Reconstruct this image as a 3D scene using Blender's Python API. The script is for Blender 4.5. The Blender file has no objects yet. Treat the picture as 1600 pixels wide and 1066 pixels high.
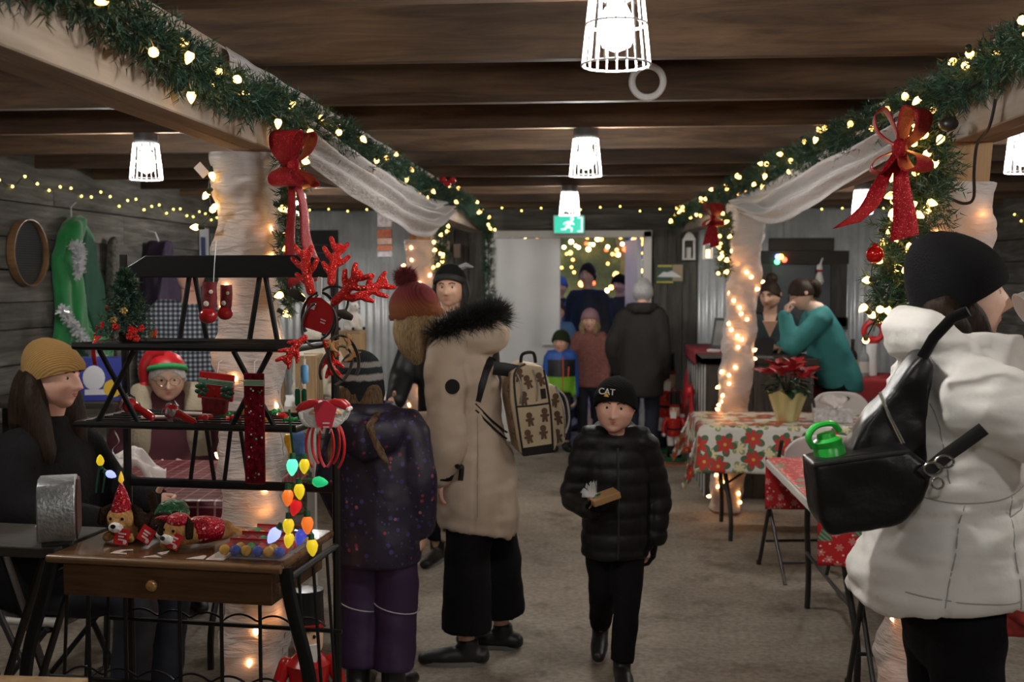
import bpy, bmesh, math, random
import numpy as np
from mathutils import Vector as V, Matrix as MX, noise as NZ

sc = bpy.context.scene
C = sc.collection
PI = math.pi
RND = random.Random(11)

# ------------------------------------------------------------------ camera
FPX = 1722.0                       # focal length in pixels of the 1600 px wide frame
CAMZ = 1.65
cd = bpy.data.cameras.new('camera')
cd.sensor_width = 36.0
cd.lens = FPX / 1600 * 36
cd.clip_start = 0.05
cd.clip_end = 200
cd.dof.use_dof = True
cd.dof.focus_distance = 3.3
cd.dof.aperture_fstop = 4.2
cam = bpy.data.objects.new('camera', cd)
C.objects.link(cam)
cam.location = (0, 0, CAMZ)
cam.rotation_euler = (math.radians(90 - 3.2), 0, math.radians(4.8))
sc.camera = cam
CAMR = cam.rotation_euler.to_matrix()


def at(px, py, Y):
    """photo pixel on the plane y = Y (metres down the aisle) -> world point"""
    d = CAMR @ V(((px - 800) / FPX, -(py - 533) / FPX, -1))
    return V((0, 0, CAMZ)) + d * (Y / d.y)


def atz(px, py, z=0.0):
    d = CAMR @ V(((px - 800) / FPX, -(py - 533) / FPX, -1))
    return V((0, 0, CAMZ)) + d * ((z - CAMZ) / d.z)


# ------------------------------------------------------------------ world, exposure
w = bpy.data.worlds.new('night')
sc.world = w
w.use_nodes = True
w.node_tree.nodes['Background'].inputs[0].default_value = (0.10, 0.17, 0.42, 1)
w.node_tree.nodes['Background'].inputs[1].default_value = 0.55
sc.view_settings.view_transform = 'Standard'
sc.view_settings.look = 'None'
sc.view_settings.gamma = 1
sc.view_settings.use_curve_mapping = False
sc.view_settings.exposure = 0.8
LAMP_POWER = 275.0                 # radiance of a caged lamp's bulb
STRING_POWER = 6.5                # radiance of a warm string-light bulb
sc.cycles.use_denoising = True
sc.cycles.max_bounces = 6
sc.cycles.sample_clamp_indirect = 4.0

# ------------------------------------------------------------------ node materials
MATS = {}


def _new(name):
    m = bpy.data.materials.new(name)
    m.use_nodes = True
    nt = m.node_tree
    b = nt.nodes['Principled BSDF']
    return m, nt, b


def N(nt, typ, **kw):
    n = nt.nodes.new(typ)
    for k, v in kw.items():
        if k.startswith('_'):
            setattr(n, k[1:], v)
        else:
            n.inputs[k.replace('__', ' ')].default_value = v
    return n


def ramp(nt, fac, stops, interp='LINEAR'):
    r = nt.nodes.new('ShaderNodeValToRGB')
    r.color_ramp.interpolation = interp
    el = r.color_ramp.elements
    while len(el) > 1:
        el.remove(el[-1])
    el[0].position = stops[0][0]
    el[0].color = (*stops[0][1], 1)
    for p, c in stops[1:]:
        e = el.new(p)
        e.color = (*c, 1)
    nt.links.new(fac, r.inputs[0])
    return r.outputs[0]


def math_(nt, op, a, b=None):
    n = nt.nodes.new('ShaderNodeMath')
    n.operation = op
    for i, x in enumerate((a, b)):
        if x is None:
            continue
        if isinstance(x, (int, float)):
            n.inputs[i].default_value = x
        else:
            nt.links.new(x, n.inputs[i])
    return n.outputs[0]


def mixc(nt, fac, a, b, mode='MIX'):
    n = nt.nodes.new('ShaderNodeMix')
    n.data_type = 'RGBA'
    n.blend_type = mode
    for i, x in ((0, fac), (6, a), (7, b)):
        if isinstance(x, (int, float)):
            n.inputs[i].default_value = x
        elif isinstance(x, tuple):
            n.inputs[i].default_value = (*x[:3], 1)
        else:
            nt.links.new(x, n.inputs[i])
    return n.outputs[2]


def coords(nt, scale=(1, 1, 1), kind='Object', rand=True):
    tc = nt.nodes.new('ShaderNodeTexCoord')
    src = tc.outputs[kind]
    if rand:
        oi = nt.nodes.new('ShaderNodeObjectInfo')
        mul = math_(nt, 'MULTIPLY', oi.outputs['Random'], 37.0)
        add = nt.nodes.new('ShaderNodeVectorMath')
        add.operation = 'ADD'
        nt.links.new(src, add.inputs[0])
        nt.links.new(mul, add.inputs[1])
        src = add.outputs[0]
    mp = nt.nodes.new('ShaderNodeMapping')
    mp.inputs['Scale'].default_value = scale
    nt.links.new(src, mp.inputs[0])
    return mp.outputs[0]


def bump(nt, b, h, strength=0.3, dist=0.01):
    n = N(nt, 'ShaderNodeBump', Strength=strength, Distance=dist)
    nt.links.new(h, n.inputs['Height'])
    nt.links.new(n.outputs[0], b.inputs['Normal'])


def mat(name, col, rough=0.6, metal=0.0, var=0.0, vscale=8.0, bmp=0.0, bscale=40.0, emit=None, power=0.0,
        coat=0.0, trans=0.0, alpha=1.0, sheen=0.0, stretch=(1, 1, 1), spec=0.5, sss=0.0, bdist=0.01):
    """plain procedural material: colour with noise variation and fine relief"""
    if name in MATS:
        return MATS[name]
    m, nt, b = _new(name)
    b.inputs['Roughness'].default_value = rough
    b.inputs['Metallic'].default_value = metal
    b.inputs['Base Color'].default_value = (*col, 1)
    b.inputs['Specular IOR Level'].default_value = spec
    if var or bmp:
        co = coords(nt, stretch)
    if var:
        n = N(nt, 'ShaderNodeTexNoise', Scale=vscale, Detail=4.0)
        nt.links.new(co, n.inputs['Vector'])
        lo = tuple(max(0, c * (1 - var)) for c in col)
        hi = tuple(min(1, c * (1 + var)) for c in col)
        nt.links.new(ramp(nt, n.outputs['Fac'], [(0.3, lo), (0.7, hi)]), b.inputs['Base Color'])
    if bmp:
        n2 = N(nt, 'ShaderNodeTexNoise', Scale=bscale, Detail=3.0)
        nt.links.new(co, n2.inputs['Vector'])
        bump(nt, b, n2.outputs['Fac'], bmp, bdist)
    if emit:
        b.inputs['Emission Color'].default_value = (*emit, 1)
        b.inputs['Emission Strength'].default_value = power
    if coat:
        b.inputs['Coat Weight'].default_value = coat
    if trans:
        b.inputs['Transmission Weight'].default_value = trans
    if alpha < 1:
        b.inputs['Alpha'].default_value = alpha
    if sheen:
        b.inputs['Sheen Weight'].default_value = sheen
    if sss:
        b.inputs['Subsurface Weight'].default_value = sss
        b.inputs['Subsurface Radius'].default_value = (0.02, 0.008, 0.004)
    MATS[name] = m
    return m


def wood(name, c0, c1, c2, axis='X', rough=0.75, scale=1.0, knots=True, bmp=0.35):
    """grained timber, the grain running along the given object axis"""
    if name in MATS:
        return MATS[name]
    m, nt, b = _new(name)
    s = {'X': (1.2, 14, 14), 'Y': (14, 1.2, 14), 'Z': (14, 14, 1.2)}[axis]
    co = coords(nt, tuple(k * scale for k in s))
    n = N(nt, 'ShaderNodeTexNoise', Scale=1.6, Detail=7.0, Roughness=0.65, Distortion=0.6)
    nt.links.new(co, n.inputs['Vector'])
    co2 = coords(nt, (0.9, 0.9, 0.9))
    n2 = N(nt, 'ShaderNodeTexNoise', Scale=1.3, Detail=3.0)
    nt.links.new(co2, n2.inputs['Vector'])
    g = ramp(nt, n.outputs['Fac'], [(0.30, c0), (0.5, c1), (0.72, c2)])
    st = ramp(nt, n2.outputs['Fac'], [(0.35, (0.55, 0.55, 0.55)), (0.65, (1, 1, 1))])
    col = mixc(nt, 1.0, g, st, 'MULTIPLY')
    oi = nt.nodes.new('ShaderNodeObjectInfo')
    rv = ramp(nt, oi.outputs['Random'], [(0, (0.72, 0.72, 0.72)), (1, (1.12, 1.08, 1.05))])
    col = mixc(nt, 1.0, col, rv, 'MULTIPLY')
    nt.links.new(col, b.inputs['Base Color'])
    b.inputs['Roughness'].default_value = rough
    bump(nt, b, n.outputs['Fac'], bmp, 0.004)
    MATS[name] = m
    return m


# ------------------------------------------------------------------ mesh builder
class MB:
    def __init__(s):
        s.v, s.f, s.m, s.uv = [], [], [], {}

    def add(s, vs, fs, mi=0, T=None):
        o = len(s.v)
        s.v += [tuple(T @ V(p)) if T is not None else tuple(p) for p in vs]
        s.f += [tuple(i + o for i in f) for f in fs]
        s.m += [mi] * len(fs)
        return s

    def box(s, c, d, mi=0, R=None, T=None):
        c = V(c)
        vs = []
        for z in (-.5, .5):
            for x, y in ((-.5, -.5), (.5, -.5), (.5, .5), (-.5, .5)):
                p = V((x * d[0], y * d[1], z * d[2]))
                vs.append(c + (R @ p if R is not None else p))
        return s.add(vs, [(3, 2, 1, 0), (4, 5, 6, 7), (0, 1, 5, 4), (1, 2, 6, 5), (2, 3, 7, 6), (3, 0, 4, 7)], mi, T)

    def loft(s, rings, mi=0, cap=True, closed=False, T=None):
        n = len(rings[0])
        vs = [p for r in rings for p in r]
        fs = []
        k = len(rings)
        for i in range(k if closed else k - 1):
            a, b = i * n, ((i + 1) % k) * n
            for j in range(n):
                j2 = (j + 1) % n
                fs.append((a + j, a + j2, b + j2, b + j))
        if cap and not closed:
            fs.append(tuple(range(n - 1, -1, -1)))
            fs.append(tuple(range((k - 1) * n, k * n)))
        return s.add(vs, fs, mi, T)

    def tube(s, pts, rad, seg=8, mi=0, up=None, closed=False, round_=False, T=None, sq=2.0):
        """rad: number, list of numbers, or list of (rx, ry); 'up' fixes the ry direction; sq > 2 squares the section"""
        pts = [V(p) for p in pts]
        n = len(pts)
        if isinstance(rad, (int, float)):
            rad = [rad] * n
        rad = [(r, r) if isinstance(r, (int, float)) else r for r in rad]
        tans = []
        for i in range(n):
            a = pts[(i - 1) % n] if (closed or i > 0) else pts[0]
            b = pts[(i + 1) % n] if (closed or i < n - 1) else pts[-1]
            t = (b - a)
            tans.append(t.normalized() if t.length > 1e-9 else V((0, 0, 1)))
        if up is None:
            ref = V((0, 0, 1)) if abs(tans[0].z) < 0.9 else V((0, 1, 0))
        else:
            ref = V(up)
        rings = []
        nrm = None
        for i in range(n):
            t = tans[i]
            if up is not None:
                nrm = ref - t * ref.dot(t)
            else:
                nrm = (ref if nrm is None else nrm)
                nrm = nrm - t * nrm.dot(t)
            if nrm.length < 1e-6:
                nrm = t.orthogonal()
            nrm = nrm.normalized()
            bi = t.cross(nrm)
            ring = []
            for j in range(seg):
                a = 2 * PI * j / seg
                ca, sa = math.cos(a), math.sin(a)
                if sq != 2.0:
                    q = (abs(ca) ** sq + abs(sa) ** sq) ** (-1 / sq)
                    ca, sa = ca * q, sa * q
                ring.append(pts[i] + bi * (rad[i][0] * ca) + nrm * (rad[i][1] * sa))
            rings.append(ring)
        if round_ and not closed:
            def dome(i, sgn):
                out = []
                for k in (0.5, 0.87):
                    sc_ = math.sqrt(max(0, 1 - k * k))
                    r = min(rad[i]) * k
                    out.append([pts[i] + (p - pts[i]) * sc_ + tans[i] * (sgn * r) for p in rings[i]])
                return out
            rings = list(reversed(dome(0, -1))) + rings + dome(n - 1, 1)
        return s.loft(rings, mi, True, closed, T)

    def sphere(s, c, r, seg=12, rings=8, mi=0, T=None, R=None):
        if isinstance(r, (int, float)):
            r = (r, r, r)
        vs, fs = [], []
        c = V(c)
        for i in range(rings + 1):
            th = PI * i / rings
            for j in range(seg):
                ph = 2 * PI * j / seg
                p = V((r[0] * math.sin(th) * math.cos(ph), r[1] * math.sin(th) * math.sin(ph), r[2] * math.cos(th)))
                vs.append(c + (R @ p if R is not None else p))
        for i in range(rings):
            for j in range(seg):
                j2 = (j + 1) % seg
                fs.append((i * seg + j, (i + 1) * seg + j, (i + 1) * seg + j2, i * seg + j2))
        return s.add(vs, fs, mi, T)

    def lathe(s, prof, seg=16, mi=0, T=None, c=(0, 0, 0)):
        c = V(c)
        rings = [[c + V((r * math.cos(2 * PI * j / seg), r * math.sin(2 * PI * j / seg), z)) for j in range(seg)] for r, z in prof]
        return s.loft(rings, mi, True, False, T)

    def prism(s, poly, th, T=None, mi=0, bulge=0):
        """polygon in the local XZ plane, thickness along Y"""
        n = len(poly)
        vs = [(x, -th / 2, z) for x, z in poly] + [(x, th / 2, z) for x, z in poly]
        fs = [tuple(range(n)), tuple(range(2 * n - 1, n - 1, -1))]
        for i in range(n):
            j = (i + 1) % n
            fs.append((j, i, i + n, j + n))
        return s.add(vs, fs, mi, T)

    def grid(s, fn, nu, nv, mi=0, uv=None, T=None):
        o = len(s.v)
        vs = [fn(i / nu, j / nv) for j in range(nv + 1) for i in range(nu + 1)]
        fs = [(j * (nu + 1) + i, j * (nu + 1) + i + 1, (j + 1) * (nu + 1) + i + 1, (j + 1) * (nu + 1) + i) for j in range(nv) for i in range(nu)]
        s.add(vs, fs, mi, T)
        if uv is not None:
            for j in range(nv + 1):
                for i in range(nu + 1):
                    s.uv[o + j * (nu + 1) + i] = uv(i / nu, j / nv)
        return s

    def mesh(s, name, smooth=True, angle=40):
        me = bpy.data.meshes.new(name)
        me.from_pydata(s.v, [], s.f)
        if any(s.m):
            me.polygons.foreach_set('material_index', s.m)
        if s.uv:
            l = me.uv_layers.new(name='UVMap')
            for lp in me.loops:
                l.data[lp.index].uv = s.uv.get(lp.vertex_index, (0, 0))
        me.update()
        if smooth:
            me.shade_smooth()
            if angle:
                me.set_sharp_from_angle(angle=math.radians(angle))
        return me

    def build(s, name, mats, parent=None, smooth=True, angle=40, bevel=0, bseg=2, solid=0, sub=0):
        o = bpy.data.objects.new(name, s.mesh(name, smooth, angle))
        if not isinstance(mats, (list, tuple)):
            mats = [mats]
        for m in mats:
            o.data.materials.append(m)
        C.objects.link(o)
        if parent is not None:
            o.parent = parent
        if sub:
            md = o.modifiers.new('sub', 'SUBSURF')
            md.levels = md.render_levels = sub
        if solid:
            md = o.modifiers.new('solid', 'SOLIDIFY')
            md.thickness = solid
            md.offset = 0
        if bevel:
            md = o.modifiers.new('bevel', 'BEVEL')
            md.width = bevel
            md.segments = bseg
            md.limit_method = 'ANGLE'
        return o


def tag(o, label, cat, group=None):
    o['label'] = label
    o['category'] = cat
    if group:
        o['group'] = group
    return o


def thing(name, label, cat, loc=(0, 0, 0), rz=0.0, group=None):
    o = bpy.data.objects.new(name, None)
    o.empty_display_size = 0.1
    C.objects.link(o)
    o.location = loc
    o.rotation_euler = (0, 0, rz)
    return tag(o, label, cat, group)


def struct(o):
    o['kind'] = 'structure'
    return o


def dup(o, parent=None, loc=None, rz=None, label=None, group=None):
    c = o.copy()
    C.objects.link(c)
    c.parent = parent
    if loc is not None:
        c.location = loc
    if rz is not None:
        c.rotation_euler = (0, 0, rz)
    if label:
        c['label'] = label
    if group:
        c['group'] = group
    for ch in list(o.children):
        dup(ch, c)
    return c


def share(o, parent, loc=(0, 0, 0), rot=(0, 0, 0), scale=(1, 1, 1)):
    """another piece with the same mesh data"""
    c = bpy.data.objects.new(o.name.split('.')[0], o.data)
    C.objects.link(c)
    c.parent = parent
    c.location = loc
    c.rotation_euler = rot
    c.scale = scale
    return c


def fuse(mb, voxel, it=4, disp=None, name='fused', fac=0.5):
    """union of overlapping closed shapes as ONE continuous smooth surface; disp(co, no) pushes vertices out"""
    me = mb.mesh(name, False)
    o = bpy.data.objects.new(name, me)
    C.objects.link(o)
    r = o.modifiers.new('r', 'REMESH')
    r.mode = 'VOXEL'
    r.voxel_size = voxel
    if it:
        sm = o.modifiers.new('s', 'SMOOTH')
        sm.factor = fac
        sm.iterations = it
    dg = bpy.context.evaluated_depsgraph_get()
    ev = o.evaluated_get(dg)
    out = bpy.data.meshes.new_from_object(ev)
    bpy.data.objects.remove(o)
    bpy.data.meshes.remove(me)
    if disp:
        k = len(out.vertices)
        co = np.empty(k * 3)
        no = np.empty(k * 3)
        out.vertices.foreach_get('co', co)
        out.vertex_normals.foreach_get('vector', no)
        co = co.reshape(-1, 3)
        no = no.reshape(-1, 3)
        co = co + no * np.asarray(disp(co, no)).reshape(-1, 1)
        out.vertices.foreach_set('co', co.ravel())
        out.update()
    out.shade_smooth()
    return out


def mobj(name, me, mats, parent=None):
    o = bpy.data.objects.new(name, me)
    if not isinstance(mats, (list, tuple)):
        mats = [mats]
    me.materials.clear()
    for m in mats:
        me.materials.append(m)
    C.objects.link(o)
    if parent is not None:
        o.parent = parent
    return o


def cr(pts, k=4):
    """Catmull-Rom through points (tuples of any length)"""
    P = [np.array(p, float) for p in pts]
    out = []
    for i in range(len(P) - 1):
        p0, p1, p2, p3 = P[max(i - 1, 0)], P[i], P[i + 1], P[min(i + 2, len(P) - 1)]
        for j in range(k):
            t = j / k
            out.append(0.5 * ((2 * p1) + (-p0 + p2) * t + (2 * p0 - 5 * p1 + 4 * p2 - p3) * t * t + (-p0 + 3 * p1 - 3 * p2 + p3) * t ** 3))
    out.append(P[-1])
    return [tuple(float(x) for x in p) for p in out]


def nz(co, s, off=0.0):
    return np.array([NZ.noise(V((c[0] * s + off, c[1] * s + off, c[2] * s))) for c in co])


def nzs(co, sx, sy, sz, off=0.0):
    return np.array([NZ.noise(V((c[0] * sx + off, c[1] * sy + off, c[2] * sz))) for c in co])


def RZ(a):
    return MX.Rotation(a, 4, 'Z')


def RX(a):
    return MX.Rotation(a, 4, 'X')


def RY(a):
    return MX.Rotation(a, 4, 'Y')


def TR(x, y=None, z=None):
    return MX.Translation(V(x) if y is None else V((x, y, z)))
# ------------------------------------------------------------------ materials of the room
def concrete():
    m, nt, b = _new('concrete')
    co = coords(nt, rand=False)
    a = N(nt, 'ShaderNodeTexNoise', Scale=0.9, Detail=8.0, Roughness=0.7)
    c = N(nt, 'ShaderNodeTexNoise', Scale=38.0, Detail=4.0)
    d = N(nt, 'ShaderNodeTexNoise', Scale=2.3, Detail=8.0, Roughness=0.7)
    for n in (a, c, d):
        nt.links.new(co, n.inputs['Vector'])
    base = ramp(nt, a.outputs['Fac'], [(0.3, (0.19, 0.155, 0.118)), (0.5, (0.29, 0.245, 0.195)), (0.7, (0.39, 0.345, 0.285))])
    sp = ramp(nt, c.outputs['Fac'], [(0.35, (0.7, 0.7, 0.7)), (0.65, (1.08, 1.08, 1.08))])
    stain = ramp(nt, d.outputs['Fac'], [(0.33, (0.42, 0.38, 0.34)), (0.46, (0.92, 0.91, 0.9)), (0.6, (1, 1, 1))])
    col = mixc(nt, 1.0, mixc(nt, 1.0, base, sp, 'MULTIPLY'), stain, 'MULTIPLY')
    nt.links.new(col, b.inputs['Base Color'])
    b.inputs['Roughness'].default_value = 0.72
    h = mixc(nt, 0.4, c.outputs['Color'], d.outputs['Color'])
    bump(nt, b, h, 0.25, 0.006)
    return m


M_CONC = concrete()
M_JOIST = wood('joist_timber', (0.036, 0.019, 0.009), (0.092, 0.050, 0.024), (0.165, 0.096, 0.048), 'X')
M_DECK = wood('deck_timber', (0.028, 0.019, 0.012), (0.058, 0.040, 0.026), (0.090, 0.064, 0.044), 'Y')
M_BARNX = wood('barn_board_x', (0.062, 0.059, 0.053), (0.145, 0.138, 0.125), (0.27, 0.26, 0.24), 'X', 0.9)
M_BARNY = wood('barn_board_y', (0.062, 0.059, 0.053), (0.145, 0.138, 0.125), (0.27, 0.26, 0.24), 'Y', 0.9)
M_BARNZ = wood('barn_board_z', (0.055, 0.052, 0.047), (0.105, 0.100, 0.090), (0.17, 0.165, 0.15), 'Z', 0.9)
M_BEAM = wood('pale_beam', (0.33, 0.255, 0.195), (0.46, 0.375, 0.30), (0.54, 0.455, 0.38), 'Y', 0.7, 0.6, bmp=0.15)
M_POSTW = wood('post_pine', (0.30, 0.17, 0.07), (0.46, 0.28, 0.13), (0.56, 0.37, 0.19), 'Z', 0.6)
M_DARKWOOD = wood('dark_wood', (0.03, 0.024, 0.018), (0.06, 0.05, 0.038), (0.09, 0.078, 0.06), 'X')
M_GALV = mat('corrugated_steel', (0.74, 0.77, 0.80), 0.38, 0.35, var=0.14, vscale=5, bmp=0.05, bscale=30)
M_WHITE = mat('door_white', (0.74, 0.75, 0.76), 0.45, var=0.08, vscale=1.6)
M_WHITE_TRIM = mat('trim_white', (0.72, 0.71, 0.68), 0.5, var=0.05)
M_BLACK = mat('black_metal', (0.012, 0.012, 0.012), 0.38, 0.3)
M_BLACKPL = mat('black_plastic', (0.02, 0.02, 0.02), 0.45)

WX0, WX1, WY0, WY1, CEIL = -3.65, 3.75, -2.2, 11.1, 2.62
JB = 2.365                         # underside of the joists

# floor
mb = MB()
mb.box((0.05, 5.5, -0.06), (9.0, 17.0, 0.12))
fl = struct(mb.build('floor', M_CONC, smooth=False))
# ceiling deck and joists
mb = MB()
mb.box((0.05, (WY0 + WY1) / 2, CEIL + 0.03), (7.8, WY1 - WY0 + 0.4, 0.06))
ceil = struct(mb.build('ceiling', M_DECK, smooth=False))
first = None
for k in range(-6, 10):
    y = 3.70 + 0.80 * k
    if y > WY1 - 0.2:
        break
    h = 0.255
    if first is None:
        mb = MB()
        mb.box((0, 0, h / 2), (7.5, 0.05, h))
        first = mb.build('joist', M_JOIST, ceil, smooth=False, bevel=0.003, bseg=1)
        first.location = (0.05, y, JB)
    else:
        share(first, ceil, (0.05, y + RND.uniform(-.03, .03), JB + RND.uniform(-.006, .006)), (0, 0, RND.uniform(-.004, .004)))
# blocking seen at the top of the picture, with a drooping nail
mb = MB()
mb.box((-0.62, 3.50, 2.58), (0.30, 0.10, 0.09))
mb.build('blocking', M_JOIST, ceil, smooth=False)


def planks_side(wall, x, sgn, y0, y1, material, seed, z1=2.36):
    r = random.Random(seed)
    z = 0.02
    while z < z1 - 0.02:
        hh = min(r.choice((0.17, 0.2, 0.22)), z1 - z)
        y = y0
        while y < y1 - 0.01:
            L = min(r.uniform(2.2, 3.6), y1 - y)
            if y1 - y - L < 0.7:
                L = y1 - y
            mb = MB()
            mb.box((0, 0, 0), (0.022, L - 0.004, hh - 0.007))
            p = mb.build('plank', material, wall, smooth=False, bevel=0.002, bseg=1)
            p.location = (x + sgn * r.uniform(0.010, 0.022), y + L / 2, z + hh / 2)
            p.rotation_euler = (r.uniform(-.004, .004), 0, 0)
            y += L
        z += hh


mb = MB(); mb.box((WX0 - 0.05, (WY0 + WY1) / 2, 1.3), (0.08, WY1 - WY0, 2.6))
wl = struct(mb.build('wall_left', M_BARNY, smooth=False))
planks_side(wl, WX0, 1, 2.0, WY1 - 0.03, M_BARNY, 3, 2.24)
mb = MB(); mb.box((WX1 + 0.05, (WY0 + WY1) / 2, 1.3), (0.08, WY1 - WY0, 2.6))
wr = struct(mb.build('wall_right', M_BARNY, smooth=False))
planks_side(wr, WX1, -1, 2.0, WY1 - 0.03, M_BARNY, 5, 2.24)
mb = MB(); mb.box((0.05, WY0 - 0.05, 1.3), (7.6, 0.08, 2.6))
struct(mb.build('wall_front', M_BARNX, smooth=False))

# back wall: opening for the double door between DX0 and DX1
DX0, DX1, DZ = -1.12, 0.39, 2.07
mb = MB()
mb.box(((WX0 - .08 + DX0) / 2, WY1 + 0.05, 1.3), (DX0 - WX0 + .08, 0.08, 2.6))
mb.box(((WX1 + .08 + DX1) / 2, WY1 + 0.05, 1.3), (WX1 - DX1 + .08, 0.08, 2.6))
mb.box(((DX0 + DX1) / 2, WY1 + 0.05, (2.6 + DZ) / 2), (DX1 - DX0, 0.08, 2.6 - DZ))
wb = struct(mb.build('wall_back', M_BARNX, smooth=False))
r = random.Random(9)
z = DZ + 0.09
while z < 2.5:                     # horizontal boards above the door
    hh = 0.14
    mb = MB(); mb.box((0, 0, 0), (2.75, 0.022, hh - 0.006))
    p = mb.build('plank', M_BARNX, wb, smooth=False)
    p.location = (-0.30, WY1 - r.uniform(0.004, 0.016), z + hh / 2)
    z += hh
for xa, xb in ((-1.66, DX0 - 0.08), (DX1 + 0.09, 0.92)):     # upright boards beside the door
    x = xa
    while x < xb - 0.02:
        ww = min(0.145, xb - x)
        mb = MB(); mb.box((0, 0, 0), (ww - 0.006, 0.022, DZ + 0.08))
        p = mb.build('board', M_BARNZ, wb, smooth=False)
        p.location = (x + ww / 2, WY1 - r.uniform(0.004, 0.018), (DZ + 0.08) / 2)
        x += ww


def corrugated(x0, x1, z0, z1, y, parent):
    """sheets of corrugated steel, real waves"""
    x = x0
    while x < x1 - 0.05:
        ww = min(0.86, x1 - x)
        n = int(ww / 0.0105)
        mb = MB()
        mb.grid(lambda u, v: (u * ww, -0.011 * math.sin(u * ww / 0.076 * 2 * PI), v * (z1 - z0)), n, 1)
        p = mb.build('steel_sheet', M_GALV, parent, solid=0.0015, angle=0)
        p.location = (x, y + RND.uniform(-.006, .002), z0)
        x += ww - 0.03


corrugated(WX0 + 0.02, -1.62, 0.02, 2.345, WY1 - 0.025, wb)
corrugated(0.92, WX1 - 0.02, 0.02, 2.345, WY1 - 0.025, wb)

# door trim, two leaves
mb = MB()
for x in (DX0 - 0.03, DX1 + 0.03):
    mb.box((x, WY1 - 0.025, (DZ + 0.06) / 2), (0.085, 0.16, DZ + 0.06))
mb.box(((DX0 + DX1) / 2, WY1 - 0.025, DZ + 0.03), (DX1 - DX0 + 0.15, 0.16, 0.07))
struct(mb.build('trim_1', M_WHITE_TRIM, smooth=False, bevel=0.006))


def door_leaf(name, width, loc, rz):
    mb = MB(); mb.box((width / 2, 0, DZ / 2), (width, 0.045, DZ - 0.02))
    d = struct(mb.build(name, M_WHITE, smooth=False, bevel=0.004))
    d.location = loc
    d.rotation_euler = (0, 0, rz)
    for k, z in enumerate((0.25, 1.0, 1.8)):
        mb = MB(); mb.tube([(0.0, -0.026, z - .045), (0.0, -0.026, z + .045)], 0.009, 8)
        mb.build('hinge', M_GALV, d)
    mb = MB(); mb.box((width / 2, -0.026, 0.14), (width - 0.06, 0.004, 0.2))
    mb.build('kick_plate', M_WHITE_TRIM, d, smooth=False)
    mb = MB()
    mb.tube([(width - .06, -.03, 1.0), (width - .06, -.075, 1.0), (width - .17, -.075, 1.0)], 0.011, 8)
    mb.lathe([(.028, 0), (.028, .01)], 12, 0, TR(width - .06, -.023, 1.0) @ RX(PI / 2))
    mb.build('handle', M_GALV, d)
    return d


door_leaf('door_1', 0.66, (DX0 + 0.015, WY1 - 0.01, 0), 0)
door_leaf('door_2', 0.78, (DX1 - 0.042, WY1 + 0.05, 0), math.radians(98))

# ------------------------------------------------------------------ beams and posts
def beam(pts, name, label):
    root = thing(name, label, 'beam')
    for a, b in zip(pts[:-1], pts[1:]):
        a, b = V(a), V(b)
        L = (b - a).length
        ang = math.atan2(b.x - a.x, b.y - a.y)
        for k, xo in enumerate((-0.037, 0.037)):
            mb = MB(); mb.box((0, 0, 0), (0.072, L - 0.004, 0.262))
            p = mb.build('timber', M_BEAM, root, smooth=False, bevel=0.004, bseg=1)
            p.location = (a + b) / 2 + V((xo * math.cos(ang), -xo * math.sin(ang), 0))
            p.rotation_euler = (math.atan2(b.z - a.z, L), 0, -ang)
    return root


BZ = 2.235
LB = [(-1.24, 0.4, BZ), (-1.24, 3.80, BZ), (-1.25, 7.75, BZ), (-1.24, 10.55, BZ)]
RB = [(1.23, 0.6, BZ), (1.22, 3.82, BZ), (1.02, 7.75, BZ), (0.80, 10.7, BZ)]
beam(LB, 'support_beam', 'long pale timber beam above the black display rack, fabric and garland on it')
beam(RB, 'support_beam', 'long pale timber beam above the covered folding tables, garland and fabric on it')


def post(x0, y0, x1, y1, label):
    root = thing('wooden_post', label, 'post', (x0, y0, 0))
    for k in (-1, 0, 1):
        mb = MB()
        mb.tube([(k * .052, 0, 0), (x1 - x0 + k * .052, y1 - y0, 2.10)], [(0.0255, 0.07)] * 2, 4, up=(0, 1, 0))
        # square section: rotate the four-sided loft by building it as a box along the axis
        p = MB()
        a, b = V((k * .052, 0, 0)), V((x1 - x0 + k * .052, y1 - y0, 2.103))
        p.loft([[q + V((sx * .0255, sy * .07, 0)) for sx, sy in ((-1, -1), (1, -1), (1, 1), (-1, 1))] for q in (a, b)])
        p.build('post_timber', M_POSTW, root, smooth=False)
    return root


PL1, PR1, PL2, PR2 = (-1.28, 3.92), (1.055, 3.85), (-1.31, 7.85), (0.86, 7.85)
post(*PL1, -1.29, 3.92, 'wooden post wrapped in white fabric behind the black display rack')
post(*PR1, 1.195, 3.85, 'wooden post behind the white parka, pine timber bare at its top')
post(*PL2, -1.31, 7.85, 'wooden post wrapped in lit fabric beside the polar bear crate')
post(*PR2, 1.00, 7.85, 'wooden post wrapped in lit fabric behind the poinsettia table')

# ------------------------------------------------------------------ caged ceiling lamps
M_BULB = mat('lamp_bulb', (1, 1, 1), 0.4, emit=(1.0, 0.965, 0.90), power=LAMP_POWER)
M_CAGE = mat('cage_white', (0.85, 0.86, 0.88), 0.35)
M_LAMPBASE = mat('lamp_base', (0.10, 0.10, 0.105), 0.5)


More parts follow.
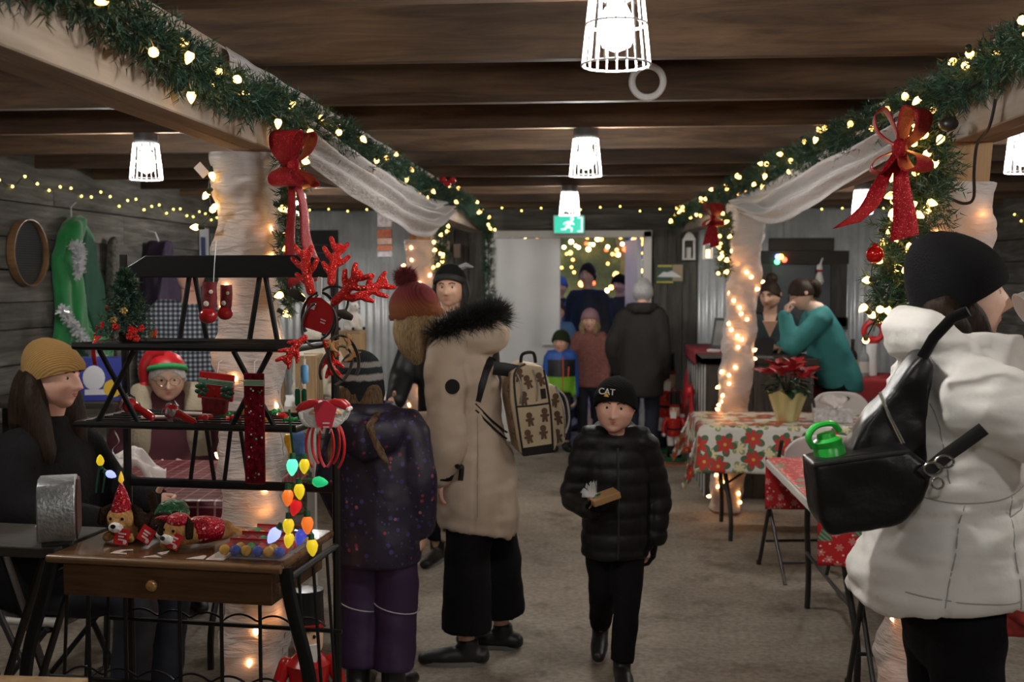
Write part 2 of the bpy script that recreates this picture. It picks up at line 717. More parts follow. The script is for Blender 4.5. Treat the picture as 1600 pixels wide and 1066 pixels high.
def caged_lamp(loc, label, s=1.0, group=None):
    root = thing('caged_lamp', label, 'lamp', loc, RND.uniform(0, 1), group)
    mb = MB()
    mb.lathe([(.058 * s, 0), (.058 * s, -.035 * s), (.045 * s, -.06 * s), (.032 * s, -.075 * s)], 20)
    mb.build('base', M_LAMPBASE, root)
    mb = MB()
    mb.lathe([(.012 * s, -.07 * s), (.022 * s, -.085 * s), (.042 * s, -.125 * s), (.044 * s, -.15 * s), (.032 * s, -.18 * s), (.004 * s, -.192 * s)], 16)
    mb.build('bulb', M_BULB, root)
    n = 20
    for k in range(n):
        if k == 0:
            mb = MB()
            mb.tube([(.060 * s, 0, -.045 * s), (.079 * s, 0, -.225 * s)], .0024 * s, 5)
            wire = mb.build('cage_wire', M_CAGE, root)
        else:
            share(wire, root, rot=(0, 0, 2 * PI * k / n))
    for q, (rr, z) in enumerate(((.061, -.05), (.069, -.13), (.079, -.222))):
        mb = MB()
        mb.tube([(rr * s * math.cos(a), rr * s * math.sin(a), z * s) for a in np.linspace(0, 2 * PI, 28, endpoint=False)], .003 * s, 5, closed=True)
        mb.build('cage_ring', M_CAGE, root)
    return root


LG = 'caged lamps under the joists'
mb = MB(); mb.box((at(963, 60, 2.6).x, 2.5, 2.379), (.14, .86, .028)); mb.build('mounting_board', M_JOIST, ceil, smooth=False)
caged_lamp((at(963, 60, 2.58).x, 2.58, 2.365), 'bright white caged ceiling lamp, the largest, beside the white ring on the joist')
caged_lamp((at(915, 250, 5.3).x, 5.3, 2.365), 'bright white caged ceiling lamp on a dark base, second along the aisle')
caged_lamp((at(890, 310, 8.5).x, 8.5, 2.365), 'bright white caged ceiling lamp hanging just above the green exit sign')
p = at(228, 232, 5.3)
caged_lamp((p.x, 5.3, 2.365), 'bright white caged ceiling lamp above the green elf costume wall')
p = at(1598, 240, 5.3)
caged_lamp((p.x, 5.3, 2.365), 'bright white caged lamp beside the beam over the white parka')
p = at(1348, 290, 8.5)
caged_lamp((p.x, 8.5, 2.365), 'bright white caged ceiling lamp over the bottle table, behind the red bow')
caged_lamp((-2.40, 8.5, 2.365), 'bright white caged ceiling lamp over the stall, partly behind the red bow ribbon')
for x, y, lb in ((-2.35, 2.9, 'over the seated woman in the mustard beanie'), (2.3, 2.9, 'over the right wall side of the white parka'), (0.1, -0.3, 'at the near end of the aisle row'), (2.05, .5, 'added near the folding table row to brighten the white parka')):       # same rows past the frame; last lamp is added to brighten the parka
    caged_lamp((x, y, 2.365), 'bright white caged ceiling lamp ' + lb)

# white ring on the second joist, cable along the joists
mb = MB()
mb.tube([(.062 * math.cos(a), 0, .062 * math.sin(a)) for a in np.linspace(0, 2 * PI, 32, endpoint=False)], [(.004, .015)] * 32, 8, closed=True)
mb2 = MB()
mb2.tube([(.062 * math.cos(a), 0, .062 * math.sin(a)) for a in np.linspace(0, 2 * PI, 36, endpoint=False)], .014, 8, closed=True)
o = mb2.build('white_ring', M_CAGE)
p = at(1012, 127, 4.45)
o.location = (p.x, 4.458, p.z)
tag(o, 'white plastic ring fixed to a dark ceiling joist', 'ring')
# ------------------------------------------------------------------ garlands, string lights, fabric, bows
M_NEEDLE = mat('fir_needles', (0.016, 0.062, 0.040), 0.55, var=0.45, vscale=25)
M_NEEDLE2 = mat('fir_needles_warm', (0.040, 0.075, 0.022), 0.55, var=0.4, vscale=25)
M_WIRE = mat('green_wire', (0.008, 0.022, 0.012), 0.5)
M_WARM = mat('warm_bulb', (1.0, 0.75, 0.4), 0.3, emit=(1.0, 0.52, 0.12), power=STRING_POWER * .75)
M_WARMDIM = mat('warm_bulb_glow', (1.0, 0.75, 0.4), 0.3, emit=(1.0, 0.42, 0.13), power=STRING_POWER * 2.0)
M_YEL = mat('yellow_led', (1.0, 0.85, 0.3), 0.3, emit=(1.0, 0.78, 0.16), power=3.2)


def needles(path, rad, per_m, seed, nl=0.032, npt=16, wig=0.6, clip=None):
    """fir garland: twigs standing off a path, each with two rows of needles"""
    g = np.random.default_rng(seed)
    P = np.array(path)
    seg = np.linalg.norm(np.diff(P, axis=0), axis=1)
    cum = np.concatenate([[0], np.cumsum(seg)])
    n = int(cum[-1] * per_m)
    vs, fs, mi = [], [], []
    for k in range(n):
        s = g.uniform(0, cum[-1])
        i = min(np.searchsorted(cum, s, 'right') - 1, len(seg) - 1)
        t = (s - cum[i]) / seg[i]
        c = P[i] * (1 - t) + P[i + 1] * t
        ax = (P[i + 1] - P[i]) / seg[i]
        rr = rad(s / cum[-1]) if callable(rad) else rad
        d = g.normal(size=3)
        d -= ax * d.dot(ax)
        d /= np.linalg.norm(d)
        d = d + ax * g.normal() * wig
        d /= np.linalg.norm(d)
        L = rr * g.uniform(0.55, 1.12)
        side = np.cross(d, g.normal(size=3))
        side /= np.linalg.norm(side)
        up = np.cross(d, side)
        m_ = 0 if g.random() < 0.78 else 1
        for q in range(npt):
            b = c + d * (L * (0.25 + 0.75 * q / npt))
            a = g.uniform(0, 2 * PI)
            nd = d * 0.75 + (side * math.cos(a) + up * math.sin(a)) * 0.8
            nd /= np.linalg.norm(nd)
            w_ = np.cross(nd, g.normal(size=3))
            w_ *= 0.0022 / np.linalg.norm(w_)
            e = b + nd * nl * g.uniform(0.7, 1.1)
            if clip is not None and (clip(e) or clip(b)):
                continue
            o = len(vs)
            vs += [b - w_, b + w_, e]
            fs.append((o, o + 1, o + 2))
            mi.append(m_)
    mb = MB()
    mb.v, mb.f, mb.m = [tuple(x) for x in vs], fs, mi
    return mb


def garland(label, path, rad, per_m, seed, name='fir_garland', **kw):
    root = thing(name, label, 'garland', path[len(path) // 2])
    inv = -root.location
    path = [V(p) + inv for p in path]
    if 'clip' in kw:
        off, cf = np.array(root.location), kw['clip']
        kw['clip'] = lambda q: cf(q + off)
    o = needles(path, rad, per_m, seed, **kw).build('needles', [M_NEEDLE, M_NEEDLE2], root, smooth=False)
    o['kind'] = 'stuff'
    mb = MB()
    mb.tube(path, 0.006, 6)
    mb.build('stem', M_WIRE, root)
    return root


def bulb_mesh(nm, material, r, L):
    mb = MB()
    mb.lathe([(.45 * r, 0), (.8 * r, .18 * L), (r, .38 * L), (.72 * r, .68 * L), (.25 * r, .94 * L), (.02 * r, L)], 8)
    me = mb.mesh(nm)
    me.materials.append(material)
    return me


ME_BULB = bulb_mesh('bulb', M_WARM, .0125, .036)
ME_GLOW = bulb_mesh('bulb', M_WARMDIM, .0115, .030)
mb = MB(); mb.sphere((0, 0, 0), .0085, 8, 6)
ME_LED = mb.mesh('bulb'); ME_LED.materials.append(M_YEL)
mb = MB(); mb.lathe([(.0065, -.018), (.0085, -.016), (.0085, .004), (.006, .005)], 8)
ME_SOCK = mb.mesh('socket'); ME_SOCK.materials.append(M_WIRE)


def lights(label, pts, me, seed, wire=True, group=None, socket=True, cat='string lights', centre=None):
    """a string of lights: one wire, every bulb its own piece"""
    r_ = random.Random(seed)
    root = thing('string_lights', label, cat, pts[0], 0, group)
    inv = -V(pts[0])
    if wire:
        mb = MB()
        mb.tube(cr([tuple(V(p) + inv) for p in pts], 3), 0.0022, 5)
        mb.build('wire', M_WIRE, root)
    for p in pts:
        b = bpy.data.objects.new('bulb', me)
        C.objects.link(b)
        b.parent = root
        b.location = V(p) + inv
        d = V((r_.gauss(0, 1), r_.gauss(0, 1), r_.gauss(-.6, .6))).normalized()
        if centre:
            d = V((p[0] - centre[0], p[1] - centre[1], r_.uniform(-.12, .12))).normalized()
        b.rotation_euler = d.to_track_quat('Z', 'Y').to_euler()
        if socket:
            s = bpy.data.objects.new('socket', ME_SOCK)
            C.objects.link(s)
            s.parent = b
    return root


def along(path, n, rad, seed, lo=0.0, hi=1.0, bias=(0, 0, 0)):
    """n points scattered on the skin of a garland"""
    r_ = random.Random(seed)
    P = [V(p) for p in path]
    out = []
    for k in range(n):
        t = (lo + (hi - lo) * (k + r_.uniform(.15, .85)) / n) * (len(P) - 1)
        i = min(int(t), len(P) - 2)
        c = P[i].lerp(P[i + 1], t - i)
        d = V((r_.gauss(0, 1), r_.gauss(0, 1), r_.gauss(0, 1))) + V(bias)
        out.append(c + d.normalized() * rad * r_.uniform(.75, 1.05))
    return out


def wob(pts, seed, a=0.02, k=5):
    r_ = random.Random(seed)
    return [tuple(c + r_.uniform(-a, a) for c in p) for p in cr(pts, k)]


# beam garlands: twigs bend away from the timber and the joists they lie against
def face_r(y):
    return float(np.interp(y, [.6, 3.82, 7.75, 10.7], [1.23, 1.22, 1.02, .80])) - .076


FACE_L = -1.164
clip_l = lambda q: q[2] > 2.358 or (q[0] < FACE_L and 2.10 < q[2])
clip_r = lambda q: q[2] > 2.358 or (q[0] > face_r(q[1]) and 2.10 < q[2])
in_l = lambda pts: [V((max(p.x, FACE_L + .02), p.y, min(p.z, 2.335))) for p in pts]
in_r = lambda pts: [V((min(p.x, face_r(p.y) - .02), p.y, min(p.z, 2.335))) for p in pts]
GLP = wob([(-1.09, 1.75, 2.265), (-1.10, 2.4, 2.25), (-1.10, 3.2, 2.22), (-1.10, 4.2, 2.235), (-1.11, 5.5, 2.235), (-1.11, 7.0, 2.23),
           (-1.10, 8.3, 2.24), (-1.10, 9.6, 2.20), (-1.10, 10.45, 2.13)], 1)
garland('long fir garland on the beam above the display rack', GLP, lambda t: .098 - .02 * t, 450, 21, clip=clip_l)
lights('warm bulbs twined in the garland above the display rack', in_l(along(GLP, 52, .09, 5, bias=(.7, -.6, -.1))), ME_BULB, 2)
GRP = wob([(1.09, 2.2, 2.27), (1.09, 2.8, 2.26), (1.08, 3.6, 2.245), (1.04, 4.6, 2.27), (.985, 5.6, 2.275), (.925, 6.8, 2.28), (.85, 8.2, 2.275), (.75, 9.6, 2.25), (.66, 10.6, 2.19)], 4)
garland('long fir garland on the beam above the covered folding tables', GRP, lambda t: .10 - .02 * t, 460, 22, clip=clip_r)
lights('warm bulbs twined in the garland above the folding tables', in_r(along(GRP, 66, .088, 9, bias=(-.7, -.7, -.1))), ME_BULB, 3)
# hanging garlands by the posts
G = wob([(-1.10, 3.80, 2.12), (-1.09, 3.79, 1.9), (-1.10, 3.79, 1.72), (-1.11, 3.80, 1.55)], 6, .01)
garland('short fir garland hanging down beside the post behind the rack', G, .062, 420, 23)
lights('warm bulbs on the short garland hanging behind the rack', along(G, 17, .06, 10, bias=(.9, -.6, 0)), ME_BULB, 4)
G = wob([(1.04, 3.66, 2.13), (1.03, 3.62, 1.98), (.98, 3.60, 1.83), (.925, 3.60, 1.68), (.90, 3.6, 1.52)], 7, .012)
garland('thick fir garland hanging below the red bow beside the white parka', G, lambda t: .08 + .06 * math.sin(PI * min(1, t * 1.1)), 1000, 24)
lights('warm bulbs on the thick garland beside the white parka', along(G, 34, .105, 11, bias=(-1.0, -1.0, 0)), ME_BULB, 5)
G = wob([(.83, 7.72, 2.12), (.82, 7.70, 1.95), (.82, 7.70, 1.80), (.81, 7.70, 1.68)], 8, .01)
garland('small fir garland hanging on the post behind the poinsettia table', G, .06, 420, 25)
lights('warm bulbs on the small garland behind the poinsettia table', along(G, 22, .06, 12, bias=(-.6, -1, 0)), ME_BULB, 6)
G = wob([(-1.15, 7.72, 2.10), (-1.15, 7.70, 1.9), (-1.15, 7.70, 1.72), (-1.15, 7.7, 1.55)], 9, .01)
garland('small fir garland hanging on the post near the polar bear crate', G, .06, 420, 26)
lights('warm bulbs on the small garland near the polar bear crate', along(G, 20, .06, 13, bias=(.5, -1, 0)), ME_BULB, 7)
G = wob([(-1.12, 10.40, 2.15), (-1.10, 10.38, 1.9), (-1.10, 10.38, 1.6), (-1.10, 10.4, 1.25), (-1.10, 10.4, .8)], 10, .01)
garland('fir garland hanging straight down at the beam end next to the white door', G, .075, 380, 27)

# white gauze around the posts
def gauze():
    m, nt, b = _new('white_gauze')
    out = nt.nodes['Material Output']
    co = coords(nt, (6, 6, 30))
    n = N(nt, 'ShaderNodeTexNoise', Scale=2.2, Detail=5.0, Distortion=0.8)
    nt.links.new(co, n.inputs['Vector'])
    b.inputs['Base Color'].default_value = (0.60, 0.575, 0.565, 1)
    b.inputs['Roughness'].default_value = 0.55
    b.inputs['Sheen Weight'].default_value = 0.3
    bump(nt, b, n.outputs['Fac'], 0.9, 0.02)
    tr = N(nt, 'ShaderNodeBsdfTranslucent')
    tr.inputs['Color'].default_value = (0.92, 0.84, 0.78, 1)
    mx = N(nt, 'ShaderNodeMixShader')
    mx.inputs[0].default_value = 0.2
    nt.links.new(b.outputs[0], mx.inputs[1])
    nt.links.new(tr.outputs[0], mx.inputs[2])
    nt.links.new(mx.outputs[0], out.inputs['Surface'])
    return m


M_GAUZE = gauze()


def wrap(label, base, top, z0, z1, rx, ry, seed, flare=0.0):
    root_loc = (base[0], base[1], 0)

    def fn(u, v):
        z = z0 + (z1 - z0) * v
        t = z / 2.1
        cx, cy = (top[0] - base[0]) * t, (top[1] - base[1]) * t
        a = 2 * PI * u
        tw = a + z * 9
        f = 1 + .10 * math.sin(tw * 2 + seed) + .05 * math.sin(z * 31 + 3 * math.sin(a + seed)) + .05 * NZ.noise(V((math.cos(a) * 2, math.sin(a) * 2, z * 7 + seed)))
        f += .09 * abs(math.sin(z * 17 + a * 1.5 + 2.2 * NZ.noise(V((z * 3, a, seed))))) + .05 * abs(math.sin(z * 39 - a * 2 + 3 * NZ.noise(V((z * 6, a, seed + 4))))) - .08
        f = max(.93, f)
        f *= 1 + .06 * max(0, math.sin(z * 9.5 + seed)) + flare * max(0, .5 - z) * 2
        q = (abs(math.cos(a)) ** 3.2 + abs(math.sin(a)) ** 3.2) ** (-1 / 3.2)
        return (cx + rx * f * q * math.cos(a), cy + ry * f * q * math.sin(a), z)
    mb = MB()
    mb.grid(fn, 64, 240)
    o = mb.build('fabric_wrap', M_GAUZE, angle=0)
    o.location = root_loc
    tag(o, label, 'fabric')

    def on(z, a, k):
        t = z / 2.1
        return V((base[0] + (top[0] - base[0]) * t + rx * k * math.cos(a), base[1] + (top[1] - base[1]) * t + ry * k * math.sin(a), z))
    return on


def spiral(on, z0, z1, n, seed, kin, kout):
    r_ = random.Random(seed)
    out = []
    for i in range(n):
        z = z0 + (z1 - z0) * (i + r_.uniform(.2, .8)) / n
        a = -PI / 2 + r_.uniform(-1.35, 1.35)
        out.append(on(z, a, r_.uniform(kin, kout)))
    return out


on = wrap('creased white fabric wrapped round the post behind the display rack', PL1, (-1.29, 3.92), .02, 2.10, .105, .11, 1)
lights('warm bulbs glowing through the fabric behind the display rack', spiral(on, .25, 1.95, 19, 3, .90, 1.08), ME_GLOW, 8, False, socket=False, centre=PL1)
on = wrap('white fabric wrapped round the post behind the white parka', PR1, (1.195, 3.85), .02, 1.97, .105, .11, 2, .25)
lights('warm bulbs glowing through the fabric behind the white parka', spiral(on, .1, 1.92, 20, 4, .90, 1.08), ME_GLOW, 9, False, socket=False, centre=(1.13, 3.85))
on = wrap('white fabric wrapped round the post beside the polar bear crate', PL2, (-1.31, 7.85), .02, 1.93, .105, .11, 3)
lights('warm bulbs on the fabric beside the polar bear crate', spiral(on, .2, 1.88, 30, 5, .95, 1.12), ME_GLOW, 10, False, socket=False, centre=PL2)
on = wrap('white fabric wrapped round the post behind the poinsettia table', PR2, (1.00, 7.85), .02, 2.10, .105, .11, 4)
lights('warm bulbs on the fabric behind the poinsettia table', spiral(on, .06, 1.85, 44, 6, .98, 1.15), ME_GLOW, 11, False, socket=False, centre=(.93, 7.85))


def swag(label, pts, wid, seed):
    """draped gauze between two posts, folded along its length"""
    P = cr(pts, 10)
    n = len(P) - 1

    def fn(u, v):
        t = u * n
        i = min(int(t), n - 1)
        a, b = np.array(P[i]), np.array(P[i + 1])
        c = a + (b - a) * (t - i)
        w_ = wid * (.55 + .75 * math.sin(PI * u) ** .8)
        z = (.5 - v) * w_
        sgn = 1 if c[0] < 0 else -1
        out = .05 * math.sin(PI * v) + .034 * math.sin(v * 21 + u * 5 + seed + 2 * NZ.noise(V((u * 5, v * 2, seed)))) * math.sin(PI * v) + .016 * NZ.noise(V((u * 9, v * 5, seed)))
        z -= .02 * math.sin(u * 3 * PI + seed) * v
        return (c[0] + sgn * (out + .03), c[1], c[2] + z)
    mb = MB()
    mb.grid(fn, 90, 60)
    o = mb.build('fabric_swag', M_GAUZE, angle=0, solid=.003)
    tag(o, label, 'fabric')
    return o


swag('draped white fabric swag below the garland, display rack side', [(-1.17, 3.95, 2.22), (-1.15, 4.8, 2.13), (-1.13, 5.8, 2.06), (-1.13, 6.9, 2.05), (-1.15, 7.7, 2.14)], .20, 1)
swag('draped white fabric swag below the garland, folding table side', [(1.13, 3.95, 2.22), (1.09, 4.9, 2.17), (1.04, 5.8, 2.13), (.99, 6.8, 2.11), (.95, 7.7, 2.16)], .20, 2)
# gauze laid over the top of the beams
for nm, x0, x1, y0, y1 in (('display rack', -1.163, -1.170, 3.3, 6.4), ('folding table', 1.143, 1.033, 3.9, 6.0)):
    mb = MB()
    sg = 1 if x0 < 0 else -1
    mb.grid(lambda u, v: (x0 + (x1 - x0) * u + sg * (.004 + .026 * math.sin(PI * (.15 + .7 * v)) + .010 * NZ.noise(V((u * 16, v * 3, x0)))), y0 + (y1 - y0) * u,
                          2.354 - .12 * v + .008 * v * NZ.noise(V((u * 9, v * 2, 3)))), 60, 12)
    tag(mb.build('fabric_cover', M_GAUZE, angle=0, solid=.003), 'white fabric along the top edge of the beam, %s side' % nm, 'fabric')

# glitter bows
def glitter(name, col, sparkle, scale=420):
    m, nt, b = _new(name)
    co = coords(nt, rand=False)
    v = N(nt, 'ShaderNodeTexVoronoi', Scale=scale)
    nt.links.new(co, v.inputs['Vector'])
    sp = ramp(nt, v.outputs['Color'], [(0.80, col), (0.90, sparkle)])
    nt.links.new(sp, b.inputs['Base Color'])
    b.inputs['Metallic'].default_value = 0.45
    b.inputs['Roughness'].default_value = 0.32
    bump(nt, b, v.outputs['Distance'], 0.8, 0.004)
    return m


M_RIBBON = glitter('red_glitter_ribbon', (0.36, 0.004, 0.012), (0.85, 0.16, 0.16))
M_RED = mat('red_satin', (0.42, 0.008, 0.014), 0.4, var=0.2)


def strip(mb, path, w0, side, mi=0, n=4):
    """ribbon: path of points, width along 'side'"""
    P = [V(p) for p in cr(path, 5)]
    k = len(P) - 1
    sd = V(side).normalized()

    def fn(u, v):
        i = min(int(u * k), k - 1)
        c = P[i].lerp(P[i + 1], u * k - i)
        ww = w0(u) if callable(w0) else w0
        return c + sd * ((v - .5) * ww)
    mb.grid(fn, k, n, mi)


def bow(label, loc, rz, s, tails, material=None):
    root = thing('ribbon_bow', label, 'bow', loc, rz)
    material = material or M_RIBBON
    for sg in (-1, 1):
        for q, (L, up) in enumerate(((.062, .095), (.068, -.06))):
            mb = MB()
            strip(mb, [(0, 0, 0), (sg * L * .9 * s, -.02 * s, up * .45 * s), (sg * L * 1.05 * s, -.035 * s, up * .95 * s), (sg * L * .6 * s, -.04 * s, up * 1.12 * s), (sg * L * .25 * s, -.03 * s, up * .7 * s), (0, 0, 0)],
                  lambda u: (.035 + .055 * math.sin(PI * u)) * s, (sg * .35, 1, .0))
            mb.build('loop', material, root, solid=.003)
    mb = MB(); mb.sphere((0, -.02 * s, 0), (.022 * s, .022 * s, .028 * s), 12, 8)
    mb.build('knot', material, root)
    for t in tails:
        mb = MB()
        strip(mb, [(0, -.01, 0)] + [(a * s, -.02 * s - .01, b * s) for a, b in t], lambda u: (.03 + .05 * u) * s, (1, .25, .25))
        mb.build('tail', material, root, solid=.003)
    return root


b1 = bow('red glitter bow with long tails hanging above the display rack', (-1.06, 3.66, 2.03), math.radians(62), 1.05,
         [[(.03, -.12), (.045, -.24), (.11, -.36)], [(-.02, -.13), (-.03, -.26), (-.01, -.38)]])
b1.rotation_euler = (0, math.radians(90) * 0, math.radians(62))
b2 = bow('large red glitter bow on the beam above the white parka', (.905, 3.50, 2.05), math.radians(-28), 1.1,
         [[(-.045, -.09), (-.08, -.16), (-.14, -.21)], [(.01, -.11), (.02, -.19), (.02, -.25)]])
bow('small dark red bow on the far post behind the poinsettia table', (.74, 7.62, 2.07), math.radians(-40), .9,
    [[(-.02, -.1), (-.04, -.2)], [(.02, -.1), (.03, -.22)]])
mb = MB()
for k, (dx, dz) in enumerate(((0, 0), (.035, .02), (-.03, .025))):
    mb.sphere((dx, 0, dz), .022, 10, 8)
o = mb.build('berry_cluster', M_RED); p = at(660, 285, 7.0); o.location = (-1.0, 7.0, 2.26)
tag(o, 'small cluster of red berries in the garland above the swag', 'berries')
mb = MB(); mb.sphere((0, 0, 0), .027, 14, 10)
mb.lathe([(.008, .024), (.008, .034)], 8)
o = mb.build('bauble', mat('red_bauble', (0.5, 0.01, 0.01), 0.12, 0.5)); o.location = at(1367, 398, 3.44)
tag(o, 'shiny red bauble in the thick garland beside the white parka', 'ornament')

# yellow fairy lights on the walls
def wallpts(pxs, fnw):
    return [fnw(*p) for p in pxs]


r_ = random.Random(31)
ptsL = []
for i in range(34):
    y = 5.6 + 4.9 * i / 33
    ptsL.append(V((WX0 + .045, y, 2.27 + .035 * math.sin(i * 1.9) + r_.uniform(-.02, .02) - .06 * i / 33)))
lights('yellow fairy lights along the top of the weathered plank wall with the elf costume', ptsL, ME_LED, 12, socket=False)
ptsB = [V((-3.5 + 7.1 * i / 37, 10.80, 2.335 + .02 * math.sin(i * 2.1) + r_.uniform(-.012, .012))) for i in range(38)]
lights('yellow fairy lights strung under the last joist above the white door', ptsB, ME_LED, 13, socket=False)
ptsR = [V((WX1 - .045, 5.4 + 5.0 * i / 30, 2.22 + .035 * math.sin(i * 1.7) + r_.uniform(-.02, .02))) for i in range(31)]
lights('yellow fairy lights along the plank wall behind the white parka', ptsR, ME_LED, 14, socket=False)
# dark cord with bare bulbs hanging left of the wrapped post
pts = [at(330, 268, 3.78), at(326, 300, 3.78), at(330, 331, 3.78), at(312, 355, 3.78)]
lights('loose cord with warm bulbs dangling beside the creased fabric post', pts, ME_BULB, 15)
mb = MB(); mb.box((0, 0, 0), (.05, .002, .032)); mb.tube([(0.02, 0, .014), (.045, 0, .05)], .0008, 4)
o = mb.build('paper_tag', mat('tag_paper', (.62, .52, .46), .7), smooth=False); o.location = at(315, 266, 3.80)
o.rotation_euler = (0, math.radians(48), 0); tag(o, 'small pale paper tag tied beside the wrapped post', 'tag')
# black cord on the beam by the parka
mb = MB()
pp = [at(1556, 155, 3.3), at(1545, 200, 3.35), at(1527, 225, 3.5), at(1522, 270, 3.58), at(1521, 310, 3.66), at(1505, 318, 3.69), at(1480, 308, 3.69)]
mb.tube(cr(pp, 6), .005, 6)
tag(mb.build('power_cord', M_BLACKPL), 'black power cord running down from the beam above the white parka', 'cord')
mb = MB(); mb.sphere((0, 0, 0), (.03, .03, .022), 12, 8)
o = mb.build('camera_dome', M_BLACKPL); o.location = at(1482, 194, 3.50)
tag(o, 'small black round sensor under the garland beside the red bow', 'sensor')

# exit sign: white running figure on green
root = thing('exit_sign', 'green exit sign with a white running figure above the door', 'sign', at(889, 351, 10.85))
mb = MB(); mb.box((0, .03, 0), (.31, .05, .185)); mb.build('casing', M_WHITE_TRIM, root, smooth=False, bevel=.005)
mb = MB(); mb.box((0, 0, 0), (.285, .006, .16))
pn = mb.build('panel', mat('exit_green', (0.0, .45, .30), .4, emit=(0.02, .62, .42), power=.55), root, smooth=False)
M_EXW = mat('exit_white', (.9, .95, .93), .4, emit=(.85, 1, .95), power=1.0)
mb = MB(); T = TR(0.015, -.006, 0) @ MX.Scale(1.0, 4)
mb.lathe([(.001, -.004), (.017, -.004), (.017, .004), (.001, .004)], 14, 0, TR(.03, -.006, .055) @ RX(PI / 2))
for poly in ([(-.02, .03), (.028, .034), (.03, .012), (.0, -.02), (-.03, -.015), (-.015, .005)], [(-.02, .03), (-.055, .012), (-.05, .002), (-.015, .02)], [(.025, .03), (.055, .002), (.048, -.005), (.018, .015)],
             [(-.005, -.012), (.035, -.035), (.03, -.07), (.02, -.07), (.02, -.04), (-.02, -.028)], [(-.01, -.015), (-.03, -.05), (-.075, -.052), (-.075, -.042), (-.038, -.038), (-.03, -.012)]):
    mb.prism(poly, .004, TR(.0, -.006, 0))
mb.build('running_figure', M_EXW, root, smooth=False)
mb = MB()
for poly in ([(.085, -.07), (.13, -.07), (.13, .07), (.085, .07), (.085, .062), (.12, .062), (.12, -.062), (.085, -.062)],):
    mb.prism(poly, .004, TR(-.0, -.006, 0))
mb.build('door_mark', M_EXW, root, smooth=False)
mb = MB(); mb.tube([(0, .03, .09), (0, .03, .3)], .012, 8); mb.build('hanger', M_WHITE_TRIM, root)

# outside: a lit tree in the dark
M_DBARK = mat('dark_bark', (.03, .02, .012), .9)
TX, TY = -.45, 19.0
root = thing('outdoor_tree', 'big evergreen full of golden lights outside the doorway', 'tree', (TX, TY, 0))
rt = np.random.default_rng(5)
path = [(0, 0, .2), (0, 0, 4.2)]
o = needles(path, lambda t: 2.2 * (1 - t) + .15, 420, 41, nl=.12, npt=22).build('needles', [M_NEEDLE, M_NEEDLE2], root, smooth=False)
o['kind'] = 'stuff'
mb = MB(); mb.tube(path, [.13, .03], 8); mb.build('trunk', M_DBARK, root)
mb = MB(); mb.grid(lambda u, v: ((1.72 * (1 - v) + .08) * (1 + .16 * NZ.noise(V((math.cos(u * 6.283) * 3, math.sin(u * 6.283) * 3, v * 7)))) * math.cos(u * 6.283), (1.72 * (1 - v) + .08) * (1 + .16 * NZ.noise(V((math.cos(u * 6.283) * 3, math.sin(u * 6.283) * 3, v * 7)))) * math.sin(u * 6.283), .35 + 3.8 * v), 48, 40)
mb.build('foliage', M_NEEDLE, root)
M_GOLD = mat('gold_bulb', (1, .6, .2), .3, emit=(1.0, .42, .08), power=6.0)
M_REDB = mat('red_bulb', (1, .1, .05), .3, emit=(1.0, .07, .02), power=5.0)
M_GOLD2 = mat('gold_bulb_bright', (1, .6, .2), .3, emit=(1.0, .62, .22), power=15.0)
ms = []
for m_ in (M_GOLD, M_GOLD2, M_REDB):
    mb = MB(); mb.sphere((0, 0, 0), .034, 8, 6); me = mb.mesh('tree_bulb'); me.materials.append(m_); ms.append(me)
for k in range(285):
    z = 1.35 + 2.4 * rt.random() ** 1.3
    rr = (2.2 * (1 - z / 4.2) + .15) * 1.0
    a = -PI / 2 + rt.uniform(-1.5, 1.5)
    b = bpy.data.objects.new('bulb', ms[0 if rt.random() < .62 else (1 if rt.random() < .8 else 2)])
    C.objects.link(b); b.parent = root
    b.location = (rr * math.cos(a), rr * math.sin(a), z)
    s = rt.uniform(.55, 1.5); b.scale = (s, s, s)
pts = [V((-1.7 + 2.6 * i / 15, 13.2, 2.14 - .10 * math.sin(PI * i / 15) + .02 * math.sin(i * 2.3))) for i in range(16)]
mb = MB(); mb.sphere((0, 0, 0), .022, 8, 6); me = mb.mesh('bulb'); me.materials.append(M_GOLD2)
for x, lb in ((-1.755, 'dark wooden pole outside holding one end of the golden bulb string'), (.955, 'dark wooden pole outside behind the open door leaf')):
    mb = MB(); mb.tube([(0, 0, 0), (0, 0, 1.1), (0, 0, 2.3)], [.05, .045, .04], 10); o = mb.build('wooden_pole', M_DBARK); o.location = (x, 13.2, 0); tag(o, lb, 'pole')
lights('string of golden bulbs hanging outside the doorway', pts, me, 33, socket=False)
mb = MB(); mb.box((0, 8.0, -0.02), (14, 12, .03)); 
o = mb.build('ground', mat('trodden_snow', (.16, .17, .2), .8, var=.3, vscale=3, bmp=.4, bscale=12), smooth=False); o.location = (0, 11.2, 0); struct(o)
o.location = (0, 11.21 - 2.0 + 2.0, -0.012)
# ------------------------------------------------------------------ the black display rack
M_LAM = wood('laminate_wood', (.10, .045, .02), (.16, .08, .038), (.21, .11, .055), 'X', .22, 1.6, bmp=.03)
M_LAM2 = wood('laminate_edge', (.20, .10, .045), (.27, .15, .07), (.32, .18, .09), 'X', .35, 1.2, bmp=.03)
M_KNOB = mat('knob_wood', (.42, .22, .08), .3)
RK = thing('display_rack', 'black metal display rack with a brown drawer shelf, full of Christmas trinkets', 'rack', (-1.165, 2.80, 0), math.radians(-5.5))


def rod(nm, pts, r, par=RK, m=M_BLACK, seg=8, up=None, **kw):
    mb = MB(); mb.tube(pts, r, seg, up=up, **kw)
    return mb.build(nm, m, par)


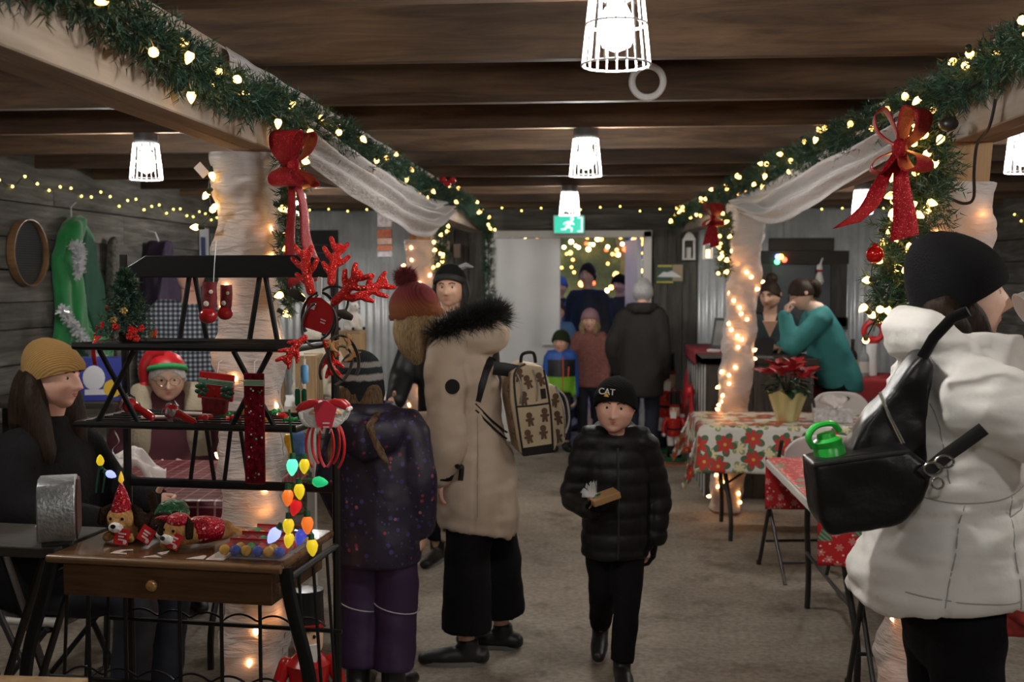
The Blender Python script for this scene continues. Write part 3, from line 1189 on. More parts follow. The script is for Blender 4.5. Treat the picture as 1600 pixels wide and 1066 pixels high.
for s in (-1, 1):
    rod('back_post', [(s * .335, .42, 0), (s * .335, .42, 1.725)], .0125)
    rod('front_leg', cr([(s * .345, .02, 0), (s * .405, .0, .30), (s * .41, .0, .58), (s * .355, .01, .80), (s * .335, .02, .895)], 6), [(.02, .012)] * 25, up=(0, 1, 0))
    rod('side_rail', [(s * .335, .03, .86), (s * .335, .42, .86)], .010)
    rod('side_rail', [(s * .36, .02, .26), (s * .335, .42, .26)], .008)
    for q in range(3):
        rod('side_bar', [(s * .375, .1 + q * .11, .26), (s * .34, .1 + q * .11, .86)], .005)
mb = MB()
mb.prism([(-.335, 1.655), (.335, 1.655), (.335, 1.68), (.26, 1.722), (-.26, 1.722), (-.335, 1.68)], .018, TR(0, .42, 0))
mb.build('crest_rail', M_BLACK, RK, smooth=False, bevel=.003)
for z in (1.463, 1.245):
    w2, y0, y1 = .325, .13, .42
    mb = MB(); mb.tube([(-w2, y0, z), (w2, y0, z), (w2, y1, z), (-w2, y1, z)], .0095, 8, closed=True)
    mb.build('shelf_frame', M_BLACK, RK)
    for q in range(1, 6):
        rod('shelf_wire', [(-w2, y0 + (y1 - y0) * q / 6, z + .003), (w2, y0 + (y1 - y0) * q / 6, z + .003)], .0028)
for x in (-.115, .11):             # inverted V braces under the crest
    for s in (-1, 1):
        rod('brace', [(x + s * .008, .425, 1.665), (x + s * .045, .425, 1.463)], [(.0085, .004)] * 2, up=(0, 1, 0))
for s in (-1, 1):                  # crossed braces between the two shelves
    xc = s * .20
    for q in (-1, 1):
        rod('brace', [(xc - q * .055, .135 + .004 * q, 1.455), (xc + q * .06, .135 + .004 * q, 1.25)], [(.008, .004)] * 2, up=(0, 1, 0))
for x in (-.09, .02):
    for s in (-1, 1):
        rod('brace', [(x + s * .01, .42, 1.24), (x + s * .04, .42, 1.03)], [(.007, .004)] * 2, up=(0, 1, 0))
rod('back_rail', [(-.335, .42, 1.03), (.335, .42, 1.03)], [(.008, .014)] * 2, up=(0, 0, 1))
mb = MB(); mb.box((0, .205, .897), (.665, .415, .022)); tp = mb.build('table_top', [M_LAM], RK, smooth=False, bevel=.008)
mb = MB(); mb.tube([(-.333, -.004, .897), (.333, -.004, .897)], .0115, 10); mb.build('edge_band', M_LAM2, tp)
mb = MB(); mb.box((0, .022, .838), (.60, .02, .088)); dr = mb.build('drawer', M_LAM, RK, smooth=False, bevel=.003)
mb = MB(); mb.lathe([(.001, .03), (.012, .028), (.0165, .02), (.014, .012), (.007, .007), (.006, 0)], 16, 0, TR(-.03, .012, .838) @ RX(PI / 2)); mb.build('knob', M_KNOB, dr)
mb = MB(); mb.box((0, .21, .838), (.60, .36, .085)); mb.build('drawer_box', M_LAM, RK, smooth=False)
for y, z in ((.05, .55), (.36, .62)):
    rod('bottle_rail', [(-.37, y, z), (.37, y, z)], .007)
    rod('bottle_wave', [(-.32 + .64 * i / 64, y, z + .012 + .022 * abs(math.sin(i / 64 * 6 * PI)) ** .8) for i in range(65)], .0032, seg=6)
    rod('bottle_rail', [(-.37, y, z - .22), (.37, y, z - .22)], .007)
for x in (-.25, -.14, .02, .14, .25):
    rod('front_bar', [(x, .05, .27), (x, .05, .79)], .0055)


def rk(x, y, z):                   # a point in the rack's own axes
    return RK.matrix_basis @ V((x, y, z)) if False else (MX.Translation(RK.location) @ RZ(math.radians(-5.5))) @ V((x, y, z))


RKR = math.radians(-5.5)
# ------------------------------------------------------------------ things on the rack
M_TAN = mat('tan_plush', (.48, .25, .09), .9, var=.2, vscale=60, bmp=.5, bscale=160, spec=.2)
M_DBROWN = mat('dark_brown_plush', (.030, .016, .009), .95, bmp=.5, bscale=160, spec=.15)
M_CREAM = mat('cream_plush', (.72, .66, .55), .9, var=.1, bmp=.5, bscale=120, sheen=.5)
M_SNOWY = mat('white_plush', (.80, .79, .76), .9, bmp=.6, bscale=120, sheen=.5)
M_EYE = mat('black_eye', (.005, .005, .005), .1)
M_TAG = mat('red_card', (.50, .012, .014), .45)
M_TAGW = mat('card_print', (.80, .60, .60), .6)
M_REDSEQ = glitter('red_sequins', (.40, .006, .02), (.95, .5, .5), 160)
M_GRNSEQ = glitter('green_sequins', (.008, .10, .035), (.3, .6, .35), 160)
M_REDGL = glitter('red_glitter', (.62, .012, .010), (1.0, .35, .2), 300)
M_SILVER = glitter('silver_tinsel', (.55, .56, .58), (1, 1, 1), 150)


def red_tag(par, T, s=1.0):
    mb = MB(); mb.box((0, 0, 0), (.042 * s, .0022, .042 * s), T=T)
    t = mb.build('tag', M_TAG, par, smooth=False)
    mb = MB()
    for dx, dz, ww in ((0, .008, .022), (-.002, .0, .016), (0.001, -.008, .02)):
        mb.box((dx * s, -.0018, dz * s), (ww * s, .001, .004 * s), T=T)
    mb.sphere((.012 * s, -.0015, -.013 * s), (.006 * s, .0008, .006 * s), 8, 5, T=T)
    mb.build('tag_print', M_TAGW, t, smooth=False)['kind'] = 'stuff'


def plush_dog(label, loc, rz, head, hd_yaw, fur, ear, outfit, tagT, hat=None):
    """head: head centre; the body lies behind it"""
    root = thing('plush_dog', label, 'plush dog', loc, rz, )
    H = V(head)
    HM = TR(*H) @ RZ(hd_yaw)
    mb = MB()
    mb.sphere((0, 0, 0), (.042, .038, .039), 18, 12, T=HM)
    mb.sphere((0, -.028, -.014), (.022, .022, .018), 14, 10, T=HM)
    for p, q, ra, rb in outfit['limbs']:
        mb.tube([p, tuple((V(p) + V(q)) / 2), q], [ra, (ra + rb) / 2, rb], 12, round_=True)
    mobj('body', fuse(mb, .0045, 6), fur, root)
    mb = MB(); mb.sphere((0, -.038, -.017), (.021, .018, .0155), 14, 10, T=HM); mz = mb.build('muzzle', M_SNOWY, root)
    mb = MB(); mb.sphere((0, -.056, -.011), (.008, .006, .006), 10, 8, T=HM); mb.build('nose', M_EYE, mz)
    for s in (-1, 1):
        mb = MB(); mb.sphere((s * .017, -.034, .006), .0045, 8, 6, T=HM); mb.build('eye', M_EYE, root)
        mb = MB(); mb.tube([(s * .028, .005, .03), (s * .048, -.004, .018), (s * .055, -.012, -.012)], [(.012, .006), (.018, .008), (.013, .006)], 10, round_=True, T=HM, up=(0, 1, 0)); mb.build('ear', ear, root)
    for k, (a, b, ra, rb) in enumerate(outfit['cloth']):
        mb = MB(); mb.tube([a, tuple((V(a) + V(b)) / 2), b], [ra, max(ra, rb) * 1.04, rb], 14, round_=True)
        mb.build('sweater', outfit['mat'], root)
    if hat == 'cone':
        mb = MB(); mb.lathe([(.031, .022), (.029, .03), (.016, .072), (.003, .104)], 16, 0, HM)
        h = mb.build('hat', M_REDSEQ, root)
        mb = MB(); mb.lathe([(.003, .10), (.008, .108), (.006, .12), (.001, .134)], 10, 0, HM); mb.build('flame_tip', mat('glowing_yellow_felt', (.85, .5, .03), .6, emit=(1, .6, .05), power=.25), h)  # felt tip is no lamp; a faint glow is put into its colour
    elif hat == 'cap':
        mb = MB(); mb.sphere((0.004, .0, .026), (.035, .032, .024), 16, 10, T=HM)
        mb.tube([(-.03, -.01, .03), (-.06, 0, .028), (-.085, 0, .024)], [.010, .007, .003], 8, T=HM); mb.build('hat', M_REDSEQ, root)
    red_tag(root, tagT, 1.05)
    return root


ZT = .9085
plush_dog('tan plush dog in a tall red sequin party hat on the rack', rk(-.205, .155, ZT), RKR, (0, 0, .068), .08, M_TAN, M_DBROWN,
          dict(limbs=[((0, .01, .055), (.0, .075, .042), .036, .034), ((-.04, -.01, .015), (-.025, .03, .03), .014, .016), ((.03, -.01, .014), (.02, .03, .03), .014, .016)],
               cloth=[((.0, .03, .045), (.0, .08, .04), .036, .036)], mat=M_DBROWN), TR(.025, -.045, .027) @ RX(-.3) @ RY(.1), 'cone')
plush_dog('dark plush dog in green sequins lying tipped with one tan leg up', rk(-.106, .205, ZT), RKR, (0.01, -.02, .045), .5, M_DBROWN, M_DBROWN,
          dict(limbs=[((0.0, .0, .045), (-.01, .06, .06), .034, .036), ((-.03, .02, .06), (-.045, .02, .125), .015, .012), ((.03, -.01, .014), (.02, .03, .03), .014, .016)],
               cloth=[((-.005, .035, .06), (.0, .075, .062), .043, .040)], mat=M_GRNSEQ), TR(-.006, -.085, .033) @ RX(-.25) @ RY(.5))
plush_dog('tan plush dog in a red sequin cap lying stretched out', rk(-.012, .110, ZT), RKR - .6, (0, 0, .052), .27, M_TAN, M_DBROWN,
          dict(limbs=[((0.0, .0, .045), (.02, .13, .035), .036, .030), ((.02, .13, .03), (.03, .19, .018), .02, .014), ((-.02, -.03, .015), (-.01, .02, .03), .014, .016)],
               cloth=[((.006, .05, .046), (.018, .10, .042), .0375, .035)], mat=M_REDSEQ), TR(.03, -.03, .034) @ RZ(.6) @ RX(-.35) @ RY(.35), 'cap')

# packs of coloured balls
M_CLEAR = mat('clear_plastic', (.95, .95, .95), .06, alpha=.09)
BALLC = {c: mat('ball_' + c, v, .15) for c, v in dict(yellow=(.75, .40, .03), blue=(.05, .09, .45), red=(.5, .02, .02), green=(.02, .25, .06)).items()}
mb = MB(); mb.sphere((0, 0, 0), .0145, 14, 10); base_ball = mb.mesh('ball')


def ball_pack(label, loc, rz, cols):
    root = thing('ball_pack', label, 'ball pack', loc, rz)
    nx = len(cols[0])
    mb = MB(); mb.box((0, 0, .002), (nx * .031 + .012, len(cols) * .031 + .012, .003)); mb.box((0, 0, .018), (nx * .031 + .008, len(cols) * .031 + .008, .033)); mb.build('blister', M_CLEAR, root, smooth=False, bevel=.006)
    for j, row in enumerate(cols):
        for i, c in enumerate(row):
            me = base_ball.copy(); me.materials.append(BALLC[c])
            o = bpy.data.objects.new('ball', me); C.objects.link(o); o.parent = root
            o.location = ((i - (nx - 1) / 2) * .031, (j - (len(cols) - 1) / 2) * .031, .0185)
    mb = MB(); mb.box((0, len(cols) * .0155 + .002, .022), (nx * .028, .002, .036)); mb.build('card', M_TAG, root, smooth=False)
    return root


ball_pack('clear pack of yellow and blue balls at the front edge of the rack table', rk(.23, .065, ZT + .0016), RKR, [['yellow', 'blue', 'yellow', 'blue', 'yellow', 'blue'], ['red', 'yellow', 'green', 'red', 'yellow', 'red']])
ball_pack('clear pack of yellow, blue and red balls set behind the first pack', rk(.229, .15, ZT + .0016), RKR + .03, [['yellow', 'blue', 'red', 'yellow', 'red', 'red'], ['red', 'red', 'green', 'yellow', 'red', 'green']])
ball_pack('clear pack of mostly red and green balls against the wrapped post', rk(.232, .237, ZT + .0016), RKR - .03, [['red', 'yellow', 'red', 'green', 'red', 'yellow'], ['green', 'red', 'red', 'yellow', 'red', 'green']])
# pale wrapping paper glued on the table: cut pieces
M_PAPER = mat('pale_paper', (.72, .60, .54), .35)
for k, (poly, lb) in enumerate((([(.115, .012), (.165, .012), (.16, .10), (.14, .17), (.105, .19), (.11, .12)], 'long tapering strip of pale paper lying on the rack table'),
                                ([(-.06, .01), (-.01, .012), (-.04, .035)], 'small pale paper triangle at the rack table edge'),
                                ([(-.045, .055), (-.025, .04), (-.018, .055), (-.025, .085)], 'small pale paper sliver below the plush dogs'),
                                ([(-.17, .03), (-.12, .028), (-.125, .038), (-.15, .042), (-.145, .065), (-.125, .07), (-.13, .078), (-.16, .07), (-.17, .05)], 'curled C shaped scrap of pale paper on the rack table'),
                                ([(.06, .012), (.108, .014), (.10, .05), (.09, .055)], 'pale paper wedge beside the long strip'))):
    mb = MB(); n_ = len(poly); mb.add([(x, y, 0) for x, y in poly] + [(x, y, .0012) for x, y in poly], [tuple(range(n_ - 1, -1, -1)), tuple(range(n_, 2 * n_))] + [(i, (i + 1) % n_, n_ + (i + 1) % n_, n_ + i) for i in range(n_)])
    o = mb.build('paper_scrap', M_PAPER, smooth=False); o.location = rk(0, 0, ZT + .0004); o.rotation_euler = (0, 0, RKR); tag(o, lb, 'paper')

# necklace of large coloured bulbs on the right corner of the rack
def necklace(label, items, Y, wirepts, s=1.0, lit=.35):
    root = thing('bulb_necklace', label, 'light necklace', at(*items[0][:2], Y))
    inv = -root.location
    mb = MB(); mb.tube([V(p) + inv for p in cr([tuple(at(x, y, Y + .02)) for x, y in wirepts], 5)], .003, 6); mb.build('cord', mat('green_cord', (.01, .09, .04), .5), root)
    cols = dict(green=(.02, .55, .20), yellow=(.85, .60, .02), orange=(.95, .20, .03), red=(.65, .015, .02), blue=(.06, .08, .55), lblue=(.30, .35, 1.0), lgreen=(.10, .85, .45))
    for (x, y, c, ang, big) in items:
        p = at(x, y, Y) + inv
        m_ = mat('necklace_' + c, cols[c], .15, emit=cols[c], power={'lblue': .9, 'lgreen': .8}.get(c, lit))
        mb = MB(); mb.lathe([(.006, .0), (.0125, .008), (.0155, .018), (.012, .032), (.005, .043), (.001, .046)], 14, 0, MX.Scale(s * big, 4))
        b = mb.build('bulb', m_, root); b.location = p
        b.rotation_euler = V((math.sin(ang), -.15, -math.cos(ang))).to_track_quat('Z', 'Y').to_euler()
        mb = MB(); mb.lathe([(.004, -.014), (.008, -.012), (.0085, .004), (.006, .006)], 10, 0, MX.Scale(s * big, 4)); mb.build('cap', MATS['green_cord'], b)


necklace('necklace of big coloured light bulbs hanging on the rack corner', [(457, 716, 'lgreen', 0, 1), (476, 716, 'yellow', 0, .9), (488, 752, 'green', 1.5, .95), (450, 764, 'orange', 0, 1), (467, 755, 'yellow', .1, .95),
    (466, 780, 'red', -.3, 1), (451, 809, 'yellow', 0, 1), (480, 806, 'orange', .05, 1.05), (474, 826, 'blue', -.3, 1), (487, 842, 'yellow', .1, 1), (453, 832, 'yellow', -.1, .9), (436, 825, 'lblue', -.6, 1.05)],
    2.77, [(452, 640), (456, 690), (462, 712), (474, 716), (484, 745), (470, 752), (456, 760), (468, 778), (478, 800), (456, 806), (462, 825), (478, 826), (486, 838), (455, 830), (438, 822)])
necklace('two bulbs of a light necklace behind the party hat dog', [(157, 728, 'yellow', 3.1, .75), (166, 738, 'lblue', 1.2, .75)], 3.1, [(150, 770), (153, 745), (157, 730), (164, 738), (160, 770)], 1, .6)

# antler headbands
M_BAND = mat('black_band', (.012, .011, .010), .5)
M_BRNFELT = mat('brown_felt', (.028, .020, .012), .85)


def ring_pts(rx, rz_, gap=.0, n=30):
    return [(rx * math.sin(a), 0, rz_ * math.cos(a)) for a in np.linspace(-PI + gap, PI - gap, n)]


def headband(label, loc, rot, rx, rz_, band_m, deco):
    root = thing('headband', label, 'headband', loc)
    root.rotation_euler = rot
    mb = MB(); mb.tube(ring_pts(rx, rz_, .55), [(.0035, .0075)] * 30, 8, up=(0, 1, 0)); mb.build('band', band_m, root)
    deco(root)
    return root


def antlers(root, s=1.0, m_=None, ears=True):
    for sg in (-1, 1):
        mb = MB()
        T = TR(sg * .038 * s, -.004, .058 * s) @ RY(sg * .45)
        main = [(0, 0, 0), (.004 * sg, 0, .05 * s), (-.002 * sg, 0, .105 * s)]
        mb.tube(cr(main, 4), [.013 * s] * 9, 9, round_=True, T=T)
        for z0, dx, dz in ((.022, .034, .028), (.05, -.034, .034), (.06, .040, .034), (.085, -.024, .034), (.09, .026, .036)):
            mb.tube([(0, 0, z0 * s), (sg * dx * .6 * s, 0, (z0 + dz * .45) * s), (sg * dx * s, 0, (z0 + dz) * s)], [.010 * s, .009 * s, .0075 * s], 8, round_=True, T=T)
        mobj('antler', fuse(mb, .003, 5), m_ or M_REDGL, root)
        if ears:
            mb = MB(); mb.tube([(sg * .05 * s, -.008, .03 * s), (sg * .075 * s, -.010, .036 * s), (sg * .098 * s, -.008, .034 * s)], [(.008, .004), (.014, .005), (.009, .004)], 10, round_=True, up=(0, 1, 0)); mb.build('ear', M_BRNFELT, root)


def deco1(root):
    antlers(root)
    mb = MB(); mb.prism([(-.04, -.045), (.045, -.038), (.05, .035), (-.005, .052), (-.04, .04)], .003, TR(0, -.002, 0)); c = mb.build('backing_card', M_TAG, root, smooth=False)
    mb = MB(); mb.box((.018, -.005, -.004), (.016, .001, .003)); mb.box((.018, -.005, -.012), (.014, .001, .003)); mb.box((-.022, -.005, .02), (.014, .001, .014)); mb.build('card_print', M_TAGW, c, smooth=False)['kind'] = 'stuff'
    mb = MB(); mb.box((-.012, -.013, .085), (.012, .002, .048), R=RY(-.25).to_3x3()); mb.build('price_label', mat('white_label', (.8, .8, .8), .6), root, smooth=False)


headband('red glitter antler headband with brown ears and a red card', at(498, 494, 2.93), (math.radians(8), math.radians(20), math.radians(-12)), .049, .066, M_BAND, deco1)
headband('red glitter antler headband hanging tilted behind the carded one', at(515, 478, 3.02), (0, math.radians(38), math.radians(10)), .045, .06, M_BAND, lambda r: antlers(r, .95, None, False))
headband('red glitter antler headband hanging upside down below the red card', at(499, 507, 2.862), (0, math.radians(194), math.radians(6)), .045, .06, M_BAND, lambda r: antlers(r, .75, None, False))
mant = mat('brown_antler', (.22, .10, .03), .8, var=.3)
headband('brown headband with small brown antlers hung below the red antlers', at(525, 572, 2.86), (0.15, math.radians(25), math.radians(35)), .040, .056, M_BRNFELT, lambda r: antlers(r, .38, mant, False))
headband('dark headband hung in front of the child in the striped hat', at(537, 560, 2.76), (-.1, math.radians(-15), math.radians(40)), .040, .060, M_BRNFELT, lambda r: antlers(r, .34, mant, False))


# santa headbands with red hoops
M_SANTAW = mat('white_felt', (.78, .77, .75), .9, bmp=.3, bscale=150)
M_FACE = mat('felt_face', (.75, .48, .32), .8)


def santa_deco(root, z=.075, s=1.0):
    for sg in (-1, 1):
        T = TR(sg * .03, -.004, z) @ RY(sg * .35) @ MX.Scale(s, 4)
        mb = MB(); mb.prism([(-.026, .01), (-.028, -.015), (-.02, -.035), (-.005, -.044), (.012, -.04), (.024, -.024), (.028, .0), (.024, .014)], .014, T); hd = mobj('santa_head', fuse(mb, .0028, 4), M_SANTAW, root)
        mb = MB(); mb.prism([(-.025, .012), (.026, .012), (.02, .026), (.0, .034), (-.018, .03), (-.03, .02)], .016, T); mobj('santa_cap', fuse(mb, .0028, 4), M_RED, hd)
        mb = MB(); mb.sphere((.002, -.008, .0), (.014, .003, .007), 10, 6, T=T); mb.sphere((.002, -.012, -.003), (.004, .003, .003), 8, 6, T=T); mb.build('santa_face', M_FACE, hd)
        mb = MB(); mb.sphere((.026, -.006, .016), .007, 8, 6, T=T); mb.build('pompom', M_SANTAW, hd)
        mb = MB(); mb.tube([(0, 0, -.04), (0, .002, -.06)], .0016, 5, T=T); mb.build('spring', M_GALV, hd)


for k, (px, py, yw, lb) in enumerate(((509, 690, 6, 'red hoop headband with two felt santa heads, outermost of its bunch'), (500, 696, 12, 'red hoop headband with felt santa heads, middle of its bunch'), (518, 697, -4, 'red hoop headband with felt santa heads, hung innermost beside the purple coat'))):
    def dec(root, k=k):
        santa_deco(root, .078 + .01 * k, 1.0 - .06 * k)
        if k == 0:
            mb = MB(); mb.prism([(-.022, .02), (.016, .015), (.03, .07), (.0, .09), (-.03, .075)], .003, TR(.002, -.016, .02)); c = mb.build('backing_card', mat('pink_red_card', (.62, .03, .06), .4), root, smooth=False)
            mb = MB(); mb.box((.004, -.0185, .05), (.018, .001, .004)); mb.box((.004, -.0185, .04), (.015, .001, .003)); mb.build('card_print', M_TAGW, c, smooth=False)['kind'] = 'stuff'
    headband(lb, at(px, py, 2.785 + .045 * k), (0, math.radians(180 if False else 0), math.radians(yw)), .036, .068, M_RED, dec)

# little jingle-bell green sticks and blue tube on the rack's corner
root = thing('hanging_ornament', 'pair of small green glass ornaments hanging on the rack corner', 'ornament', at(470, 618, 2.9))
for s in (-1, 1):
    mb = MB(); mb.tube([(s * .009, 0, .012), (s * .009, 0, -.022)], .0075, 10, round_=True); mb.build('glass', mat('green_glass', (.005, .12, .06), .1), root)
mb = MB(); mb.tube([(-.009, 0, .014), (0, 0, .05), (.009, 0, .014)], .001, 4); mb.build('hook', M_GALV, root)
root = thing('ornament_tube', 'small pale blue tube ornament hanging on the rack corner', 'ornament', at(476, 585, 2.92))
mb = MB(); mb.lathe([(.008, -.025), (.011, -.02), (.011, .02), (.007, .026)], 12); mb.build('tube', mat('pale_blue', (.12, .35, .62), .3), root)
mb = MB(); mb.tube([(0, 0, .025), (0, 0, .06)], .001, 4); mb.build('hook', M_GALV, root)

# pair of stocking ornaments hanging from the crest
root = thing('stocking_ornament', 'pair of dark red stocking ornaments hanging from the rack crest', 'ornament', at(334, 470, 3.0))
M_DRED = mat('dark_red_knit', (.17, .008, .012), .5, var=.5, vscale=90, bmp=.3)
M_GLOSSR = mat('glossy_red', (.36, .01, .012), .08, coat=1.0)
for dx, sc_ in ((-.008, 1.0), (.033, .85)):
    T = TR(dx, -.01 if dx < 0 else .01, 0) @ MX.Scale(sc_, 4)
    mb = MB(); mb.tube([(0, 0, .052), (0, 0, .02), (-.002, 0, -.015), (-.004, 0, -.03)], [(.020, .010), (.021, .011), (.02, .012), (.018, .012)], 14, T=T, up=(0, 1, 0)); s_ = mb.build('stocking', M_DRED, root)
    mb = MB(); mb.sphere((-.004, -.004, -.042), (.026, .018, .022), 18, 12, T=T); mb.build('toe', M_GLOSSR, s_)
    mb = MB(); mb.sphere((-.006, -.012, -.008), (.008, .004, .008), 10, 6, T=T); mb.sphere((.008, -.011, .025), (.006, .003, .006), 8, 6, T=T); mb.build('bear_patch', M_CREAM, s_)
mb = MB(); mb.tube([(0, 0, .05), (-.004, .02, .10), (-.012, .06, .17)], .0014, 5); mb.build('hook', M_GALV, root)


def carded(label, px, py, Y, w_, h_, body_m, dots, extra=None, rot=0):
    root = thing('carded_ornament', label, 'packaged ornament', at(px, py, Y), RKR)
    root.rotation_euler = (0, rot, RKR)
    mb = MB(); mb.box((0, 0, 0), (w_, .006, h_)); mb.build('sleeve', body_m, root, smooth=False, bevel=.002)
    mb = MB(); mb.box((0, -.0035, h_ / 2 - .026), (w_ * .98, .002, .016)); s_ = mb.build('header', mat('pale_green_stripe', (.42, .56, .42), .5), root, smooth=False)
    mb = MB()
    for dz in (-.004, .0, .004):
        mb.box((0, -.0048, h_ / 2 - .026 + dz), (w_ * .96, .001, .0012))
    mb.build('header_stripe', mat('dark_green', (.02, .12, .05), .5), s_, smooth=False)
    r_ = random.Random(len(label))
    M_S = [mat('sequin_red', (.55, .02, .05), .15, .6), mat('sequin_green', (.05, .4, .12), .15, .4), mat('sequin_white', (.9, .85, .85), .15, .5)]
    for k in range(dots):
        mb = MB(); sz = r_.uniform(.0014, .0034); mb.sphere((r_.uniform(-.4, .4) * w_, -.0042, r_.uniform(-.47, .36) * h_), (sz, .0018, sz), 6, 4)
        mb.build('sequin', M_S[r_.choice((0, 0, 1, 2))], root)
    mb = MB(); mb.tube([(0, 0, h_ / 2), (0, .004, h_ / 2 + .03), (.006, .01, h_ / 2 + .035)], .0015, 5); mb.build('hook', M_GALV, root)
    if extra:
        extra(root)
    return root


M_REDFOIL = mat('dark_red_foil', (.20, .008, .02), .25, .4, var=.6, vscale=70)
carded('long red foil strip of sequins in a sleeve hanging from the rack', 398, 670, 2.88, .058, .30, M_REDFOIL, 46)


def stock_extra(root):
    for x in (-.04, .035):
        mb = MB()
        for a in range(5):
            mb.sphere((x + .012 * math.cos(a * 1.26), -.006, -.012 + .012 * math.sin(a * 1.26)), (.011, .004, .007), 8, 6)
        mb.build('holly', mat('holly_green', (.01, .10, .05), .4), root)
    mb = MB(); mb.prism([(-.04, .0), (.04, .0), (.038, -.045), (-.032, -.05)], .018, TR(0, .0, -.03)); mobj('pouch', fuse(mb, .004, 4), M_DRED, root)


carded('wide red carded ornament with green holly and a striped header on the rack', 338, 604, 2.97, .105, .075, M_TAG, 6, stock_extra, math.radians(6))
# cellophane wrapped candies, pale paper, on the lower wire shelf
M_CELLO = mat('cellophane', (.85, .86, .88), .05, .0, alpha=.35, coat=1.0)
M_CRUMP = glitter('crumpled_foil', (.40, .40, .42), (1, 1, 1), 90)


def candy(label, px, py, Y, ang):
    root = thing('wrapped_candy', label, 'candy', at(px, py, Y), RKR)
    root.rotation_euler = (0, ang, RKR)
    r_ = random.Random(px)
    mb = MB(); mb.sphere((0, 0, 0), .022, 14, 10)
    mb.tube([(.02, 0, 0), (.035, 0, 0), (.075, -.01, -.004)], [.014, .010, .012], 10, round_=True)
    mb.build('candy', M_GLOSSR, root)
    mb = MB()
    for k in range(26):
        a = V((r_.gauss(-.6, .6), r_.gauss(0, .7), r_.gauss(.3, .7))).normalized()
        b = a.orthogonal().normalized(); c = a.cross(b)
        p = a * r_.uniform(.012, .026)
        mb.add([p + b * .012, p + c * .012 + a * .006, p - b * .01 + a * .01, p - c * .011], [(0, 1, 2), (0, 2, 3)])
    mb.build('wrapper', M_CRUMP, root, smooth=False, solid=.0006)


candy('red candy in silver cellophane on the lower rack shelf above its curled ribbon', 203, 634, 2.98, .35)
candy('red candy in silver cellophane lying on the lower rack shelf below the elf hat', 268, 643, 3.0, .34)
mb = MB(); strip(mb, [at(178, 672, 2.95), at(186, 690, 2.93), at(176, 702, 2.96), at(180, 712, 2.93), at(192, 716, 2.95)], .006, (0, 1, .3)); tag(mb.build('curled_ribbon', M_SILVER, solid=.001), 'curled silver ribbon dangling from the lower rack shelf', 'ribbon')
for k, (x, y, yw, lb) in enumerate(((-.135, .235, .15, 'pale pink paper mitten on the lower rack shelf, nearer the party hat dog'), (-.05, .285, -.2, 'pale pink paper mitten on the lower rack shelf, overlapped by the other'))):
    mb = MB(); pl = [(-.05, -.012), (-.02, -.018), (.03, -.016), (.05, -.02), (.06, 0), (.045, .018), (.0, .02), (-.04, .016)]
    mb.prism(pl, .006, RX(PI / 2)); o = mobj('paper_mitten', fuse(mb, .002, 3), mat('pale_pink_paper', (.60, .46, .42), .7)); o.location = rk(x, y, 1.2565 + k * .006); o.rotation_euler = (0, 0, yw); tag(o, lb, 'paper mitten')
r_ = random.Random(4)
for k in range(10):                # small wrapped sweets scattered on the lower wire shelf
    mb = MB(); mb.sphere((0, 0, 0), (.011, .011, .009), 10, 6); mb.tube([(-.02, 0, 0), (0, 0, 0), (.02, 0, 0)], [.007, .002, .007], 6)
    c = ('red', 'green', 'yellow', 'red')[k % 4]
    o = mb.build('sweet', BALLC[c]); o.location = rk(.02 + .28 * (k + .5) / 10, (.19, .27, .35)[k % 3], 1.264); o.rotation_euler = (0, 0, r_.uniform(0, 3)); tag(o, 'small %s foil sweet lying on the lower rack shelf' % c, 'sweet', '%s sweets on the lower rack shelf' % c)

# small decorated tree on the top wire shelf
root = thing('tabletop_tree', 'tiny fir tree with red flowers on the upper rack shelf', 'christmas tree', rk(-.245, .27, 1.47), 0)
o = needles([(0, 0, .035), (0, 0, .205)], lambda t: .088 * (1 - t) ** .8 + .012, 2600, 51, nl=.017, npt=9).build('needles', [M_NEEDLE, M_NEEDLE2], root, smooth=False); o['kind'] = 'stuff'
mb = MB(); mb.tube([(0, 0, 0), (0, 0, .2)], .005, 6); mb.build('stem', M_WIRE, root)
mb = MB(); mb.lathe([(.02, 0), (.024, .03), (.018, .03)], 12); mb.build('pot', M_DBROWN, root)
r_ = random.Random(8)
for k in range(20):
    z = r_.uniform(.0, .10); a = r_.uniform(-PI, 0.1) if k % 3 else r_.uniform(0, 2 * PI); rr = .088 * (1 - z / .2) ** .8 + .006
    mb = MB()
    for q in range(5):
        mb.sphere((.006 * math.cos(q * 1.257), 0, .006 * math.sin(q * 1.257)), (.0055, .003, .0055), 7, 5)
    f = mb.build('flower' if k % 4 else 'gold_ball', [M_REDGL, mat('gold_foil', (.55, .36, .12), .25, .7)][0 if k % 4 else 1], root)
    f.location = (rr * math.cos(a), rr * math.sin(a), z); f.rotation_euler = (0, 0, a + PI / 2)
mb = MB(); strip(mb, [(-.04, -.085, .02), (-.045, -.112, .0), (-.045, -.116, -.03), (-.04, -.117, -.06)], .012, (1, 0, 0)); mb.build('ribbon', M_RED, root, solid=.001)

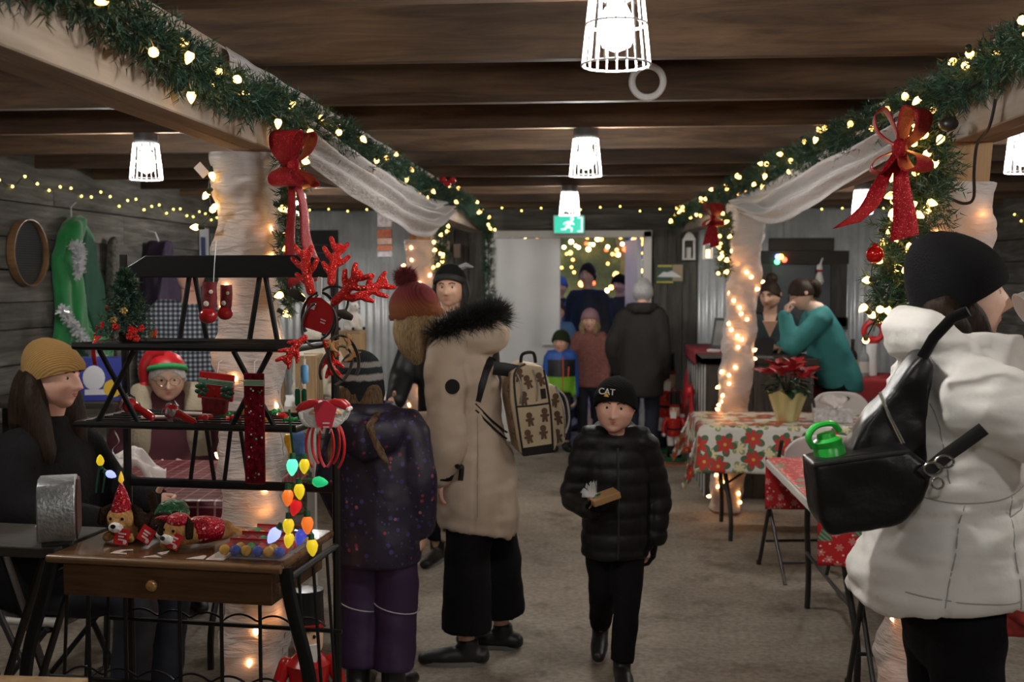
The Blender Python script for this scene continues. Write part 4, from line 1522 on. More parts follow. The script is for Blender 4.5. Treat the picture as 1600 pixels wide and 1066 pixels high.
# metal drum box beside the rack on a dark folding stand
M_DULLM = mat('hammered_metal', (.34, .35, .36), .42, .85, var=.15, vscale=40, bmp=.25, bscale=90)
root = thing('metal_drum', 'grey metal drum box with rounded top beside the brown rack table', 'metal box', V((*rk(-.385, .13, 0)[:2], .9105)), math.radians(22))
prof = [(-.07, .0), (.07, .0), (.085, .03), (.085, .11), (.06, .158), (.03, .172), (-.03, .172), (-.06, .158), (-.085, .11), (-.085, .03)]
mb = MB(); mb.prism(prof, .10); bd = mb.build('body', M_DULLM, root, angle=50, bevel=.004); bd.rotation_euler = (0, 0, PI / 2); bd.location = (0, 0, .012)
mb = MB(); mb.prism([(x * .93, z * .93 + .006) for x, z in prof], .006, TR(0, -.052, 0)); sp = mb.build('end_panel', mat('drum_end', (.06, .03, .03), .3), bd, smooth=False)
for x in (-.055, .055):
    mb = MB(); mb.sphere((-.052 + .0, x, .055), .005, 8, 6); mb.build('rivet', M_GALV, root)
mb = MB(); mb.box((0, 0, .006), (.08, .12, .012)); mb.build('foot', M_BLACKPL, root, smooth=False)
zs = .9095
root = thing('folding_stand', 'dark wooden folding stand under the grey metal drum', 'stand', rk(-.547, .185, 0), RKR)
mb = MB(); mb.box((0, 0, zs - .0155), (.40, .27, .03)); mb.build('top', M_DARKWOOD, root, smooth=False, bevel=.004)
for s in (-1, 1):
    for y in (-.10, .10):
        y += .012 * s
        mb = MB(); mb.tube([(s * .16, y, 0), (-s * .15, y, zs - .035)], [(.008, .018)] * 2, 6, up=(0, 1, 0)); mb.build('leg', M_BLACK, root)
    mb = MB(); mb.tube([(s * .14, -.10, .06), (s * .14, .10, .06)], .008, 8); mb.build('stretcher', M_BLACK, root)
# wooden corner at the lower edge of the picture
root = thing('wooden_bench', 'light wooden plank bench end below the rack drawer', 'bench', (-1.36, 2.26, 0))
mb = MB(); mb.box((0, 0, .735), (.40, .20, .03)); mb.build('seat', M_POSTW, root, smooth=False, bevel=.003)
for s in (-1, 1):
    mb = MB(); mb.box((s * .17, 0, .36), (.04, .16, .72)); mb.build('leg', M_POSTW, root, smooth=False)
# ------------------------------------------------------------------ nutcracker behind the rack
def nutcracker(label, loc, rz, H, beard=True):
    s = H
    root = thing('nutcracker', label, 'nutcracker', loc, rz)
    R_, K_, G_, W_ = mat('nut_red', (.42, .012, .012), .25), mat('nut_black', (.01, .01, .01), .25), mat('nut_green', (.01, .10, .04), .3), mat('nut_white', (.78, .76, .72), .6)
    mb = MB(); mb.lathe([(.17 * s, 0), (.17 * s, .03 * s), (.15 * s, .05 * s)], 16); mb.build('stand', G_, root)
    for k in (-1, 1):
        mb = MB(); mb.lathe([(.05 * s, .05 * s), (.06 * s, .07 * s), (.045 * s, .16 * s), (.05 * s, .22 * s)], 12, 0, TR(k * .055 * s, 0, 0)); mb.build('boot', K_, root)
        mb = MB(); mb.lathe([(.045 * s, .20 * s), (.055 * s, .30 * s), (.05 * s, .38 * s)], 12, 0, TR(k * .055 * s, 0, 0)); mb.build('leg', W_, root)
        mb = MB(); mb.tube([(k * .12 * s, 0, .60 * s), (k * .16 * s, -.01 * s, .50 * s), (k * .15 * s, -.04 * s, .40 * s)], [.04 * s, .036 * s, .03 * s], 10, round_=True); a = mb.build('arm', R_, root)
        mb = MB(); mb.sphere((k * .15 * s, -.045 * s, .38 * s), .032 * s, 10, 8); mb.build('hand', W_, a)
    mb = MB(); mb.lathe([(.10 * s, .36 * s), (.115 * s, .40 * s), (.105 * s, .5 * s), (.12 * s, .6 * s), (.06 * s, .66 * s)], 16); t = mb.build('coat', R_, root)
    mb = MB(); mb.lathe([(.112 * s, .455 * s), (.112 * s, .485 * s)], 16); mb.build('belt', K_, t)
    for z in (.54, .58, .42):
        mb = MB(); mb.sphere((0, -.115 * s, z * s), .012 * s, 8, 6); mb.build('button', mat('gold_foil', (.55, .36, .12), .25, .7), t)
    mb = MB(); mb.lathe([(.055 * s, .64 * s), (.075 * s, .68 * s), (.078 * s, .76 * s), (.07 * s, .80 * s)], 14); h = mb.build('head', M_FACE, root)
    mb = MB(); mb.prism([(-.05 * s, .72 * s), (.05 * s, .72 * s), (.04 * s, .63 * s), (0, .58 * s), (-.04 * s, .63 * s)], .04 * s, TR(0, -.068 * s, 0)); mb.build('beard', W_, h)
    for k in (-1, 1):
        mb = MB(); mb.sphere((k * .028 * s, -.074 * s, .76 * s), .010 * s, 8, 6); mb.build('eye', K_, h)
    mb = MB(); mb.lathe([(.082 * s, .79 * s), (.085 * s, .81 * s), (.08 * s, .96 * s), (.085 * s, 1.0 * s), (.01 * s, 1.0 * s)], 14); c = mb.build('tall_hat', K_, root)
    mb = MB(); mb.lathe([(.087 * s, .80 * s), (.087 * s, .825 * s)], 14); mb.build('hat_band', R_, c)
    return root


nutcracker('red and green nutcracker standing on the floor behind the rack legs', (-.98, 3.55, 0), .3, .62)

# ------------------------------------------------------------------ the weathered wall: sieve, elf costume, coats
root = thing('round_sieve', 'large round sieve with a thin wooden rim hanging on the plank wall', 'sieve', (WX0 + .06, at(22, 395, 6.3).y, at(22, 395, 6.3).z))
p = at(18, 395, 6.6); root.location = (WX0 + .065, 6.62, p.z)
mb = MB(); mb.tube([(0, .205 * math.cos(a), .205 * math.sin(a)) for a in np.linspace(0, 2 * PI, 48, endpoint=False)], [(.006, .03)] * 48, 6, closed=True, up=(1, 0, 0)); mb.build('rim', M_LAM2, root)
mb = MB()
for k in range(-13, 14):
    q = k * .0148; h = math.sqrt(max(.0001, .203 ** 2 - q * q))
    mb.tube([(0, q, -h), (0, q, h)], .0012, 3); mb.tube([(0.001, -h, q), (0.001, h, q)], .0012, 3)
mb.lathe([(.001, 0), (.203, 0), (.203, .002), (.001, .002)], 40, 1, RY(PI / 2) @ TR(0, 0, -.012))
o = mb.build('mesh', [mat('dark_wire', (.05, .05, .05), .6), mat('sieve_backing', (.03, .03, .028), .8)], root); o['kind'] = 'stuff'

M_ELF = mat('elf_green_felt', (.012, .22, .055), .75, var=.15, bmp=.25, bscale=60, sheen=.4)
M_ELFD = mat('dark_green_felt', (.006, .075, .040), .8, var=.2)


def cloth_on_wall(name, poly, th, m_, parent, x, voxel=.012, it=6, fold=.02, fs=11, disp=True):
    """puffy garment hanging on the left wall; poly is (y, z)"""
    mb = MB(); mb.prism(poly, th, RZ(PI / 2))
    f = (lambda co, no: fold * nzs(co, fs * 1.5, fs * 1.5, fs * .3, x)) if disp else None
    o = mobj(name, fuse(mb, voxel, it, f), m_, parent)
    o.location = (x, 0, 0)
    return o


root = thing('elf_costume', 'green felt elf costume hanging on the plank wall, edged with silver tinsel', 'costume', (WX0 + .05, 7.22, 1.10))
root.scale = (1.1, 1.2, 1.05)
# wall coordinates: y grows away from the camera; built around the hook
cloth_on_wall('tunic', [(-.05, .93), (.03, .93), (.16, .80), (.30, .42), (.34, .10), (.22, .0), (.05, .02), (-.12, .12), (-.20, .02), (-.26, .12), (-.22, .40), (-.25, .66), (-.17, .82)], .07, M_ELF, root, .03)
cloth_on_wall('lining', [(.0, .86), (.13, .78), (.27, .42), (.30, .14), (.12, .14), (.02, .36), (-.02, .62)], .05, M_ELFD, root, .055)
cloth_on_wall('collar', [(-.24, .64), (-.10, .88), (0.02, .92), (-.05, .72), (-.02, .40), (.04, .20), (.20, .08), (.34, .12), (.30, -.02), (.08, .03), (-.09, .16), (-.13, .5)], .09, M_ELF, root, .052)
mb = MB(); mb.tube([(.0, 0, .92), (.0, .0, .99), (.02, .02, 1.02)], .004, 6); mb.build('hanger_hook', M_GALV, root)
r_ = np.random.default_rng(3)


def tinsel(path, rad, n, m_, name, par, L=.03):
    P = np.array(cr(path, 6)); vs, fs = [], []
    for k in range(n):
        i = r_.integers(0, len(P) - 1); c = P[i] + (P[i + 1] - P[i]) * r_.random()
        d = r_.normal(size=3); d /= np.linalg.norm(d); w_ = np.cross(d, r_.normal(size=3)); w_ *= .004 / np.linalg.norm(w_)
        e = c + d * rad * r_.uniform(.6, 1.2); o = len(vs); vs += [tuple(c - w_), tuple(c + w_), tuple(e + w_), tuple(e - w_)]; fs.append((o, o + 1, o + 2, o + 3))
    mb = MB(); mb.v, mb.f, mb.m = vs, fs, [0] * len(fs)
    o = mb.build(name, m_, par, smooth=False); o['kind'] = 'stuff'
    return o


M_TINSEL = mat('tinsel', (.85, .86, .90), .25, .35)
tinsel([(.12, -.20, .74), (.13, -.14, .70), (.12, -.15, .62), (.11, -.14, .56)], .045, 500, M_TINSEL, 'tinsel', root)
tinsel([(.10, -.31, .34), (.12, -.20, .22), (.13, -.10, .12), (.14, .0, .04), (.14, .08, -.0)], .042, 900, M_TINSEL, 'tinsel', root)
root = thing('grey_garment', 'long mottled grey garment hanging behind the elf costume', 'garment', (WX0 + .05, 7.77, .98))
cloth_on_wall('cloth', [(-.05, .95), (.03, .98), (.12, .7), (.2, .2), (.18, .0), (-.02, .02), (-.05, .5)], .06, mat('mottled_grey', (.10, .095, .08), .9, var=.6, vscale=40), root, .03)
root = thing('purple_coat', 'dark purple coat hanging on the plank wall near the plaid shirt', 'coat', (WX0 + .06, 8.5, .80))
cloth_on_wall('cloth', [(-.07, 1.15), (.07, 1.15), (.2, .9), (.32, .4), (.3, .05), (-.28, .05), (-.27, .45), (-.15, .9)], .16, mat('dark_purple', (.030, .018, .045), .85, var=.2), root, .08)
mb = MB(); mb.tube([(.08, 0, 1.12), (.04, 0, 1.22), (-.03, 0, 1.24)], .006, 6); mb.build('hook', M_GALV, root)
root = thing('wall_poster', 'white and blue paper notice on the plank wall', 'poster', (WX0 + .045, 9.72, 1.96))
mb = MB(); mb.box((0, 0, 0), (.006, .22, .30)); mb.build('sheet', mat('poster_white', (.7, .71, .74), .6), root, smooth=False)
mb = MB(); mb.box((.004, -.04, -.03), (.002, .12, .20)); mb.build('picture', mat('poster_blue', (.06, .08, .22), .6), root, smooth=False)
root = thing('wall_panel', 'pale grey board panel beside the notice on the plank wall', 'panel', (WX0 + .045, 10.12, 1.80))
mb = MB(); mb.box((0, 0, 0), (.02, .45, .55)); mb.build('board', mat('grey_panel', (.18, .18, .18), .7, var=.15), root, smooth=False)
G = [(WX0 + .12, 9.85 + .13 * math.cos(a), 1.70 + .13 * math.sin(a)) for a in np.linspace(0, 2 * PI, 18)]
garland('small fir wreath with a few lights on the plank wall', G, .05, 500, 61, 'small_wreath')
lights('few yellow lights on the small wall wreath', [V(G[3]) + V((.04, 0, 0)), V(G[8]) + V((.04, 0, 0)), V(G[13]) + V((.04, 0, 0)), V(G[15]) + V((.04, 0, 0))], ME_LED, 71, False, socket=False)

# ------------------------------------------------------------------ tables of the left stall
M_PLTABLE = mat('white_plastic', (.66, .64, .60), .45)
M_LEGG = mat('dark_grey_steel', (.045, .045, .045), .4, .5)


def uvco(nt, scale):
    tc = nt.nodes.new('ShaderNodeTexCoord')
    mp = nt.nodes.new('ShaderNodeMapping')
    mp.inputs['Scale'].default_value = (scale, scale, scale)
    nt.links.new(tc.outputs['UV'], mp.inputs[0])
    return mp.outputs[0]


def cellxy(nt, co, randomness=.55, off=0.0):
    """offset from the nearest cell centre, and the cell's colour"""
    if off:
        ad = nt.nodes.new('ShaderNodeVectorMath'); ad.operation = 'ADD'
        nt.links.new(co, ad.inputs[0]); ad.inputs[1].default_value = (off, off * .7, 0); co = ad.outputs[0]
    v = N(nt, 'ShaderNodeTexVoronoi', _voronoi_dimensions='2D', Scale=1.0, Randomness=randomness)
    nt.links.new(co, v.inputs['Vector'])
    s = nt.nodes.new('ShaderNodeVectorMath'); s.operation = 'SUBTRACT'
    nt.links.new(co, s.inputs[0]); nt.links.new(v.outputs['Position'], s.inputs[1])
    sp = nt.nodes.new('ShaderNodeSeparateXYZ'); nt.links.new(s.outputs[0], sp.inputs[0])
    sc_ = nt.nodes.new('ShaderNodeSeparateColor'); nt.links.new(v.outputs['Color'], sc_.inputs[0])
    return sp.outputs[0], sp.outputs[1], sc_.outputs[0], v.outputs['Distance']


def flower(nt, co, R_, petals, off=0.0, rot=0.0, rnd=.55):
    x, y, c, d = cellxy(nt, co, rnd, off)
    a = math_(nt, 'ADD', math_(nt, 'ARCTAN2', y, x), math_(nt, 'ADD', math_(nt, 'MULTIPLY', c, 6.0), rot))
    k = math_(nt, 'ABSOLUTE', math_(nt, 'COSINE', math_(nt, 'MULTIPLY', a, petals / 2)))
    lim = math_(nt, 'ADD', math_(nt, 'MULTIPLY', k, R_ * .55), R_ * .45)
    return math_(nt, 'LESS_THAN', d, lim), d


def poinsettia_cloth():
    m, nt, b = _new('poinsettia_cloth')
    co = uvco(nt, 6.0)
    g, _ = flower(nt, co, .47, 5, 0, .5)
    f, d = flower(nt, co, .35, 6)
    y2, _ = flower(nt, co, .22, 7, .5)
    g2, _ = flower(nt, co, .30, 4, .5, .3)
    ctr = math_(nt, 'LESS_THAN', d, .06)
    col = mixc(nt, g2, (.66, .63, .57), (.28, .33, .16))
    col = mixc(nt, y2, col, (.70, .62, .36))
    col = mixc(nt, g, col, (.07, .14, .07))
    col = mixc(nt, f, col, (.52, .035, .025))
    col = mixc(nt, ctr, col, (.55, .42, .06))
    nt.links.new(col, b.inputs['Base Color'])
    b.inputs['Roughness'].default_value = .42
    return m


def redtree_cloth():
    m, nt, b = _new('red_tree_cloth')
    co = uvco(nt, 7.0)
    x, y, c, d = cellxy(nt, co, .5)
    ax = math_(nt, 'ABSOLUTE', x)
    tri = math_(nt, 'LESS_THAN', ax, math_(nt, 'MULTIPLY', math_(nt, 'SUBTRACT', .30, y), .42))
    lo = math_(nt, 'GREATER_THAN', y, -.25)
    tree = math_(nt, 'MULTIPLY', math_(nt, 'MULTIPLY', tri, lo), math_(nt, 'GREATER_THAN', c, .45))
    stripe = math_(nt, 'GREATER_THAN', math_(nt, 'SINE', math_(nt, 'MULTIPLY', math_(nt, 'ADD', y, x), 40)), -.1)
    s1, _ = flower(nt, uvco(nt, 16), .30, 6, .3, 0, .9)
    co3 = uvco(nt, 34)
    _, _, c3, d3 = cellxy(nt, co3, 1.0)
    dots = math_(nt, 'MULTIPLY', math_(nt, 'LESS_THAN', d3, .16), math_(nt, 'GREATER_THAN', c3, .5))
    fl_c = math_(nt, 'MULTIPLY', s1, .35)
    col = mixc(nt, fl_c, (.52, .018, .022), (.85, .6, .55))
    col = mixc(nt, dots, col, (.80, .6, .55))
    tr = mixc(nt, stripe, (.06, .16, .09), (.22, .34, .24))
    col = mixc(nt, tree, col, tr)
    nt.links.new(col, b.inputs['Base Color'])
    b.inputs['Roughness'].default_value = .38
    return m


def gingham(name, c0, c1, scale):
    m, nt, b = _new(name)
    co = uvco(nt, scale)
    sp = nt.nodes.new('ShaderNodeSeparateXYZ'); nt.links.new(co, sp.inputs[0])
    k = [math_(nt, 'GREATER_THAN', math_(nt, 'FRACT', sp.outputs[i]), .88) for i in (0, 1)]
    f = math_(nt, 'MAXIMUM', k[0], k[1])
    nt.links.new(mixc(nt, f, c0, c1), b.inputs['Base Color'])
    b.inputs['Roughness'].default_value = .4
    return m


M_POIN, M_RTREE, M_GING = poinsettia_cloth(), redtree_cloth(), gingham('dark_red_check', (.12, .008, .018), (.42, .22, .22), 14)


def folding_table(label, loc, rz, L, D, H=.74, group=None, legm=None):
    root = thing('folding_table', label, 'table', loc, rz, group)
    mb = MB(); mb.box((0, 0, H - .0225), (L, D, .045)); mb.build('table_top', M_PLTABLE, root, smooth=False, bevel=.012, bseg=3)
    for s in (-1, 1):
        for y in (-1, 1):
            x = s * (L / 2 - .17)
            mb = MB(); mb.tube(cr([(x - s * .03, y * (D / 2 - .10), 0), (x - s * .03, y * (D / 2 - .12), .18), (x, y * (D / 2 - .22), .46), (x, y * (D / 2 - .25), H - .045)], 5), .0145, 8)
            mb.build('leg', legm or M_LEGG, root)
        mb = MB(); mb.tube([(s * (L / 2 - .18), -(D / 2 - .16), .30), (s * (L / 2 - .18), (D / 2 - .16), .30)], .009, 8); mb.build('crossbar', legm or M_LEGG, root)
        mb = MB(); mb.tube([(s * (L / 2 - .18), 0, .30), (s * .12, 0, H - .05)], .008, 8); mb.build('brace', legm or M_LEGG, root)
    return root


def tablecloth(label, loc, rz, L, D, H, ox, oy, m_, seed=0, one_end=False, name='tablecloth'):
    top = H + .004

    def fn(u, v):
        x, y = (u - .5) * (L + 2 * ox), (v - .5) * (D + 2 * oy)
        ex, ey = max(0, abs(x) - L / 2), max(0, abs(y) - D / 2)
        sx, sy = (1 if x > 0 else -1), (1 if y > 0 else -1)
        drop = math.hypot(ex, ey)
        X, Y_, Z = x, y, top
        if drop > 0:
            wv = .5 + .5 * math.sin((x * sy * 17 if ey > ex else y * sx * 17) + seed)
            out = .010 + min(drop, .3) * .10 * wv
            X = sx * (L / 2 + out) if ex > 0 else x
            Y_ = sy * (D / 2 + out) if ey > 0 else y
            if ex > 0 and ey > 0:
                k = min(ex, ey) / max(ex, ey)
                X += sx * k * drop * .30; Y_ += sy * k * drop * .30
            Z = top - drop + min(.008, drop * .2)
        else:
            Z += .001 * NZ.noise(V((x * 4, y * 4, seed)))
        return (X, Y_, Z)
    mb = MB(); mb.grid(fn, int((L + 2 * ox) / .022), int((D + 2 * oy) / .022), uv=lambda u, v: (u * (L + 2 * ox) + seed, v * (D + 2 * oy)))
    o = mb.build(name, m_, angle=0, solid=.0015); o.location = loc; o.rotation_euler = (0, 0, rz)
    return tag(o, label, 'tablecloth')


folding_table('folding table under the dark red checked cloth behind the rack', (-1.90, 4.85, 0), .05, .85, 1.0)
tablecloth('dark red checked cloth on the table behind the rack', (-1.90, 4.85, 0), .05, .85, 1.0, .74, .14, .10, M_GING, 1)
mb = MB()
r_ = random.Random(2)
mb.grid(lambda u, v: ((u - .5) * .22, (v - .5) * .18, .05 + .05 * NZ.noise(V((u * 4, v * 4, 2))) + .05 * math.sin(u * 5)), 14, 12)
o = mb.build('tissue_paper', mat('white_tissue', (.78, .72, .70), .7), solid=.002); o.location = (-2.02, 4.62, .79); o.rotation_euler = (.3, .1, .4); tag(o, 'crumpled white tissue paper on the dark red checked cloth', 'tissue paper')
for k, (px, py, c, lb) in enumerate(((424, 716, (.70, .28, .03), 'orange snack packet standing behind the red foil strip'), (438, 712, (.75, .42, .04), 'yellow snack packet standing behind the red foil strip'), (452, 722, (.10, .20, .45), 'blue snack packet standing beside the yellow one'))):
    mb = MB(); mb.prism([(-.05, 0), (.05, 0), (.045, .15), (-.045, .15)], .045)
    o = mobj('snack_packet', fuse(mb, .006, 4), mat('packet_%d' % k, c, .25, .1, var=.35, vscale=30)); o.location = (at(px, py, 5.15).x, 5.10 + .075 * k, .755); o.rotation_euler = (0, 0, .2 * k); tag(o, lb, 'snack packet')

# far stall table with pale cloth, crates, plush bears
folding_table('folding table under pale printed cloth, polar bear crate standing on it', (-1.98, 8.0, 0), 0, .95, 1.5)
tablecloth('pale cloth with red print on the polar bear table', (-1.98, 8.0, 0), 0, .95, 1.5, .74, .10, .14, mat('pale_cloth', (.62, .56, .52), .5, var=.25, vscale=9), 3)
M_PINE = wood('pale_pine', (.42, .27, .13), (.55, .38, .20), (.62, .45, .27), 'Z', .6)


def crate(label, loc, rz, w_, d_, h_):
    root = thing('wooden_crate', label, 'crate', loc, rz)
    n_ = max(3, int(round(h_ / .09)))
    for z in (.008, h_ - .008):
        mb = MB(); mb.box((0, 0, z), (w_, d_, .016)); mb.build('end_board', M_PINE, root, smooth=False)
    for s in (-1, 1):
        for k in range(4):
            mb = MB(); mb.box((0, 0, 0), (.011, d_ / 4 - .012, h_ - .034)); b_ = mb.build('slat', M_PINE, root, smooth=False); b_.location = (s * (w_ / 2 - .006), -d_ / 2 + (k + .5) * d_ / 4, h_ / 2)
    for k in range(4):
        if k == 1:
            continue
        mb = MB(); mb.box((0, 0, 0), (w_ / 4 - .012, .011, h_ - .034)); b_ = mb.build('slat', M_PINE, root, smooth=False); b_.location = (-w_ / 2 + (k + .5) * w_ / 4, -d_ / 2 + .006, h_ / 2)
    return root


crate('upright pale pine crate carrying two white plush bears', (-1.95, 8.05, .746), .02, .33, .26, .52)
crate('pale pine slatted crate on the table behind the rack corner', (-1.585, 5.60, .961), .05, .22, .20, .30)


def polar(label, loc, rz, s=1.0, sit=True, m_=None, scarf=True):
    root = thing('plush_bear', label, 'plush toy', loc, rz)
    m_ = m_ or M_SNOWY
    mb = MB()
    mb.tube([(0, .02, .055), (0, .01, .095), (0, -.01, .15)], [.062, .06, .042], 14, round_=True, T=MX.Scale(s, 4))
    mb.sphere((0, -.03, .19), (.042, .044, .040), 14, 10, T=MX.Scale(s, 4)); mb.sphere((0, -.07, .18), (.02, .024, .018), 10, 8, T=MX.Scale(s, 4))
    for k in (-1, 1):
        mb.sphere((k * .032, -.015, .222), .013, 8, 6, T=MX.Scale(s, 4))
        mb.tube([(k * .045, -.02, .12), (k * .055, -.05, .08), (k * .05, -.065, .045)], [.022, .02, .018], 10, round_=True, T=MX.Scale(s, 4))
        mb.tube([(k * .04, .0, .03), (k * .055, -.06, .022)], [.03, .022], 10, round_=True, T=MX.Scale(s, 4))
    mobj('body', fuse(mb, .006 * s, 4), m_, root)
    mb = MB(); mb.sphere((0, -.094 * s, .184 * s), .008 * s, 8, 6); mb.build('nose', M_EYE, root)
    for k in (-1, 1):
        mb = MB(); mb.sphere((k * .018 * s, -.068 * s, .203 * s), .005 * s, 8, 6); mb.build('eye', M_EYE, root)
        mb = MB(); mb.sphere((k * .055 * s, -.083 * s, .022 * s), (.016 * s, .004 * s, .014 * s), 8, 6); mb.build('paw_pad', M_DBROWN, root)
    if scarf:
        mb = MB(); mb.tube([(.046 * s * math.cos(a), -.015 * s + .046 * s * math.sin(a), .152 * s) for a in np.linspace(0, 2 * PI, 20, endpoint=False)], .009 * s, 8, closed=True); mb.box((.0, -.066 * s, .12 * s), (.02 * s, .01 * s, .05 * s)); mb.build('scarf', M_RED, root)
    return root


polar('white plush bear with a red scarf sitting on the pine crate', (-2.02, 8.02, 1.267), .3, .95)
polar('plain white plush bear sitting on the pine crate', (-1.87, 8.06, 1.267), .9, .92, scarf=False)
polar('big cream plush bear on the table behind the antler headbands', (-1.65, 6.20, .962), .5, 2.1, m_=M_CREAM, scarf=False)
polar('brown and cream plush bear sitting behind the rack crest', (-1.82, 5.82, .962), -.1, 1.5, m_=mat('brown_plush', (.26, .15, .06), .9, bmp=.5, bscale=100), scarf=False)
root = thing('plush_stand', 'low white box table under the large plush bears', 'box', (-1.70, 5.95, 0))
mb = MB(); mb.box((0, 0, .93), (.47, .94, .06)); mb.build('top', M_PLTABLE, root, smooth=False, bevel=.006)
for sx in (-1, 1):
    for sy in (-1, 1):
        mb = MB(); mb.box((sx * .20, sy * .42, .45), (.04, .04, .90)); mb.build('leg', M_PLTABLE, root, smooth=False)


def tin(label, loc, r0, h, c, band):
    root = thing('tin_can', label, 'tin', loc)
    mb = MB(); mb.lathe([(r0, 0), (r0, h)], 20); mb.build('body', mat('tin_white', (.62, .62, .60), .35, .3), root)
    mb = MB(); mb.lathe([(r0 * 1.015, h * .25), (r0 * 1.015, h * .72)], 20); mb.build('label_band', mat('tin_' + band, c, .4), root)
    mb = MB(); mb.lathe([(r0 * 1.05, h), (r0 * 1.05, h + .012), (r0 * .9, h + .014)], 20); mb.build('lid', M_PLTABLE, root)


tin('blue and white tin on the polar bear table beside the striped hat', (-1.98, 7.48, .747), .06, .17, (.05, .16, .36), 'blue')
tin('blue and white tin stacked inside the pine crate opening', (-2.03, 7.80, .747), .06, .30, (.05, .18, .42), 'blue2')
tin('tall red can of sweets next to the lit fabric post', (-1.63, 7.5, .747), .05, .24, (.45, .01, .02), 'red')
r_ = random.Random(12)
for k in range(14):                # small goods piled on the near end of that table
    c = ((.6, .05, .06), (.7, .68, .66), (.5, .02, .03), (.08, .3, .12))[k % 4]
    nm = ('pink red', 'white', 'dark red', 'green')[k % 4]
    mb = MB(); mb.sphere((0, 0, 0), (.021, .018, .0145), 10, 8); mb.tube([(-.036, 0, 0), (-.018, 0, 0), (0, 0, 0), (.018, 0, 0), (.036, 0, 0)], [.012, .004, .012, .004, .012], 8)
    o = mb.build('wrapped_sweet', mat('sweet_%d' % (k % 4), c, .25, var=.2)); o.location = (-1.85 + .085 * (k % 5) + r_.uniform(-.002, .002), 7.30 + .055 * (k // 5) + r_.uniform(-.003, .003), .7605); o.rotation_euler = (0, 0, r_.uniform(-.3, .3)); tag(o, '%s wrapped sweet on the pale cloth of the polar bear table' % nm, 'sweet', '%s sweets on the polar bear table' % nm)

root = thing('chalkboard', 'small black chalkboard on the corrugated wall beyond the rack', 'chalkboard', at(497, 392, 11.0))
mb = MB(); mb.box((0, .02, 0), (.40, .02, .42)); mb.build('board', mat('slate', (.012, .014, .014), .7, var=.3), root, smooth=False)
mb = MB(); mb.box((0, .006, .06), (.2, .002, .006)); mb.box((0, .006, -.02), (.16, .002, .006)); mb.build('chalk_line', mat('chalk', (.12, .13, .13), .9), root, smooth=False)
root = thing('hanging_sign', 'narrow hanging ornament with pale and rust bands under the swag', 'ornament', at(601, 357, 6.4))
for k, (c, z, h) in enumerate((((.62, .55, .58), .07, .12), ((.45, .12, .06), -.03, .05), ((.6, .4, .32), -.075, .035), ((.5, .15, .08), -.115, .03), ((.55, .5, .55), -.15, .03))):
    mb = MB(); mb.box((0, 0, z), (.085, .012, h)); mb.build('band', mat('sign_%d' % k, c, .7, var=.3, vscale=50), root, smooth=False)
mb = MB(); mb.tube([(-.03, 0, .13), (0, 0, .162), (.03, 0, .13)], .002, 5); mb.build('cord', M_WIRE, root)
for k, (px, py, lb) in enumerate(((697, 385, 'small white carved hanging figure on the metal wall beside the white door'), (714, 392, 'small brown picture block hanging beside the carved figure'))):
    root = thing('wall_ornament', lb, 'ornament', at(px, py, 10.9))
    mb = MB(); mb.box((0, 0, 0), (.07, .02, .10 + .04 * k)); mb.build('block', mat('orn_%d' % k, ((.4, .28, .22), (.16, .10, .07))[k], .6), root, smooth=False, bevel=.006)
    mb = MB(); mb.tube([(0, 0, .05), (0, 0, .35)], .003, 5); mb.build('cord', M_WIRE, root)

# blue carton and chair behind the seated women
root = thing('blue_carton', 'blue carton with yellow and white print behind the mustard beanie', 'carton', (-2.83, 6.0, .9805), .25)
mb = MB(); mb.box((0, 0, .11), (.26, .16, .24)); mb.build('box', mat('carton_blue', (.035, .05, .30), .4), root, smooth=False, bevel=.004)
mb = MB(); mb.lathe([(.001, 0), (.05, 0), (.05, .002)], 18, 0, TR(.07, -.082, .06) @ RX(PI / 2)); mb.build('yellow_dot', mat('print_yellow', (.7, .45, .04), .5), root)
mb = MB(); mb.sphere((-.03, -.081, .12), (.06, .002, .07), 12, 8); mb.box((-.02, -.0815, .04), (.12, .002, .03)); mb.build('white_print', mat('print_white', (.65, .65, .7), .5), root)
root = thing('supply_shelf', 'low grey shelf along the plank wall under the blue carton', 'shelf', (-3.10, 6.0, 0), 0)
mb = MB(); mb.box((0, 0, .955), (.84, .40, .03)); mb.build('board', M_DARKWOOD, root, smooth=False)
for sx in (-1, 1):
    for sy in (-1, 1):
        mb = MB(); mb.box((sx * .4, sy * .18, .47), (.04, .04, .94)); mb.build('leg', M_DARKWOOD, root, smooth=False)


